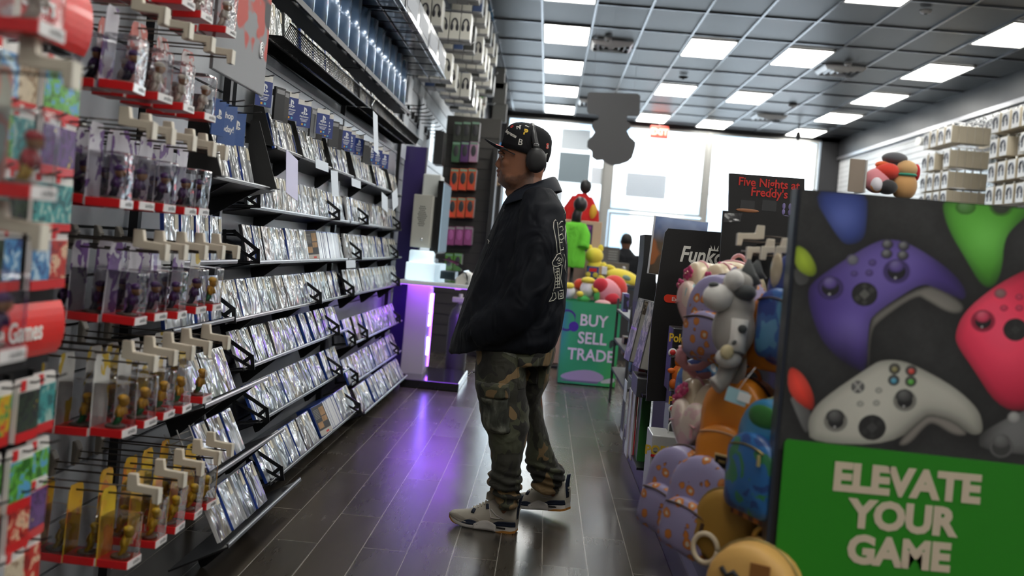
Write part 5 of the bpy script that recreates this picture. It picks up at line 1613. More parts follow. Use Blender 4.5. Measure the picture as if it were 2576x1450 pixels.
# far sleeve
jm.tube([(-.10, MY + .13, 1.47), (-.06, MY + .19, 1.40), (-.07, MY + .225, 1.2), (-.10, MY + .22, 1.03), (-.22, MY + .19, .90)], [.07, .092, .095, .092, .08], 22)
jm.ell((-.05, MY - .12, 1.475), (.085, .10, .045), 16, 10); jm.ell((-.07, MY + .12, 1.475), (.085, .10, .045), 16, 10)
jacket = jm.build('jacket', JK, man)
remesh(jacket, 0.0105, 7, 0.5)
# real folds: vertices pushed along their normals
folds = [((-.02, AY - .09, 1.36), (-.06, AY - .11, 1.20), .012, .016), ((.045, AY - .02, 1.36), (-.03, AY - .11, 1.10), .014, -.018), ((.05, AY, 1.30), (0.0, AY - .10, 1.05), .014, .014),
         ((-.10, AY - .10, 1.12), (-.165, AY - .08, .98), .013, .016), ((-.145, AY - .10, 1.13), (-.20, AY - .07, 1.00), .014, -.014), ((-.02, AY - .11, 1.02), (.0, AY - .05, .89), .012, -.018),
         ((-.07, AY - .10, 1.00), (-.18, AY - .08, .93), .012, .012), ((.0, AY - .03, .90), (.09, MY - .13, .96), .016, .014), ((-.02, AY - .03, .86), (.085, MY - .14, .90), .016, -.012),
         ((-.05, AY, .84), (.08, MY - .14, .85), .014, .010), ((-.24, AY + .02, 1.25), (-.30, AY + .10, .95), .02, .012), ((-.20, AY + .0, 1.33), (-.14, AY - .05, 1.18), .015, -.012),
         ((-.31, AY + .10, .98), (-.35, AY + .10, .80), .016, .014), ((.03, AY + .05, 1.43), (-.07, AY - .02, 1.44), .012, -.008), ((.075, MY - .12, 1.34), (.04, MY - .18, 1.20), .015, .010)]
nv = len(jacket.data.vertices)
for v in jacket.data.vertices:
    d = 0.006 * noise.noise(Vector((v.co.x * 9, v.co.y * 9, v.co.z * 5))) + .003 * noise.noise(v.co * 24)
    for a, b_, w, h in folds:
        a = Vector(a); b_ = Vector(b_); ab = b_ - a; t_ = max(0, min(1, (v.co - a).dot(ab) / ab.length_squared))
        q = (v.co - a - ab * t_).length_squared
        d += h * math.exp(-q / (2 * w * w)) * math.sin(PI * min(1, .15 + t_ * .85)) ** .6
    v.co += v.normal * d
jacket.data.update()
JB = bvh_of(jacket)
# collar
cm = MB(); N = 36; inner = []; edge = []; outer = []
for j in range(N + 1):
    a = R(-150) + R(300) * j / N            # 0 = back (+x)
    c, s = math.cos(a), math.sin(a)
    bk = (1 + c) / 2
    top = Vector((-.098 + .092 * c + .0, MY - .01 + .092 * s, 1.478 + .105 * bk - .002))
    mid = Vector((-.094 + .104 * c, MY - .01 + .106 * s, 1.474 + .106 * bk))
    low = Vector((-.092 + (.122 + .016 * bk) * c - .02 * (1 - bk), MY - .01 + .145 * s, 1.432 + .082 * bk - .015 * (1 - bk)))
    stand = Vector((-.098 + .086 * c, MY - .01 + .09 * s, 1.43 + .08 * bk))
    inner.append(stand); edge.append(top); outer.append((mid, low))
vs = []; 
for j in range(N + 1): vs += [inner[j], edge[j], outer[j][0], outer[j][0] * .5 + outer[j][1] * .5 + Vector((0, 0, .004)), outer[j][1]]
fs = [(j * 5 + i, (j + 1) * 5 + i, (j + 1) * 5 + i + 1, j * 5 + i + 1) for j in range(N) for i in range(4)]
co = MB().add(vs, fs, 0, True).build('collar', cloth('collar_cloth', (0.008, 0.0105, 0.017), 0.55, 0.1), jacket)
so = co.modifiers.new('t', 'SOLIDIFY'); so.thickness = .005; so.offset = 0
sb = co.modifiers.new('s', 'SUBSURF'); sb.levels = 1; sb.render_levels = 1
# back print: abstract white line drawing (plain stand-in)
WP = pm((0.62, 0.60, 0.52), 0.7)


def stroke(bvh, pts, r=.0016, y0=3.6):
    """thin printed line following the cloth: pts are (x, z)"""
    out = []
    for (x0, z0), (x1, z1) in zip(pts[:-1], pts[1:]):
        n = max(2, int(math.hypot(x1 - x0, z1 - z0) / .006))
        for i in range(n):
            f = i / n; h, nn, _, _ = bvh.ray_cast(Vector((x0 + (x1 - x0) * f, y0, z0 + (z1 - z0) * f)), Vector((0, 1, 0)))
            if h is not None: out.append(h + nn * .0012 * (1 if nn.y < 0 else -1))
    return out


def W2(px, py):
    p = at(px, py, Y=4.36); return (p.x, p.z)


pr = MB()
lines = [[(1392, 562), (1391, 575), (1394, 590), (1398, 612), (1400, 640)], [(1400, 562), (1402, 580), (1404, 600), (1409, 640)], [(1392, 562), (1396, 557), (1400, 562)],
         [(1404, 568), (1410, 560), (1417, 560)], [(1405, 575), (1412, 572), (1415, 580), (1408, 586)], [(1404, 595), (1412, 590), (1416, 600), (1410, 606), (1405, 600)],
         [(1405, 612), (1416, 610)], [(1406, 620), (1407, 630), (1416, 628), (1416, 618)], [(1400, 640), (1412, 636)],
         [(1400, 640), (1394, 650), (1388, 660), (1390, 668), (1402, 670), (1414, 664)], [(1409, 640), (1414, 650), (1416, 662)], [(1398, 655), (1404, 648), (1411, 652), (1412, 660), (1404, 664), (1398, 658)], [(1403, 656), (1407, 654), (1408, 658), (1404, 659)],
         [(1391, 670), (1392, 685), (1396, 700), (1394, 720), (1390, 735)], [(1413, 666), (1411, 685), (1409, 700), (1412, 715), (1415, 728)],
         [(1395, 676), (1408, 674)], [(1396, 684), (1409, 681)], [(1397, 692), (1408, 689)], [(1397, 700), (1408, 698)], [(1396, 708), (1409, 706)], [(1395, 716), (1411, 713)], [(1393, 724), (1412, 722)], [(1400, 676), (1402, 725)], [(1405, 674), (1407, 724)],
         [(1390, 735), (1388, 745), (1380, 757), (1392, 754), (1398, 748), (1396, 736), (1390, 735)], [(1403, 732), (1404, 752), (1416, 750), (1416, 730), (1403, 732)], [(1407, 738), (1408, 746), (1413, 745), (1413, 737), (1407, 738)],
         [(1420, 555), (1423, 580), (1420, 600), (1424, 620)], [(1418, 640), (1422, 655), (1420, 675), (1424, 690)], [(1416, 528), (1420, 538), (1417, 546)]]
for L in lines:
    p_ = stroke(JB, [W2(*q) for q in L])
    if len(p_) > 2: pr.tube(p_, .0020, 5)
pr.build('back_print', WP, jacket)
xm = MB()
for L in ([(1228, 614), (1232, 601)], [(1226, 603), (1234, 611)]):
    p_ = stroke(JB, [W2(*q) for q in L])
    if len(p_) > 1: xm.tube(p_, .0014, 5)
xm.build('embroidered_cross', WP, jacket)
bt = MB()
for (px, py) in ((1230, 590), (1196, 655), (1268, 530)):
    x, z = W2(px, py); h, nn, _, _ = JB.ray_cast(Vector((x, 3.6, z)), Vector((0, 1, 0)))
    if h is not None:
        MB().lathe([(.006, 0), (.006, .002), (.003, .003), (.001, .003)], 12, 0, facing(h, nn if nn.y < 0 else -nn)).build('button', pm((0.05, 0.05, 0.06), 0.3, 0.5), jacket)

# ---- camouflage trousers
k = NT('camouflage_cloth')
v0 = k.coord('Object', (1.0, 1.0, 0.8))
def cn(off, sc):
    mp = k.n('ShaderNodeMapping', ins={'Vector': v0, 'Location': (off, off * 1.7, off * .6)})
    return k.n('ShaderNodeTexNoise', ins={'Vector': mp.outputs[0], 'Scale': sc, 'Detail': 1.6, 'Distortion': 0.5}).outputs[0]
def over(prev, fac, thr, c):
    st = k.n('ShaderNodeMath', operation='GREATER_THAN', ins={0: fac, 1: thr})
    mx = k.n('ShaderNodeMix', data_type='RGBA'); k.l(st.outputs[0], mx.inputs[0])
    if isinstance(prev, tuple): mx.inputs[6].default_value = (*prev, 1)
    else: k.l(prev, mx.inputs[6])
    mx.inputs[7].default_value = (*c, 1)
    return mx.outputs[2]
c_ = over((0.066, 0.070, 0.040), cn(0, 8.5), .50, (0.030, 0.029, 0.020))
c_ = over(c_, cn(4.1, 9.5), .575, (0.016, 0.015, 0.012))
c_ = over(c_, cn(9.3, 8.0), .575, (0.23, 0.15, 0.068))
c_ = over(c_, cn(13.7, 10.0), .63, (0.075, 0.078, 0.05))
k.l(c_, k.b.inputs['Base Color']); k.b.inputs['Roughness'].default_value = 0.8; k.b.inputs['Sheen Weight'].default_value = .1
n1 = k.n('ShaderNodeTexNoise', ins={'Vector': k.coord('Object', (1, 1, .8)), 'Scale': 14.0, 'Detail': 2.0, 'Distortion': .8})
n2 = k.n('ShaderNodeTexNoise', ins={'Vector': k.coord(), 'Scale': 800.0})
ad = k.n('ShaderNodeMath', operation='MULTIPLY_ADD', ins={0: n2.outputs[0], 1: 0.04, 2: n1.outputs[0]})
k.l(k.bump(ad.outputs[0], .45, .04), k.b.inputs['Normal'])
CAMO = k.m

tm = MB()
tm.loft([ring(-.095, MY, z, rx, .175, .2, 36, 2.2) for z, rx in ((.74, .165), (.80, .168), (.88, .165), (.95, .15))])
L1 = [(.80, -.272, -.060), (.72, -.268, -.050), (.64, -.263, -.040), (.58, -.245, -.026), (.53, -.232, -.014), (.46, -.216, -.010), (.42, -.186, -.015), (.36, -.172, -.024), (.32, -.165, -.028), (.285, -.158, -.034), (.262, -.163, -.030), (.245, -.174, -.026), (.222, -.170, -.020), (.200, -.160, -.024), (.178, -.150, -.020), (.155, -.132, -.024), (.130, -.118, -.028), (.108, -.112, -.034)]
tm.loft([ring((a + b_) / 2, MY - .09, z, (b_ - a) / 2, (.112 if z > .6 else .098 if z > .4 else .088 if z > .2 else .075), 0, 32, 2.15) for z, a, b_ in L1[::-1]])
L2 = [(.80, -.10, .070), (.72, -.09, .068), (.65, -.075, .058), (.58, -.055, .036), (.54, -.035, .036), (.48, -.028, .050), (.42, -.022, .072), (.365, -.016, .094), (.32, -.018, .112), (.285, -.018, .128), (.262, -.010, .140), (.245, -.006, .160), (.225, .002, .174), (.205, .014, .178), (.185, .022, .170), (.165, .026, .160), (.145, .034, .152), (.125, .045, .145)]
tm.loft([ring((a + b_) / 2, MY + .075 + .20 * (.8 - z), z, (b_ - a) / 2, (.105 if z > .6 else .092 if z > .4 else .082 if z > .2 else .07), 0, 32, 2.15) for z, a, b_ in L2[::-1]])
tr = tm.build('trousers', CAMO, man)
remesh(tr, 0.008, 4, 0.5)
for v in tr.data.vertices:
    z = v.co.z
    d = .004 * noise.noise(v.co * 14) + .0025 * noise.noise(v.co * 34)
    if z < .30: d += .007 * math.sin(z * 170 + v.co.x * 25 + 3 * noise.noise(v.co * 12)) * min(1, (.30 - z) / .05)
    d += .006 * noise.noise(Vector((v.co.x * 6, v.co.y * 6, z * 22))) * (1 if z < .6 else .4)
    v.co += v.normal * d
tr.data.update()
TB = bvh_of(tr)


def patch(bvh, poly_px, thick, name, mat, parent, lift=.0, y0=3.6, Yp=4.30, n=26):
    """a cloth patch sewn on the surface; outline given around the garment"""
    P_ = [(at(px, py, Y=Yp).x, at(px, py, Y=Yp).z) for px, py in poly_px]
    xs = [p[0] for p in P_]; zs = [p[1] for p in P_]
    gx = np.linspace(min(xs), max(xs), n); gz = np.linspace(min(zs), max(zs), n)
    X_, Z_ = np.meshgrid(gx, gz); D_ = sdf(X_, Z_, P_)
    ids = {}; m = MB()
    for i in range(n):
        for j in range(n):
            if D_[i, j] < (gx[1] - gx[0]) * .6:
                h, nn, _, _ = bvh.ray_cast(Vector((X_[i, j], y0, Z_[i, j])), Vector((0, 1, 0)))
                if h is None: continue
                f = min(1, max(0, -D_[i, j] / .012)) ** .5
                ids[i, j] = len(m.v); m.v.append((h.x, h.y - lift - thick * f, h.z))
    for i in range(n - 1):
        for j in range(n - 1):
            q = [(i, j), (i, j + 1), (i + 1, j + 1), (i + 1, j)]
            if all(a in ids for a in q): m.f.append([ids[a] for a in q]); m.m.append(0); m.s.append(True)
    o = m.build(name, mat, parent)
    s_ = o.modifiers.new('t', 'SOLIDIFY'); s_.thickness = .004; s_.offset = -1
    return o


FADE = NT('faded_pocket_cloth')
nz3 = FADE.n('ShaderNodeTexNoise', ins={'Vector': FADE.coord('Object', (1, 1, .6)), 'Scale': 16.0, 'Detail': 4.0, 'Distortion': .7})
FADE.l(FADE.ramp(nz3.outputs[0], [(.36, (0.026, 0.028, 0.022)), (.48, (0.06, 0.064, 0.05)), (.60, (0.19, 0.195, 0.155))]), FADE.b.inputs['Base Color']); FADE.b.inputs['Roughness'].default_value = .85
FADE.l(FADE.bump(nz3.outputs[0], .6, .02), FADE.b.inputs['Normal'])
pk = patch(TB, [(1205, 992), (1280, 1000), (1284, 1086), (1262, 1090), (1228, 1084), (1211, 1066)], .024, 'cargo_pocket', FADE.m, tr)
fl = patch(TB, [(1193, 958), (1283, 963), (1283, 1000), (1255, 1004), (1202, 996), (1192, 984)], .030, 'pocket_flap', CAMO, tr)
patch(TB, [(1302, 895), (1356, 900), (1348, 982), (1303, 980)], .008, 'rear_pocket', CAMO, tr)
patch(TB, [(1252, 866), (1300, 892), (1298, 900), (1252, 878)], .004, 'torn_pocket_edge', FADE.m, tr)
bk = MB().tube([(-.268, MY - .10, .69), (-.282, MY - .10, .688), (-.290, MY - .10, .68)], .003, 6); bk.ell((-.292, MY - .10, .678), (.006, .004, .004), 8, 6)
bk.build('drawstring_tip', CHROME, tr)

# ---- shoes
OFFW = pm((0.52, 0.48, 0.40), 0.6); GREYS = pm((0.40, 0.36, 0.30), 0.75); SOLEW = pm((0.66, 0.62, 0.58), 0.5); NAVYM = pm((0.012, 0.02, 0.045), 0.5); GUM = pm((0.45, 0.19, 0.03), 0.5); LACE = pm((0.60, 0.57, 0.48), 0.7)
I = lambda x, tab: float(np.interp(x, [t_[0] for t_ in tab], [t_[1] for t_ in tab]))
HW = [(0, .022), (.02, .033), (.06, .037), (.12, .036), (.18, .043), (.22, .046), (.26, .042), (.29, .030), (.305, .016), (.31, .006)]
BOT = [(0, .004), (.02, 0), (.20, 0), (.25, .004), (.29, .016), (.31, .030)]
MID = [(0, .034), (.05, .033), (.10, .028), (.16, .022), (.20, .022), (.25, .027), (.29, .038), (.31, .044)]
TOP = [(0, .135), (.03, .140), (.06, .142), (.10, .140), (.13, .128), (.16, .106), (.19, .088), (.22, .074), (.26, .066), (.29, .060), (.305, .052), (.31, .046)]
XS = [0, .004, .012, .025, .045, .07, .10, .13, .16, .19, .22, .245, .265, .28, .292, .302, .31]


def shoe_half(x, z):
    """half width of the upper at height z"""
    hw = I(x, HW); lo = I(x, MID); hi = I(x, TOP)
    f = min(1, max(0, (z - lo) / max(hi - lo, 1e-4)))
    ank = .055 if x < .12 else .022
    return hw * (1 - f ** 2.2) ** .5 * .9 + (ank * f * (1 - f) * 1.2) + .002


def side_strip(name, xs, lo, hi, eps, mat, parent, n=5, sides=(-1, 1)):
    for s in sides:
        m = MB(); vs = []
        for x in xs:
            for i in range(n):
                z = lo(x) + (hi(x) - lo(x)) * i / (n - 1)
                w = (I(x, HW) + .0025 if z < I(x, MID) + .002 else shoe_half(x, z)) + eps
                vs.append((x, s * w, z))
        fs = [(a * n + i, (a + 1) * n + i, (a + 1) * n + i + 1, a * n + i + 1) for a in range(len(xs) - 1) for i in range(n - 1)]
        o = m.add(vs, fs, 0, True).build(name, mat, parent)
        sd = o.modifiers.new('t', 'SOLIDIFY'); sd.thickness = .002; sd.offset = 0


def make_shoe(M, lab):
    t = bpy.data.objects.new('shoe', None); COL.objects.link(t); t.parent = man; t.matrix_local = M; t['label'] = lab
    up = MB(); rings = []
    for x in XS:
        lo, hi = I(x, MID) - .004, I(x, TOP); r_ = []
        for j in range(13):
            f = j / 12; z = lo + (hi - lo) * f; r_.append((x, -shoe_half(x, max(z, I(x, MID))) if j < 12 else 0, z))
        r_ += [(p[0], -p[1], p[2]) for p in r_[-2::-1]]
        rings.append(r_)
    up.loft(rings); u = up.build('upper', OFFW, t)
    sl = MB(); rings = []
    for x in XS:
        w = I(x, HW) + .0025; b_, h = I(x, BOT), I(x, MID)
        rings.append([(x, -w * .94, b_), (x, -w, b_ + .004), (x, -w * 1.0, h - .003), (x, -w * .95, h), (x, w * .95, h), (x, w, h - .003), (x, w, b_ + .004), (x, w * .94, b_)])
    sl.loft(rings, 0, True); sl.build('midsole', SOLEW, t)
    lin = lambda a, b_, n: [a + (b_ - a) * i / (n - 1) for i in range(n)]
    gm = MB()
    for a, b_, th in ((-.001, .085, .010), (.268, .3095, .014)):
        rs = []
        for x in lin(a, b_, 9):
            w = I(x, HW) + .0040; z = I(x, BOT) - .0006
            e = min((x - a) if a > .1 else 9, (b_ - x) if a < .1 else 9)
            hh = min(th, max(.001, e * .35))
            rs.append([(x, -w, z), (x, -w, z + hh), (x, w, z + hh), (x, w, z)])
        gm.loft(rs, 0, False)
    gm.build('gum_outsole', GUM, t)
    bump = lambda x, c, w, h: h * max(0, 1 - ((x - c) / w) ** 2)
    # navy wedge
    side_strip('navy_wedge', lin(.0, .125, 14), lambda x: I(x, MID) - .004, lambda x: I(x, MID) - .004 + .021 * min(1, (.125 - x) / .05) ** .8 + .001, .0022, NAVYM, t)
    side_strip('navy_wedge', lin(.155, .240, 12), lambda x: I(x, MID) - .004, lambda x: I(x, MID) - .004 + .021 * math.sin(PI * (x - .155) / .085) ** .7 + .0005, .0022, NAVYM, t)
    side_strip('sole_wing', lin(.085, .185, 14), lambda x: I(x, BOT) + .002, lambda x: I(x, MID) + .001 + .019 * max(0, math.sin(PI * (x - .085) / .10)), .004, SOLEW, t)
    side_strip('air_window', lin(.042, .082, 6), lambda x: .016, lambda x: .0235, .0014, pm((0.03, 0.03, 0.03), 0.2), t, 3)
    # grey mudguard with a wavy upper edge
    side_strip('mudguard', lin(.135, .306, 22), lambda x: I(x, MID) - .002, lambda x: min(I(x, TOP) - .006, I(x, MID) + .010 + bump(x, .262, .05, .016) + bump(x, .185, .032, .020)), .0016, GREYS, t, 7)
    # wing cage and lace lock
    def bar(pts, r, nm, mat):
        for s in (-1, 1):
            MB().tube([(x, s * (shoe_half(x, z) + .0035), z) for x, z in pts], r, 6).build(nm, mat, t)
    bar([(.130, .116), (.108, .062), (.078, .062), (.066, .066)], .0028, 'side_wing', SOLEW)
    bar([(.112, .098), (.085, .076), (.050, .064)], .0028, 'side_wing', SOLEW)
    bar([(.134, .112), (.128, .094)], .0075, 'lace_lock', NAVYM)
    bar([(.192, .082), (.196, .068)], .0085, 'lace_lock', NAVYM)
    lm = MB()
    for x in (.145, .158, .171, .184, .197):
        z = I(x, TOP)
        MB().tube([(x + .004, s_ * .024, z - .010 + .012 * (1 - abs(s_))) for s_ in lin(-1, 1, 9)], .0036, 6).build('lace', LACE, t)
    MB().tube([(.136, -.030, .118), (.126, -.040, .105), (.122, -.0415, .08), (.115, -.045, .055), (.114, -.046, .044)], .0030, 6).build('lace', LACE, t)
    tg = MB().tube([(.13, 0, .125), (.128, 0, .150), (.118, 0, .168)], [.020, .021, .012], 10, 0, None, True, .45); tg.build('tongue', OFFW, t)
    # heel tab
    hm = MB(); rs = []
    for z, w, x in ((.060, .018, -.003), (.085, .021, -.004), (.11, .019, -.007), (.135, .015, -.011), (.158, .013, -.017), (.168, .011, -.020)):
        rs.append([(x + .010, -w - .002, z), (x + .002, -w * .8, z), (x, 0, z), (x + .002, w * .8, z), (x + .010, w + .002, z), (x + .012, 0, z)])
    hm.loft(rs); ht = hm.build('heel_tab', NAVYM, t)
    HB = facing((-.0065, -.004, .098), (-1, -.0, .05))
    lg = MB().merge(text_mb('NIKE', .013, .0006, .0003), HB @ Matrix.Translation((0, .006, .002)))
    sw = [(-.014, -.002), (-.010, -.008), (-.004, -.009), (.016, .002), (-.003, -.005), (-.009, -.005)]
    lg.prism(sw, .001, 0, HB @ Matrix.Translation((0, -.002, .001)))
    lg.build('heel_logo', LACE, ht)
    return t


# shoe frame: +x = toe. near (left) foot flat, far (right) foot with lifted heel
def foot(hx, hy_, ang, pitch, hz=0.0):
    return Matrix.Translation((hx, hy_, hz)) @ Matrix.Rotation(ang, 4, 'Z') @ Matrix.Rotation(pitch, 4, 'Y')


make_shoe(foot(-.026, MY - .075, PI - R(12), 0.0, .001), 'near shoe flat on the floor, cream upper, navy wedge, gum heel')
make_shoe(foot(.205, MY + .215, PI - R(27), R(8), .046), 'far shoe with lifted heel, navy heel tab with white logo')

# ---- cap
CAPM = cloth('cap_twill', (0.008, 0.008, 0.010), 0.8, 0.12, 600)
CT = Matrix.Translation((-.136, hy, 1.688)) @ Matrix.Rotation(R(12.5), 4, 'Y')
cp = MB(); rings = []
for z, k_ in ((-.022, .995), (0, 1.0), (.02, 1.0), (.045, .985), (.068, .94), (.088, .84), (.102, .68), (.111, .48), (.1155, .26), (.117, .06)):
    rings.append([(.112 * k_ * math.copysign(abs(math.cos(a)) ** .92, math.cos(a)) + (.004 if z < .03 else 0), .088 * k_ * math.copysign(abs(math.sin(a)) ** .95, math.sin(a)), z) for a in [2 * PI * j / 48 for j in range(48)]])
cp.loft(rings, 0, True, True, CT); cp.ell((0, 0, .117), (.007, .007, .004), 10, 6, 0, CT)
cap = cp.build('cap', CAPM, man)
bm_ = MB(); vs = []; NX, NYb = 14, 21
for i in range(NX):
    for j in range(NYb):
        s = -1 + 2 * j / (NYb - 1); ya = s * .086
        xin = -.112 * math.sqrt(max(0, 1 - (abs(s) * .96) ** 2)) * .96
        xout = -.112 - .074 * (1 - abs(s) ** 3.2) ** .6 + .112 * (1 - math.sqrt(max(0, 1 - (abs(s) * .96) ** 2)))
        xout = min(xout, xin - .002)
        f = i / (NX - 1); x = xin + (xout - xin) * f
        vs.append((x, ya * (1 - .10 * f * abs(s)), -.020 - .020 * s * s * (1 - .2 * f) + .010 * f - .012 * f * s * s))
fs = [(i * NYb + j, (i + 1) * NYb + j, (i + 1) * NYb + j + 1, i * NYb + j + 1) for i in range(NX - 1) for j in range(NYb - 1)]
bill = bm_.add(vs, fs, 0, True, CT).build('bill', CAPM, cap)
so = bill.modifiers.new('t', 'SOLIDIFY'); so.thickness = .004
CB = bvh_of(cap)
BB_ = bvh_of(bake(bill))


def cap_text(s, px, py, size, col, rot=0.0, bold=.0008, xs=1.0, bvh=None, name='embroidery', shape=None):
    mb = shape or text_mb(s, size, bold, 0, xs=xs)
    p = at(px, py, Y=4.34)
    d = decal(bvh or CB, mb, (p.x, 3.9, p.z), (0, 1, 0), (0, 0, 1), rot, .0012)
    if d:
        o = d.build(name, pm(col, 0.6), cap); so = o.modifiers.new('t', 'SOLIDIFY'); so.thickness = .0015


WC = (0.62, 0.60, 0.55)
cap_text('Y', 1307, 320, .030, WC, .35, .0005); cap_text('N', 1304, 319, .026, WC, .35, .0005)
cap_text('P', 1322, 332, .036, (0.70, 0.45, 0.03), -.12, .0016)
cap_text('Supreme', 1283, 334, .0205, WC, -.42, .0008)
cap_text('B', 1309, 358, .038, WC, -.12, .0003)
cap_text('D', 1343, 356, .026, (0.35, 0.13, 0.07), -.1, .0006)
cap_text('A', 1338, 377, .020, WC, -.1, .0003)
cap_text('S', 1377, 366, .032, (0.62, 0.06, 0.04), 0, .0016); cap_text('5', 1378, 367, .020, WC, 0, .0005)
cap_text('T', 1374, 391, .030, WC, .3, .0003)
cap_text('~', 1326, 316, .030, WC, -.5, .001)
cap_text('O', 1287, 316, .018, (0.6, 0.04, 0.03), .5, .001)
for (px, py, w, h, c) in ((1284, 366, .020, .007, (0.70, 0.55, 0.2)), (1258, 356, .018, .006, (0.6, 0.07, 0.05)), (1241, 347, .018, .006, WC)):
    m = MB().add([(-w, -h, 0), (w, -h * .6, 0), (w, h, 0), (-w, h * .7, 0)], [(0, 1, 2, 3)])
    p = at(px, py, Y=4.36)
    h_, nn, _, _ = BB_.ray_cast(Vector((p.x, 4.20, p.z + .10)), Vector((0, .16, -.10)).normalized())
    d = decal(BB_, m, (p.x, hy - .06, 1.9), (0, 0, -1), (0, 1, 0), .1, .0015)
    if d: d.build('bill_badge', pm(c, 0.6), cap)

# ---- headphones
hp = thing('headphones', 'black over-ear headphones worn over the cap', 'headphones', (-.085, hy, 1.64))
hp.parent = None
bandpts = []
for a in np.linspace(-PI * .5, PI * .5, 25):
    bandpts.append((.004 - .036 * math.cos(a), .100 * math.sin(a), .038 + .124 * math.cos(a)))
rb = [.011] * 25
MB().tube(bandpts, [.0135] * 25, 12, 0, None, True, .45).build('headband', pm((0.014, 0.014, 0.016), 0.38), hp)
for s in (-1, 1):
    Mc = Matrix.Translation((.004, s * .086, -.004)) @ Matrix.Rotation(R(-90) * s * -1 if s > 0 else R(90), 4, 'X')
    Mc = Matrix.Translation((.004, s * .084, -.004)) @ Matrix.Rotation(R(-90) if s > 0 else R(90), 4, 'X') @ Matrix.Diagonal((.98, 1.19, 1, 1))
    c1 = MB().lathe([(.001, .0), (.040, .0), (.0465, .006), (.047, .014), (.044, .020)], 32, 0, Mc); c1.build('ear_cushion', pm((0.010, 0.010, 0.011), 0.6), hp)
    c2 = MB().lathe([(.044, .0185), (.045, .026), (.042, .034), (.034, .039), (.020, .041), (.001, .0415)], 32, 0, Mc); ec = c2.build('ear_cup', pm((0.012, 0.012, 0.013), 0.42), hp)
    MB().tube([(.004, s * .103, .045), (.004, s * .112, .025), (.004, s * .118, .0)], [.013, .015, .013], 10, 0, None, True, .5).build('yoke', pm((0.014, 0.014, 0.015), 0.3), hp)
    MB().box((.0, s * .104, .062), (.024, .010, .010)).build('hinge', CHROME, hp, .002)
# ------------------------------------------------------------------ right gondola with the big poster end panel
G = thing('gondola', 'low black display gondola on the right behind the poster end panel', 'gondola', (1.1, 4.45, 0))
MB().box((.06, 0, .74), (.76, 4.2, 1.20)).build('back_panel', pm((0.012, 0.012, 0.013), .5), G)
MB().box((.02, .05, .07), (1.02, 4.2, .14)).build('base', pm((0.05, 0.045, 0.085), .4), G, .006)
MB().box((-.485, .05, .145), (.03, 4.2, .015)).build('base_lip', pm((0.10, 0.09, 0.16), .35), G)
EP = thing('display_stand', 'big end panel with game controller poster and green ELEVATE YOUR GAME sign', 'display stand', (1.06, 2.30, 0))
EW = .99; EX0 = .566; ET = 1.436
MB().box((0, .022, ET / 2), (EW, .04, ET)).build('board', BLACK, EP)
MB().box((-EW / 2 - .004, .018, ET / 2), (.008, .05, ET)).build('edge_trim', pm((0.03, 0.035, 0.05), .3, .3), EP)

BODY = {
    'purple': [(2035, 712), (2120, 655), (2205, 604), (2252, 600), (2300, 618), (2366, 660), (2412, 700), (2434, 738), (2425, 757), (2400, 745), (2350, 722), (2325, 714), (2290, 728), (2200, 788), (2183, 815), (2180, 935), (2160, 935), (2110, 905), (2066, 860), (2042, 800), (2030, 750)],
    'grip': [(2186, 815), (2203, 786), (2325, 714), (2372, 728), (2428, 765), (2420, 790), (2385, 788), (2330, 755), (2305, 742), (2213, 806), (2190, 835), (2186, 930), (2180, 925)],
    'white': [(2036, 1045), (2066, 1005), (2185, 925), (2212, 908), (2262, 906), (2312, 925), (2402, 975), (2462, 1030), (2474, 1072), (2470, 1095), (2440, 1097), (2400, 1060), (2340, 1043), (2318, 1055), (2248, 1122), (2038, 1118), (2030, 1075)],
    'whitegrip': [(2250, 1122), (2320, 1053), (2342, 1043), (2402, 1060), (2442, 1098), (2400, 1100), (2350, 1066), (2330, 1072), (2285, 1126)],
    'pink': [(2403, 840), (2425, 785), (2500, 722), (2576, 680), (2660, 650), (2800, 700), (2760, 1000), (2576, 1042), (2508, 1022), (2450, 930), (2408, 870)],
    'green': [(2370, 520), (2380, 500), (2640, 500), (2560, 560), (2527, 600), (2522, 680), (2502, 724), (2470, 720), (2430, 650), (2388, 580)],
    'blue': [(2030, 470), (2182, 470), (2180, 560), (2172, 604), (2132, 617), (2108, 600)],
    'yellow': [(1996, 612), (2030, 628), (2052, 668), (2052, 690), (2034, 698), (1996, 672)],
    'red': [(1980, 922), (2010, 933), (2036, 970), (2049, 1012), (2042, 1042), (1980, 995)],
    'greyb': [(2460, 1102), (2482, 1083), (2580, 1030), (2800, 980), (2800, 1160), (2470, 1140)],
    'grey1': [(1990, 668), (2036, 690), (2030, 715), (2000, 718)], 'grey2': [(1980, 990), (2040, 1030), (2036, 1070), (2026, 1100), (2000, 1040)],
}


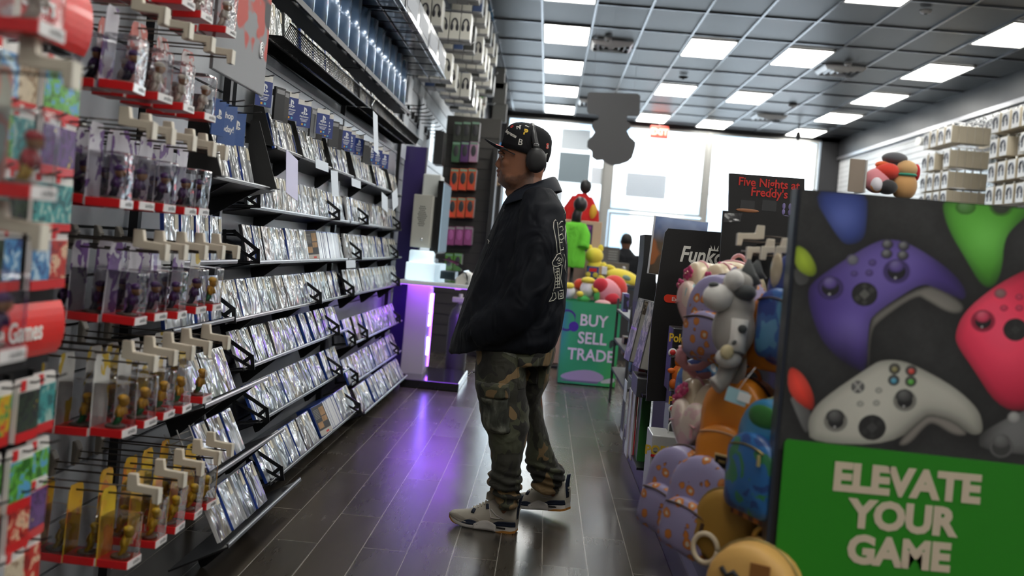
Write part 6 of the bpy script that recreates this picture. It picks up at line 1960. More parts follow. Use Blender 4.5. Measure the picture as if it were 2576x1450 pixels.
def xbox_art(x, z):
    px, py = to_px(x, 2.299, z)
    o = np.zeros(px.shape + (3,)); n = vnoise(px / 100 + 7, py / 100, 3, 3) * .5 + vnoise(px / 100, py / 100 + 3, 14, 4) * .3 + vnoise(px / 100, py / 100, 60, 8) * .2
    o[...] = (0.020 + 0.028 * n)[..., None] * np.array([1, 1, 1.02])
    edge = .9

    def put(poly, fn, it=2):
        d = sdf(px, py, smooth_poly(poly, it)); a = np.clip(.5 - d / 1.6, 0, 1)[..., None]
        sh = np.exp(-np.maximum(d, 0) / 30)[..., None]
        o[...] = o * (1 - .55 * sh * (1 - a))
        c = fn(d)
        o[...] = o * (1 - a) + c * a

    def shade(col, lights, k=24):
        col = np.array(col)

        def fn(d):
            e = np.clip(-d / k, 0, 1) ** .8
            b = (.30 + .45 * e)
            for lx, ly, r, s in lights: b = b + s * np.exp(-((px - lx) ** 2 + (py - ly) ** 2) / (2 * r * r))
            w = np.zeros_like(b)
            for lx, ly, r, s in lights: w = w + .07 * s * np.exp(-((px - lx) ** 2 + (py - ly) ** 2) / (2 * r * r * .6))
            return col * b[..., None] + w[..., None]
        return fn

    put(BODY['blue'], shade((0.02, 0.045, 0.24), [(2120, 545, 40, 1.0)]))
    put(BODY['grey1'], lambda d: np.full(px.shape + (3,), .12)); put(BODY['yellow'], shade((0.36, 0.50, 0.01), [(2020, 650, 30, .5)]))
    put(BODY['grey2'], lambda d: np.full(px.shape + (3,), .30) * (.5 + .5 * np.clip((1090 - py) / 80, 0, 1))[..., None]); put(BODY['red'], shade((0.75, 0.03, 0.008), [(2010, 965, 40, .5)]))
    put(BODY['green'], shade((0.07, 0.34, 0.015), [(2480, 600, 55, .9), (2420, 530, 40, .3)]))
    put(BODY['grip'], lambda d: np.array([.30, .28, .25]) * (.35 + .65 * np.clip(-d / 9, 0, 1))[..., None])
    put(BODY['purple'], shade((0.055, 0.028, 0.20), [(2200, 690, 90, 1.0), (2140, 830, 45, .9), (2290, 650, 50, .5)]))
    a = np.clip(((py - 800) / 120), 0, 1) * np.clip((2185 - px) / 60, 0, 1) * (sdf(px, py, smooth_poly(BODY['purple'])) < 0); o[...] *= (1 - .75 * a)[..., None]
    put(BODY['pink'], shade((0.62, 0.012, 0.06), [(2490, 780, 80, .7), (2545, 880, 80, .6)]))
    put(BODY['greyb'], shade((0.10, 0.10, 0.10), [(2540, 1080, 60, .6)]))
    put(BODY['white'], shade((0.40, 0.39, 0.34), [(2200, 1010, 130, .55), (2400, 1020, 80, .35)]))
    put(BODY['whitegrip'], lambda d: np.array([.22, .20, .18]) * (.3 + .7 * np.clip(-d / 9, 0, 1))[..., None])

    def disc(cx, cy, r, col, sq=.92, hi=.25, ring=None, soft=1.3, hx=-.2, hy=-.4):
        d = np.hypot(px - cx, (py - cy) / sq) - r; a = np.clip(.5 - d / soft, 0, 1)[..., None]
        h = hi * np.exp(-((px - cx - hx * r) ** 2 + (py - cy - hy * r) ** 2) / (.5 * r * r))
        c = np.array(col) * (.65 + .35 * np.clip(-d / (r * .5), 0, 1))[..., None] + h[..., None]
        if ring is not None:
            q = np.exp(-(d + r * .12) ** 2 / (r * .10) ** 2)[..., None]; c = c * (1 - q) + np.array(ring) * q
        o[...] = o * (1 - a) + c * a

    def stick(cx, cy, r, col, cap, ccol):
        disc(cx, cy, r * 1.12, np.array(col) * .45, .9, 0, None, 6); disc(cx, cy, r, (0.008, 0.008, 0.010), .92, .0, np.array(col) * .7)
        disc(cx - r * .05, cy - r * .45, cap, ccol, .80, .10, np.array(ccol) * .45); disc(cx - r * .1, cy + r * .55, r * .10, (.6, .6, .6), 1, 0)

    def dpad(cx, cy, r, dia=(.12, .12, .11)):
        disc(cx, cy, r, (0.018, 0.018, 0.018), .92, .0)
        for (ox, oy, s) in ((0, 0, .36), (.55, -.30, .24), (-.55, .30, .24), (0, -.62, .2), (0, .62, .2)):
            d = np.abs(px - cx - ox * r) + np.abs(py - cy - oy * r) - s * r * 1.15; a = np.clip(.5 - d / 1.5, 0, 1)[..., None] * (1 if s > .3 else .35)
            o[...] = o * (1 - a) + np.array(dia) * a

    P_ = (0.10, 0.06, 0.28)
    stick(2255, 682, 30, P_, 21, P_); stick(2088, 724, 29, P_, 20, P_); dpad(2174, 740, 33)
    for q in ((2232, 614), (2273, 618), (2230, 638), (2271, 642)): disc(q[0], q[1], 15, (0.02, 0.02, 0.022), .85, .22, (0.03, 0.02, 0.08))
    disc(2144, 653, 16, (0.14, 0.14, 0.16), .9, .08, (.09, .07, .2))
    for q in ((2194, 660, 10), (2148, 688, 9), (2186, 686, 10)): disc(*q, (0.08, 0.05, 0.22), .85, .05, (.04, .02, .1))
    Wc = (0.38, 0.37, 0.33)
    stick(2276, 1010, 26, Wc, 22, (0.035, 0.035, 0.035)); stick(2101, 1062, 26, Wc, 23, (0.035, 0.035, 0.035)); dpad(2193, 1078, 35, (.05, .05, .05))
    for (x_, y_, c) in ((2250, 929, (.25, .22, .08)), (2292, 934, (.6, .04, .02)), (2248, 958, (.05, .3, .45)), (2291, 961, (.08, .4, .03))):
        disc(x_, y_, 15, (0.03, 0.03, 0.03), .95, .04, (.10, .10, .09)); disc(x_, y_ + 1, 8, c, .9, .1)
    disc(2157, 975, 17, (0.10, 0.10, 0.10), .95, .05)
    for s_ in (-1, 1):
        d = np.abs((px - 2157) + s_ * (py - 975) * .8) - 2.0; a = (np.clip(1 - d, 0, 1) * (np.hypot(px - 2157, py - 975) < 16))[..., None]; o[...] = o * (1 - a) + np.array([.4, .39, .36]) * a
    for q in ((2210, 984), (2163, 1018), (2204, 1016)): disc(q[0], q[1], 9, Wc, .85, .0, (.2, .2, .18))
    K = (0.60, 0.02, 0.08)
    stick(2474, 808, 27, K, 20, (0.65, 0.03, 0.10)); dpad(2556, 830, 31, (.035, .035, .035)); disc(2518, 738, 16, (0.25, 0.12, 0.12), .8, .05, (.4, .05, .08))
    for q in ((2527, 775), (2566, 747), (2566, 775)): disc(q[0], q[1], 10, K, .8, .05, (.35, .01, .04))
    disc(2520, 1128, 30, (0.04, 0.04, 0.04), .9, 0, (.12, .12, .12)); disc(2520, 1112, 22, (0.10, 0.10, 0.10), .8, .06); disc(2552, 1052, 16, (.3, .3, .29), .9, .1)
    disc(2520, 515, 30, (0.02, 0.03, 0.015), .9, .05, (0.05, .2, .01)); disc(2430, 520, 26, (0.05, 0.22, 0.015), .7, .1, (0.04, .16, .01))
    return o


zb = .835
printed('controller_poster', EW - .006, ET - zb - .004, 560, 350, lambda u, v: xbox_art(EX0 + u * EW, zb + v * (ET - zb)), EP, facing((0, -.0005, (ET + zb) / 2), (0, -1, 0)))
GP = pm((0.014, 0.21, 0.005), .5, coat=.05)
gs = thing('green_sign', 'dummy', 'sign') if False else None
m = MB().prism([(.0, .0), (EW, .0), (EW, .845), (.002, .862), (-.004, .855)], .004, 0, Matrix(((1, 0, 0, -EW / 2 + .018), (0, 0, -1, -.002), (0, 1, 0, .0), (0, 0, 0, 1))))
gsn = m.build('green_sheet', GP, EP)
m = MB()
for s_, px, py in (('ELEVATE', 2280, 1219), ('YOUR', 2271, 1307), ('GAME', 2260, 1396)):
    p = at(px, py, Y=2.293)
    m.merge(text_mb(s_, .086, .0042, .0006, 'CENTER', 1.0, 0, 1.0), facing((p.x - 1.06, -.0072, p.z), (0, -1, 0)))
m.build('lettering', pm((0.60, 0.50, 0.38), .55), gsn)

# ---- boards behind the bags
Y_ = 4.5


def board(name, pts, Y, th, mat, lab, cat, bevel=.0):
    q = [at(px, py, Y=Y) for px, py in pts]; zb_ = min(p.z for p in q); cx = sum(p.x for p in q) / len(q)
    t = thing(name, lab, cat, (cx, Y, zb_))
    MB().prism([(p.x - cx, p.z - zb_) for p in q], th, 0, Matrix(((1, 0, 0, 0), (0, 0, 1, 0), (0, 1, 0, 0), (0, 0, 0, 1)))).build('board', mat, t)
    return t, cx, zb_


def lettering(t, s_, px, py, Y, size, mat, bold=.001, xs=1.0, name='lettering', dy=.0025, align='CENTER', sh=0.0):
    p = at(px, py, Y=Y); l = t.location
    return MB().merge(text_mb(s_, size, bold, .0006, align, xs, sh), facing((p.x - l.x, Y - dy - l.y, p.z - l.z), (0, -1, 0))).build(name, mat, t)


BKC = pm((0.011, 0.010, 0.010), .4, coat=.15)
t, cx, zb_ = board('header_card', [(1673, 585), (1681, 575), (1855, 588), (1850, 1010), (1625, 1010), (1640, 800)], 4.5, .012, BKC, 'black header card with white slanted logo lettering behind the bags', 'header card')
lettering(t, 'Funko', 1764, 645, 4.5, .100, pm((0.70, 0.68, 0.62), .5), .0022, .78, sh=.22)
m = MB(); p = at(1797, 630, Y=4.5)
for k in (-1, 0, 1): m.prism([(k * .012 - .004, 0), (k * .012 + .004, 0), (k * .018, .022)], .002)
m.prism([(-.018, -.004), (.018, -.004), (.018, .003), (-.018, .003)], .002)
MB().merge(m, facing((p.x - t.location.x, -.001, p.z - t.location.z), (0, -1, 0))).build('crown_mark', pm((0.70, 0.68, 0.62), .5), t)
m = MB(); p = at(1712, 754, Y=4.5); m.prism([(a + 0, b_) for a, b_ in rrect(.15, .036, .017)], .003, 0)
MB().merge(m, facing((p.x - t.location.x, -.001, p.z - t.location.z), (0, -1, 0))).build('red_badge', pm((0.75, 0.04, 0.015), .4), t)
lettering(t, 'Exclusive', 1716, 755, 4.5, .026, pm((0.8, 0.7, 0.65), .5), .0004, 1.0, 'badge_lettering', .005)
t, cx, zb_ = board('header_card', [(1835, 436), (2024, 450), (2023, 575), (1833, 570)], 4.2, .02, BKC, 'black header card with two lines of red lettering above the hooks', 'header card')
RT = pm((0.55, 0.022, 0.015), .5)
lettering(t, 'Five Nights at', 1934, 463, 4.2, .050, RT, .0009, .92); lettering(t, "Freddy's", 1935, 487, 4.2, .050, RT, .0009, .92)
m = MB(); p = at(1979, 527, Y=4.2)
for dx in (-.013, .013):
    m.ell((dx, 0, .012), (.007, .002, .014), 10, 6); m.ell((dx, 0, -.012), (.007, .002, .012), 10, 6)
m.ell((0, 0, -.034), (.022, .002, .008), 10, 6)
MB().merge(m, Matrix.Translation((p.x - t.location.x, -.001, p.z - t.location.z))).build('lilac_marks', pm((0.22, 0.18, 0.40), .5), t)
p = at(1880, 530, Y=4.2); MB().ell((p.x - t.location.x, -.001, p.z - t.location.z), (.05, .002, .008), 12, 6).build('orange_mark', pm((0.30, 0.12, 0.05), .5), t)
for k, (px, py) in enumerate(((1880, 518), (1935, 518))):
    p = at(px, py, Y=4.2); MB().prism(rrect(.06, .045, .003, 2), .001, 0, facing((p.x - t.location.x, -.0005, p.z - t.location.z), (0, -1, 0))).build('dim_picture', pm((0.03, 0.03, 0.032), .5), t)
t, cx, zb_ = board('backing_board', [(1819, 530), (2010, 546), (2000, 960), (1790, 960)], 3.75, .012, BKC, 'plain black backing board with clear tape above the bag hooks', 'board')
m = MB(); p = at(1843, 548, Y=3.75); m.add([(-.035, -.02, 0), (.03, -.012, 0), (.035, .02, 0), (-.03, .016, 0), (.0, -.03, .003)], [(0, 1, 2, 3)], 0, False, facing((p.x - t.location.x, -.002, p.z - t.location.z), (0, -1, 0)))
m.build('clear_tape', clear_mat('tape', (.9, .9, .9), .25, .6, 1.5, .12), t)
# tilted game poster
q = [at(1665, 546, Y=5.0), at(1770, 575, Y=5.0), at(1722, 700, Y=5.0), at(1628, 688, Y=5.0)]
t = thing('poster', 'tilted landscape game poster with white edge behind the black header card', 'poster', (q[3].x, 5.0, q[3].z), 0)
e1 = q[2] - q[3]; e2 = q[0] - q[3]
ex = Vector((e1.x, .0, e1.z)).normalized(); ez = Vector((e2.x, 0, e2.z)).normalized(); ez = (ez - ex * ez.dot(ex)).normalized()
Mp = Matrix(((ex.x, ez.x, 0, 0), (0, 0, -1, 0), (ex.z, ez.z, 0, 0), (0, 0, 0, 1)))
wv, hv = .27, e2.length
MB().box((wv / 2, hv / 2, -.008), (wv, hv, .014), 0, Mp).build('board', pm((0.60, 0.60, 0.62), .4), t)


def land(u, v):
    o = np.zeros(u.shape + (3,)); s = np.clip((v - .55) * 2.4, 0, 1)[..., None]
    n = (vnoise(u, v, 4, 21) * .6 + vnoise(u, v, 11, 22) * .4)[..., None]
    o[...] = (1 - s) * (np.array([.05, .035, .025]) + n * np.array([.09, .06, .03])) + s * (np.array([.12, .20, .42]) + n * .25)
    a = np.clip((vnoise(u, v, 5, 31) * (1.2 - np.abs(v - .35) * 2) - .62) * 9, 0, 1)[..., None]
    return o * (1 - a) + np.array([.35, .11, .03]) * a


printed('artwork', wv * .97, hv * .98, 60, 80, land, t, Mp @ Matrix.Translation((wv / 2 + .004, hv / 2, .0005)))
t, cx, zb_ = board('dark_cabinet', [(1622, 590), (1650, 592), (1650, 1000), (1600, 1000), (1603, 760), (1618, 660)], 5.7, .3, pm((0.008, 0.008, 0.009), .5), 'tall black gondola end just left of the tilted poster', 'cabinet')

for zq in (at(1603, 966, Y=5.2).z - .008, at(1572, 1111, Y=5.45).z - .008):
    MB().box((-.49, .75, zq), (.18, .80, .012)).build('shelf_deck', BLACKM, G)
# ---- boxed games on the low shelf, facing the aisle


def slab(name, px, py, Y, w, h, th, mats, lab, rot, cat='board game', tilt_=0.0, lean=0.0):
    """box standing on its lower edge; big face towards the aisle/camera"""
    p = at(px, py, Y=Y)
    t = thing(name, lab, cat, p, (tilt_, lean, rot))
    MB().box((0, 0, h / 2), (th, w, h)).build('box', mats[0], t, .003)
    MB().box((-th / 2 - .0008, 0, h / 2), (.0016, w * .97, h * .97)).build('front_print', mats[1], t)
    MB().box((0, -w / 2 - .0008, h / 2), (th * .9, .0016, h * .97)).build('side_print', mats[2], t)
    return t


WBX = pm((0.50, 0.48, 0.44), .4, coat=.3)
for i, (px, py, Y) in enumerate(((1598, 912, 5.35), (1624, 930, 5.05))):
    t = slab('board_game', px, py, Y, .16, .34, .10, (pm((0.10, 0.10, 0.10), .4), art_mat('tan_box_art%d' % i, [(0.08, 0.07, 0.06), (0.40, 0.34, 0.28), (0.5, 0.46, 0.4)], 22), WBX), 'pale tall game box leaning on the low shelf, %s of the two' % ('farther', 'nearer')[i], R(6), 'board game', 0.0, R(9))
    MB().lathe([(.020, 0), (.020, .001), (.001, .001)], 18, 0, facing((0.0, -.0818, .20), (0, -1, 0))).build('blue_dot', pm((0.02, 0.10, 0.25), .4), t)
    MB().box((0, -.0815, .295), (.09, .002, .07)).build('tan_picture', art_mat('tan_pic%d' % i, [(0.10, 0.08, 0.06), (0.35, 0.28, 0.2), (0.45, 0.38, 0.3)], 45), t)
    MB().box((.0, -.0818, .09), (.03, .001, .010)).build('green_mark', pm((0.05, 0.25, 0.06), .5), t)
face_box('board_game', 1603, 905, 1627, 965, 5.2, .2, pm((0.10, 0.012, 0.012), .4), 'dark red game box lying below the pale tall boxes', art_mat('dark_red_art', [(0.06, 0.008, 0.008), (0.14, 0.02, 0.02), (0.35, 0.16, 0.1)], 30), 'board game')
for i, (px0, px1, py0, py1, Y, cs, lab) in enumerate(((1565, 1580, 962, 1110, 5.45, (.50, .48, .50), 'white game box with dark picture at the far end of the bottom shelf'), (1581, 1590, 985, 1155, 5.25, (.55, .50, .52), 'thin white box standing on the bottom shelf'),
                                                   (1591, 1601, 975, 1160, 5.1, (.52, .45, .45), 'thin white and red box standing on the bottom shelf'), (1601, 1640, 1000, 1165, 4.95, (.03, .16, .03), 'green box standing on the bottom shelf'))):
    t, w, h = face_box('board_game', px0, py0, px1, py1, Y, .16, pm(cs, .4, coat=.3), lab, None, 'board game')
    if i == 0: MB().box((-w / 2 - .001, 0, h * .4), (.002, .12, h * .5)).build('dark_picture', pm((0.05, 0.07, 0.05), .5), t)
    if i == 2: MB().box((.006, -.081, h * .5), (.006, .002, h * .95)).build('red_stripe', RED, t)
face_box('carton', 1600, 955, 1640, 1000, 4.9, .3, pm((0.05, 0.05, 0.055), .4), 'flat dark grey box on the shelf beside the red game box')
for i in range(4):
    c = ((0.12, 0.10, 0.30), (0.25, 0.24, 0.26), (0.35, 0.2, 0.1), (0.06, 0.2, 0.3))[i]
    face_box('carton', 1566 + (i % 2) * 18, 740 + i * 55, 1584 + (i % 2) * 18, 785 + i * 55, 7.4 + .3 * i, .2, pm(c, .4, coat=.3), ('violet', 'silver', 'tan', 'teal')[i] + ' packed toy box stacked beyond the pale boxes beside the bin', art_mat('far_box%d' % i, [c, (0.03, 0.03, 0.05), (0.4, 0.38, 0.42)], 20), 'box')
t = thing('stock_shelf', 'narrow dark stock shelf carrying packed toys beside the bin', 'shelf', (.79, 7.9, 0))
for z in (.3, .55, .8): MB().box((0, 0, z), (.30, 1.4, .02)).build('deck', GREYD, t)
for sx in (-1, 1):
    for sy in (-1, 1): MB().box((sx * .14, sy * .68, .45), (.02, .02, .9)).build('upright', GREYD, t)

# ---- boxed vinyl figures
FY = 4.15
OR = pm((0.70, 0.14, 0.01), .45); YL = pm((0.70, 0.50, 0.05), .45)


def vinyl(name, px0, py0, px1, py1, Y, lab, dark=True, fig=True):
    t, w, h = face_box(name, px0, py0, px1, py1, Y, .16, pm((0.02, 0.02, 0.022), .35, coat=.5) if dark else pm((0.55, 0.55, 0.52), .4, coat=.4), lab, None, 'figure box')
    MB().box((0, -.0815, h * .40), (w * .86, .003, h * .62)).build('window', CLEAR if False else pm((0.035, 0.033, 0.03), .12, coat=1.0), t)
    return t, w, h


t, w, h = vinyl('figure_box', 1681, 830, 1745, 985, FY, 'black boxed vinyl figure with orange toy in its window')
lettering(t, 'Poké', 1706, 852, FY, .048, pm((0.75, 0.50, 0.04), .4), .0014, .8)
f = MB(); f.ell((0, -.084, h * .28), (.034, .014, .045), 14, 10); f.ell((0, -.084, h * .48), (.026, .014, .026), 14, 10)
for s in (-1, 1): f.ell((s * .035, -.086, h * .33), (.018, .012, .012), 10, 8); f.ell((s * .024, -.088, h * .13), (.018, .012, .022), 10, 8)
fo = f.build('figure', OR, t); MB().ell((.004, -.094, h * .27), (.020, .008, .034), 12, 8).build('belly', YL, fo)
for q in range(2):
    tt = t if q == 0 else None
t1 = t
t, w, h = vinyl('figure_box', 1676, 992, 1742, 1130, FY - .02, 'black boxed vinyl figure directly below the orange toy box')
lettering(t, 'Poké', 1703, 1010, FY - .02, .044, pm((0.75, 0.50, 0.04), .4), .0014, .8)
for tt, py in ((t1, 888), (t, 1030)):
    p = at(1692, py, Y=FY - .02); l = tt.location
    m = MB().lathe([(.019, 0), (.019, .001), (.001, .001)], 20)
    MB().merge(m, facing((p.x - l.x, FY - .025 - l.y, p.z - l.z), (0, -1, 0))).build('round_badge', pm((0.7, 0.7, 0.68), .4), tt)
    MB().merge(MB().lathe([(.012, 0), (.012, .001), (.001, .001)], 20), facing((p.x - l.x, FY - .0265 - l.y, p.z - l.z + .002), (0, -1, 0))).build('badge_centre', pm((0.6, 0.03, 0.03), .4), tt)
    MB().merge(text_mb('VINYL', .011, .0003), facing((p.x - l.x, FY - .028 - l.y, p.z - l.z - .013), (0, -1, 0))).build('badge_lettering', BLACK, tt)
    MB().box((.0, -.0825, .012), (w * .9, .002, .02)).build('grey_foot', pm((0.3, 0.3, 0.3), .4), tt)
t, w, h = face_box('figure_box', 1622, 1105, 1745, 1318, 4.0, .2, pm((0.50, 0.50, 0.48), .4, coat=.4), 'large white topped vinyl figure box with yellow logo on the bottom shelf', None, 'figure box')
MB().box((0, -.1015, h * .42), (w * .92, .003, h * .80)).build('window', pm((0.05, 0.05, 0.05), .08, coat=1.0), t)
lettering(t, 'POP!', 1652, 1134, 4.0, .050, pm((0.75, 0.52, 0.06), .4), .002, .9, dy=.004)
m = MB(); p = at(1652, 1147, Y=4.0); MB().merge(m.prism(rrect(.05, .010, .003, 2), .002), facing((p.x - t.location.x, 3.9985 - .003 - t.location.y, p.z - t.location.z), (0, -1, 0))).build('red_flag', RED, t)
lettering(t, 'Poké', 1708, 1142, 4.0, .040, pm((0.75, 0.52, 0.06), .4), .0014, .85, 'title_lettering', .004)
hk = MB().tube([(0, 0, 0), (0, 0, .035), (.006, 0, .045), (.015, 0, .045), (.02, 0, .038), (.02, 0, .03)], .003, 6)
hk.build('hang_loop', WHITE, t, loc=(-.01, -.02, h))
p = at(1640, 880, Y=4.3)

# ---- hooks of the bag display
hk2 = None
for i, (px, py, tip) in enumerate(((1858, 605, .50), (1882, 640, .535), (1918, 640, .575), (1955, 640, .61))):
    Yh = (2.78, 2.72, 2.62, 2.54)[i]
    p = at(px, py, Y=Yh)
    o = copy_tree(hook0, (p.x, Yh, p.z), (0, 0, PI), 'beige display hook over the hanging bags, %s from the left' % ORD[i], 'hooks over the bags').scale = (.8, .8, .8)
p = at(1910, 618, Y=2.9)
m = MB().tube([(0, 0, 0), (.2, 0, .006)], .003, 6)
tag(m.build('hook_rod', STEEL, None, loc=(p.x - .05, 2.9, p.z - .02)), 'thin steel rod carrying the green clip over the bags', 'rod')
m = MB().box((0, 0, 0), (.018, .02, .028)); tag(m.build('clip', pm((0.45, 0.58, 0.42), .4), None, loc=(p.x + .11, 2.9, p.z - .015), bevel=.004), 'small pale green clip on the steel rod over the bags', 'clip')

# ---- bags
LAV = NT('lavender_print')
vo = LAV.n('ShaderNodeTexVoronoi', ins={'Vector': LAV.coord('Object'), 'Scale': 29.0, 'Randomness': .95})
nzv = LAV.n('ShaderNodeTexNoise', ins={'Vector': LAV.coord('Object'), 'Scale': 60.0})
dd = LAV.n('ShaderNodeMath', operation='MULTIPLY_ADD', ins={0: nzv.outputs[0], 1: .35, 2: vo.outputs['Distance']})
c1 = LAV.ramp(dd.outputs[0], [(0, (0.55, 0.50, 0.40)), (.34, (0.50, 0.17, 0.03)), (.56, (0.14, 0.05, 0.02)), (.585, (0.27, 0.24, 0.40))], 'CONSTANT')
LAV.l(c1, LAV.b.inputs['Base Color']); LAV.b.inputs['Roughness'].default_value = .5; LAV.b.inputs['Coat Weight'].default_value = .1
CRM = pm((0.60, 0.50, 0.34), .4, coat=.3); PNK = pm((0.62, 0.30, 0.32), .4, coat=.3); HOT = pm((0.50, 0.05, 0.16), .45); ORB = pm((0.66, 0.22, 0.015), .45, coat=.2); BRN = pm((0.05, 0.022, 0.014), .5)
SKY = art_mat('sky_art', [(0.02, 0.05, 0.25), (0.03, 0.12, 0.38), (0.10, 0.30, 0.50), (0.40, 0.45, 0.50)], 14, .45, .2); SKYP = pm((0.022, 0.05, 0.24), .5, coat=.2)
AQUA = pm((0.03, 0.22, 0.42), .45, coat=.3); GOLD = pm((0.35, 0.27, 0.10), .3, .8); MUS = pm((0.30, 0.16, 0.02), .6); YTAN = pm((0.62, 0.36, 0.10), .5)
WRLD = art_mat('valley_art', [(0.015, 0.06, 0.22), (0.02, 0.14, 0.40), (0.03, 0.20, 0.08), (0.02, 0.10, 0.25)], 16, .45, .2)
CHK = NT('checker_art'); ck = CHK.n('ShaderNodeTexChecker', ins={'Vector': CHK.coord('Object'), 'Scale': 50.0, 'Color1': (0.45, 0.15, 0.03, 1), 'Color2': (0.10, 0.03, 0.01, 1)}); CHK.l(ck.outputs[0], CHK.b.inputs['Base Color'])
GEAR = pm((0.55, 0.5, 0.35), .3, .9)


def arch(w, h, rb=.035, top=1.0, n=14, k=1.0):
    o = [(-w / 2 + rb, 0)] + [(w / 2 - rb, 0)]
    for i in range(1, 6): a = -PI / 2 + PI / 2 * i / 5; o.append((w / 2 - rb + rb * math.cos(a), rb + rb * math.sin(a)))
    ht = h - w * .5 * top
    for i in range(n + 1):
        a = PI * i / n; o.append((w / 2 * math.cos(a), ht + w * .5 * top * math.sin(a)))
    for i in range(0, 5): a = PI + PI / 2 * i / 5; o.append((-w / 2 + rb + rb * math.cos(a), rb + rb * math.sin(a)))
    return o


def heart(w, h, n=40):
    o = []
    for i in range(n):
        a = 2 * PI * i / n; x = 16 * math.sin(a) ** 3; y = 13 * math.cos(a) - 5 * math.cos(2 * a) - 2 * math.cos(3 * a) - math.cos(4 * a)
        o.append((-x / 32 * w, (y + 17) / 29 * h))
    return o


def puff(mb, outline, y0, y1, bul=.012, mat=0, M=None):
    """cushion between y0 (back) and y1 (front, smaller y)"""
    cx = 0; cz = sum(p[1] for p in outline) / len(outline); rings = []
    for y, s in ((y0, .93), (y0 - .008, 1.0), ((y0 + y1) / 2, 1.02), (y1 + .008, 1.0), (y1, .94), (y1 - bul * .6, .75), (y1 - bul, .4), (y1 - bul * 1.1, .05)):
        rings.append([(cx + (x - cx) * s, y, cz + (z - cz) * s) for x, z in outline])
    return mb.loft(rings, mat, True, True, M)


def backpack(name, lab, loc, rot, w, h, d, body, pocket, trim, strap, shape='arch', pk=(.74, .52), lean=(0, 0), zipm=None, extras=None, cat='backpack', grp='mini backpacks on the gondola hooks'):
    t = thing(name, lab, cat, loc, (lean[0], lean[1], rot), grp)
    ol = arch(w, h) if shape == 'arch' else heart(w, h)
    puff(MB(), ol, 0, -d).build('body', body, t)
    cz = sum(p[1] for p in ol) / len(ol)
    zp = [(x * 1.035, -d * .55, cz + (z - cz) * 1.025) for x, z in ol] ; zp.append(zp[0])
    MB().tube(zp[7:24] if shape == 'arch' else zp, .0042, 6, 0).build('zipper', zipm or GOLD, t)
    if pocket:
        po = arch(w * pk[0], h * pk[1], .025, .62) if shape == 'arch' else heart(w * .75, h * .7)
        po = [(x, z + h * .06) for x, z in po]
        pb = puff(MB(), po, -d + .004, -d - .035, .008).build('front_pocket', pocket, t)
        zz = h * .06 + h * pk[1] * .80
        MB().tube([(x, -d - .038, zz + .012 * (1 - (x / (w * .36)) ** 2)) for x in np.linspace(-w * .33, w * .33, 9)], .0045, 6, 0, None, True, .6).build('pocket_zipper', trim, pb)
        MB().box((w * .30, -d - .046, zz - .014), (.008, .004, .026)).build('zip_pull', zipm or GOLD, pb)
    if shape == 'arch': MB().tube([(.026 * math.cos(a_), -.02, h - .008 + .030 * math.sin(a_)) for a_ in np.linspace(0, PI, 11)], .006, 8, 0, None, True, .5).build('handle', strap, t)
    for s in (-1, 1):
        MB().tube([(s * w * .22, .004, h * .90), (s * w * .30, .035, h * .6), (s * w * .34, .03, h * .25), (s * w * .30, .006, h * .04)], .011, 8, 0, None, True, .35).build('strap', strap, t)
    if extras: extras(t, w, h, d)
    return t


def badge(t, w, h, d):
    MB().box((w * .12, -d - .050, h * .22), (.055, .005, .040)).build('badge_frame', pm((0.50, 0.36, 0.16), .4), t, .004)
    MB().box((w * .12, -d - .054, h * .22), (.042, .004, .028)).build('badge_plate', pm((0.015, 0.012, 0.008), .2, .4), t)
    MB().box((w * .12, -d - .0565, h * .225), (.020, .001, .006)).build('badge_mark', GOLD, t)


def flowers(n, seed):
    def f(t, w, h, d):
        rng = random.Random(seed)
        for i in range(n):
            a = rng.uniform(.3, 2.8) if i else 2.2; x = math.cos(a) * w * .42; z = h * .55 + math.sin(a) * h * .36
            m = MB()
            for k in range(5): m.ell((x + .011 * math.cos(k * 1.257 + i), -d - .02 - .004 * (i % 2), z + .011 * math.sin(k * 1.257 + i)), (.009, .004, .009), 10, 6)
            fl_ = m.build('flower', HOT, t); MB().ell((x, -d - .026, z), (.004, .003, .004), 8, 6).build('bead', pm((0.7, 0.4, 0.35), .2, .5), fl_)
    return f


def on(px, py, Y, dx=0.0):
    p = at(px, py, Y=Y); return (p.x + dx, Y, p.z)


backpack('backpack', 'cream rounded backpack with pink flowers, highest and farthest of the hanging bags', on(1850, 848, 3.10), R(-40), .20, .23, .09, CRM, None, CRM, PNK, 'arch', zipm=PNK, extras=flowers(4, 3))
backpack('backpack', 'pink edged heart shaped backpack with flowers beside the black header card', on(1800, 872, 3.02), R(-62), .21, .25, .07, CRM, art_mat('pink_heart_art', [(0.60, 0.35, 0.34), (0.62, 0.48, 0.40), (0.25, 0.38, 0.42)], 14), PNK, PNK, 'heart', zipm=PNK, extras=flowers(5, 8))
backpack('backpack', 'lavender backpack with orange animal pattern left of the grey dog toy', on(1845, 912, 2.86), R(-52), .20, .245, .11, LAV.m, LAV.m, BRN, LAV.m, 'arch', zipm=BRN)
backpack('backpack', 'second lavender patterned backpack tucked behind the grey dog toy', on(1880, 910, 2.80), R(-70), .19, .23, .10, LAV.m, None, BRN, LAV.m, 'arch', zipm=BRN)
backpack('backpack', 'deep blue backpack with cloud scenery against the poster panel edge', on(2066, 930, 2.52), R(-72), .21, .285, .115, SKYP, SKY, BRN, SKYP, 'arch', (.78, .62), zipm=GEAR, extras=lambda t, w, h, d: MB().ell((-w * .22, -d - .008, h * .83), (.028, .006, .045), 14, 8).build('pale_patch', CRM, t))
backpack('backpack', 'orange backpack mostly hidden beneath the deep blue one', on(1995, 935, 2.62), R(-60), .18, .20, .10, ORB, None, BRN, BRN, 'arch')
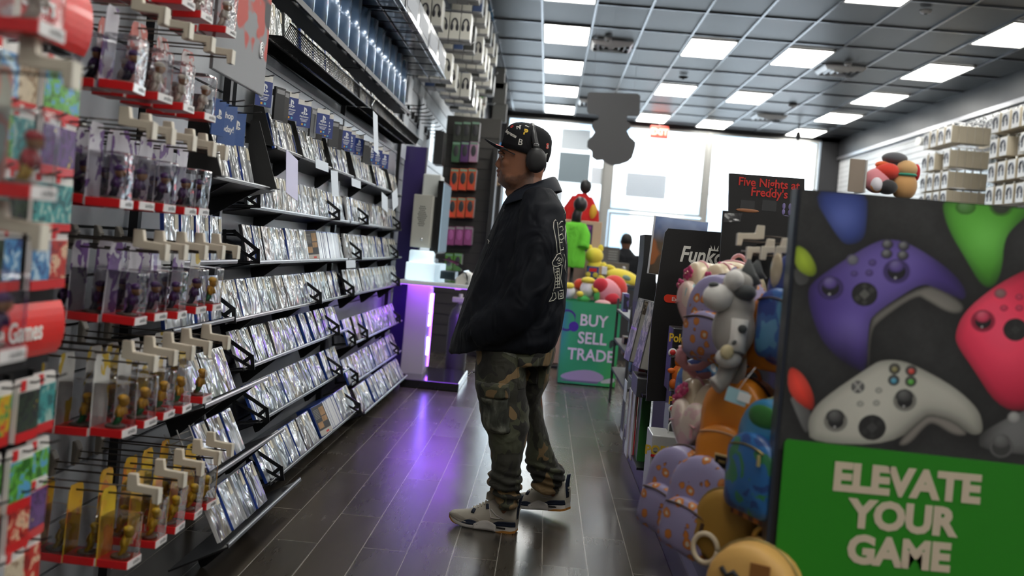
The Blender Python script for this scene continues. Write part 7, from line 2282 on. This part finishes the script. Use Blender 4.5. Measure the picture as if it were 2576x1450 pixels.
backpack('backpack', 'dark blue backpack with white oval just under the grey toy paw', on(1792, 1085, 3.05), R(-58), .18, .22, .09, SKY, None, BRN, SKYP, 'arch', extras=lambda t, w, h, d: MB().ell((-w * .1, -d - .01, h * .75), (.026, .006, .04), 14, 8).build('pale_patch', CRM, t))
backpack('backpack', 'cream and pink heart backpack with beaded flowers beside the orange one', on(1792, 1170, 2.88), R(-66), .20, .24, .075, CRM, art_mat('pink_heart_art2', [(0.60, 0.40, 0.40), (0.62, 0.52, 0.44), (0.45, 0.40, 0.50)], 14), PNK, PNK, 'heart', zipm=PNK, extras=flowers(5, 5))
backpack('backpack', 'bright orange backpack with small framed badge on its pocket', on(1880, 1203, 2.68), R(-46), .20, .27, .10, ORB, ORB, pm((0.55, 0.30, 0.16), .5), ORB, 'arch', (.82, .48), zipm=BRN, extras=badge)
backpack('backpack', 'aqua and green scenery backpack with round front pocket beside the green sign', on(1982, 1308, 2.44), R(-66), .20, .29, .10, AQUA, WRLD, GOLD, AQUA, 'arch', (.86, .66), zipm=pm((0.5, 0.42, 0.18), .4),
         extras=lambda t, w, h, d: (MB().box((0, -d - .012, h * .06), (w * .72, .010, h * .11)).build('checker_band', CHK.m, t), MB().ell((w * .05, -d - .006, h * .86), (w * .30, .008, h * .10), 14, 8).build('green_leaves', pm((0.03, 0.18, 0.03), .5), t)))
backpack('backpack', 'lavender orange patterned backpack, leftmost of the lowest hanging bags', on(1716, 1335, 2.82), R(-48), .19, .25, .10, LAV.m, LAV.m, BRN, BRN, 'arch', zipm=BRN, lean=(0, R(12)))
backpack('backpack', 'lavender orange patterned backpack, nearest of the lowest hanging bags', on(1772, 1385, 2.68), R(-44), .20, .27, .10, LAV.m, LAV.m, BRN, BRN, 'arch', zipm=BRN, lean=(0, R(12)))
backpack('shoulder_bag', 'mustard yellow flat bag tilted below the orange backpack', on(1800, 1400, 2.56), R(-40), .17, .19, .05, MUS, None, MUS, BLACK, 'arch', lean=(0, R(22)), cat='bag', grp=None)
backpack('backpack', 'yellow tan round topped bag cut off by the bottom picture edge', on(1912, 1552, 2.36), R(-30), .20, .19, .12, YTAN, None, BRN, MUS, 'arch', cat='bag', grp=None,
         extras=lambda t, w, h, d: (MB().box((.03, -d - .013, h * .72), (.045, .004, .045)).build('brown_patch', pm((0.25, 0.10, 0.02), .5), t), MB().tube([(-.06, -d - .012, h * .70), (-.045, -d - .015, h * .62), (-.03, -d - .015, h * .68), (-.015, -d - .013, h * .60)], .006, 6).build('black_stroke', BLACK, t)))
backpack('backpack', 'pink backpack with bow seen between the patterned and dark bags', on(1790, 1300, 2.84), R(-50), .17, .20, .08, pm((0.45, 0.22, 0.22), .5), None, PNK, PNK, 'arch')
backpack('backpack', 'black backpack hanging behind the mustard bag', on(1860, 1390, 2.72), R(-60), .21, .30, .10, pm((0.012, 0.012, 0.012), .6), None, BLACK, BLACK, 'arch')
backpack('backpack', 'dark red backpack low behind the aqua backpack', on(1915, 1395, 2.62), R(-60), .19, .22, .10, pm((0.05, 0.008, 0.008), .6), None, BLACK, BLACK, 'arch')
p = on(1774, 1380, 2.50)
m = MB().tube([(.032 * math.cos(a), 0, .036 * math.sin(a)) for a in np.linspace(0, 2 * PI, 24)], .007, 8)
tag(m.build('ring_handle', CRM, None, loc=p, rot=(0, 0, R(-30))), 'cream ring handle hanging beside the mustard bag', 'ring')
p = on(1853, 998, 2.44)
t = thing('price_tag', 'pale blue checked swing tag on the orange backpack', 'tag', p, (0, R(12), R(-20)))
MB().box((0, 0, 0), (.052, .002, .036)).build('card', pm((0.32, 0.52, 0.58), .6), t); MB().box((.018, -.002, .004), (.030, .002, .022)).build('sticker', PAPER, t)
m = MB().tube([(0, 0, .018), (.01, .01, .05), (.02, .02, .08)], .001, 5); m.build('string', PAPER, t)
for i, pts in enumerate(([(1712, 880), (1708, 905), (1728, 928), (1760, 925), (1785, 905), (1800, 890)], [(1716, 870), (1722, 915), (1752, 950), (1790, 945)])):
    q = [at(a, b_, Y=2.9) for a, b_ in pts]
    m = MB().tube([Vector((p.x, 2.9 + .02 * math.sin(k), p.z)) for k, p in enumerate(q)], .011, 8, 0, None, True, .3)
    tag(m.build('bag_strap', PNK, None), ('looped pink strap hanging under the lavender backpack', 'lower looped pink strap hanging under the lavender backpack')[i], 'strap')
# grey dog soft toy
DG = pm((0.36, 0.34, 0.31), .9, sheen=.4); DD = pm((0.06, 0.065, 0.065), .9, sheen=.3); DW = pm((0.62, 0.60, 0.56), .9, sheen=.4)
o0 = Vector(on(1835, 905, 2.60))


def rel(px, py, dy=0.0):
    p = at(px, py, Y=2.60); return Vector((p.x - o0.x, dy, p.z - o0.z))


t = thing('dog_plush', 'grey dog soft toy with dark ears hanging from a hook among the bags', 'soft toy', o0)
m = MB()
for px, py, r, dy in ((1845, 830, (.056, .055, .078), 0), (1855, 770, (.046, .046, .05), 0), (1862, 715, (.045, .045, .042), 0)): m.ell(rel(px, py, dy), r, 22, 14)
m.tube([rel(1850, 860, -.01), rel(1836, 900, -.03), rel(1812, 955, -.03), rel(1790, 968, -.035)], [.034, .026, .022, .026], 14)
m.tube([rel(1858, 870, .03), rel(1862, 930, .03), rel(1850, 970, .02)], [.03, .024, .024], 14)
bo = m.build('body', DG, t); remesh(bo, .006, 5)
m = MB().ell(rel(1803, 748, -.02), (.040, .040, .036), 20, 12); m.ell(rel(1842, 705, -.03), (.026, .026, .028), 16, 10); m.build('muzzle', DW, t)
MB().ell(rel(1791, 716, -.03), (.014, .014, .008), 12, 8).build('nose', DD, t)
for nm, (a, b_) in (('ear', ((1884, 720), (1880, 652))), ('ear', ((1905, 705), (1912, 655)))):
    A = rel(*a, -.02 if a[0] < 1900 else .02); B_ = rel(*b_, -.02 if a[0] < 1900 else .02)
    MB().tube([A, A * .55 + B_ * .45 + Vector((-.006, 0, 0)), B_], [.030, .022, .004], 14, 0, None, True, .55).build(nm, DD, t)
MB().ell(rel(1868, 735, -.03), (.03, .028, .022), 16, 10).build('dark_patch', DD, t)
m = MB().tube([rel(1852, 800, -.055), rel(1845, 850, -.06), rel(1838, 880, -.065)], [.022, .020, .026], 14); m.ell(rel(1822, 895, -.06), (.034, .026, .026), 16, 10); m.build('arm', DW, t)
MB().ell(rel(1853, 822, -.078), (.012, .008, .011), 12, 8).build('spot', DD, t); MB().ell(rel(1834, 858, -.078), (.008, .006, .009), 12, 8).build('spot', DD, t)
MB().ell(rel(1814, 878, -.085), (.018, .008, .019), 14, 8).build('wooden_button', pm((0.62, 0.52, 0.30), .4), t)

# ------------------------------------------------------------------ far gondola with soft toys, right wall stock
gz = at(2230, 505, Y=8.0).z
t = thing('gondola', 'farther display gondola topped with soft toys behind the poster panel', 'gondola', (2.75, 8.2, 0))
MB().box((0, 0, gz / 2), (1.4, 1.0, gz)).build('back_panel', pm((0.02, 0.02, 0.02), .5), t)
MB().box((0, 0, .06), (1.5, 1.1, .12)).build('base', GREYD, t)
t, w, h = face_box('carton', 2133, 402, 2178, 482, 7.9, .02, pm((0.24, 0.19, 0.15), .8), 'brown cardboard sheet standing behind the poster panel top')
MB().box((w / 2 + .012, .12, h / 2), (.012, .26, h * .98)).build('side_flap', pm((0.45, 0.43, 0.40), .7), t)
DB = (0.50, 0.27, 0.10)
for i, (px, py, parts, lab) in enumerate(((2232, 432, [('body', (0, 0, 0), (.10, .09, .07), (0.62, 0.04, 0.02)), ('fin', (-.04, 0, .05), (.06, .04, .03), (0.7, 0.12, 0.03))], 'red and orange soft toy at the top of the heap'),
                                      (2250, 430, [('body', (.0, .05, .02), (.09, .09, .10), (0.015, 0.015, 0.017)), ('grey_cap', (.0, .02, .10), (.10, .08, .05), (0.10, 0.10, 0.11))], 'black and grey soft toy at the top of the heap'),
                                      (2205, 455, [('body', (0, 0, 0), (.10, .09, .10), (0.62, 0.22, 0.25)), ('orange_foot', (-.02, -.07, -.05), (.045, .04, .05), (0.6, 0.22, 0.03))], 'pink soft toy at the left of the heap'),
                                      (2226, 472, [('body', (0, -.05, 0), (.08, .07, .06), (0.02, 0.02, 0.022)), ('white_face', (-.09, -.07, .01), (.045, .05, .06), (0.65, 0.62, 0.66))], 'black and white soft toy lying at the front of the heap'),
                                      (2275, 455, [('body', (0, 0, -.04), (.10, .09, .12), DB), ('head', (.0, -.02, .09), (.085, .08, .07), (0.55, 0.33, 0.14)), ('collar', (.0, -.01, .045), (.09, .085, .02), (0.03, 0.30, 0.20)), ('red_hat', (.085, .0, .07), (.03, .05, .07), (0.5, 0.01, 0.02))], 'brown sitting bear toy with green collar and red hat'))):
    q = at(px, py, Y=7.95)
    plush('soft_toy', lab + ' behind the poster panel', q, parts)
for q_ in range(1):
    pass
eb = None
WP_ = pm((0.50, 0.44, 0.33), .5); PIC = pm((0.66, 0.66, 0.66), .4)


def ear_box(loc, lab, grp):
    global eb
    if eb is None:
        t = thing('headset_box', lab, 'box', loc, 0, grp)
        MB().box((0, 0, .115), (.10, .20, .23)).build('box', WP_, t, .004)
        MB().box((-.0508, 0, .115), (.0016, .19, .22)).build('front_print', PIC, t)
        m = MB(); m.tube([(-.053, .05 * math.cos(a), .125 + .06 * math.sin(a)) for a in np.linspace(-.3, 3.4, 12)], .014, 6); m.ell((-.053, .048, .09), (.004, .022, .04), 10, 8); m.ell((-.053, -.048, .09), (.004, .022, .04), 10, 8)
        m.build('printed_headset', pm((0.09, 0.10, 0.13), .4), t)
        MB().tube([(0, 0, .23), (0, 0, .27)], .012, 6).build('hang_tab', WHITE, t)
        eb = t; return t
    return copy_tree(eb, loc, None, lab, grp)


for gi, (y0, xs, rowsz, gn) in enumerate(((14.3, 5.28, [at(2415, q, X=5.35).z for q in (360, 420, 474, 522)], 'farther'), (12.3, 5.36, [at(2562, q, X=5.4).z for q in (326, 390, 452, 514)], 'nearer'))):
    for ri, z in enumerate(rowsz):
        for pi in range(4):
            y = y0 - pi * .26
            nb = 5 if pi == 3 else 2
            x0 = xs + (.10 if (ri == 1 and pi == 2) else 0)
            for k in range(nb):
                ear_box((x0 + k * .104, y, z), 'boxed headset on the %s right wall rack, %s row, %s hook, %s in line' % (gn, ORD[ri], ORD[pi], ORD[k]), 'boxed headsets on the right wall')
        m = MB().tube([(0, 0, 0), (.62, 0, 0)], .006, 6)
        tag(m.build('wall_hook', STEEL, None, loc=(5.25, y0 - .9, z + .262)), 'long steel hook on the %s right wall rack, %s row' % (gn, ORD[ri]), 'hook', 'right wall hooks')
for i, (y0, y1, z0, z1, lab) in enumerate(((12.3, 14.9, 1.6, 3.62, 'clear glossy acrylic sheet on the right wall behind the farther headsets'), (9.0, 12.25, 1.6, 3.66, 'clear glossy acrylic sheet on the right wall behind the nearer headsets'))):
    t = thing('acrylic_sheet', lab, 'acrylic sheet', (5.82, (y0 + y1) / 2, z0))
    MB().box((0, 0, (z1 - z0) / 2), (.008, y1 - y0, z1 - z0)).build('sheet', clear_mat('acrylic_sheet%d' % i, (.72, .75, .8), .04, .35, 1.3, .12), t)
    MB().box((0, -(y1 - y0) / 2, (z1 - z0) / 2), (.02, .012, z1 - z0)).build('edge', pm((0.75, 0.8, 0.85), .3), t)
    MB().box((-.012, (y1 - y0) * .05, (z1 - z0) * .74), (.003, .5, .34)).build('info_card', pm((0.12, 0.11, 0.10), .4), t)
    m = MB()
    for k in range(3): m.box((-.0145, (y1 - y0) * .05, (z1 - z0) * .74 + .10 - k * .1), (.001, .36, .05))
    m.build('info_lines', pm((0.5, 0.42, 0.3), .5), t)
t = thing('spotlight', 'small white spotlight on the right wall rail', 'spotlight', (5.72, 15.6, 3.45))
MB().tube([(0, 0, 0), (-.16, -.05, .0)], [.05, .07], 14).build('head', WHITE, t); MB().tube([(.0, 0, 0), (.12, 0, .0)], .018).build('arm', STEEL, t)
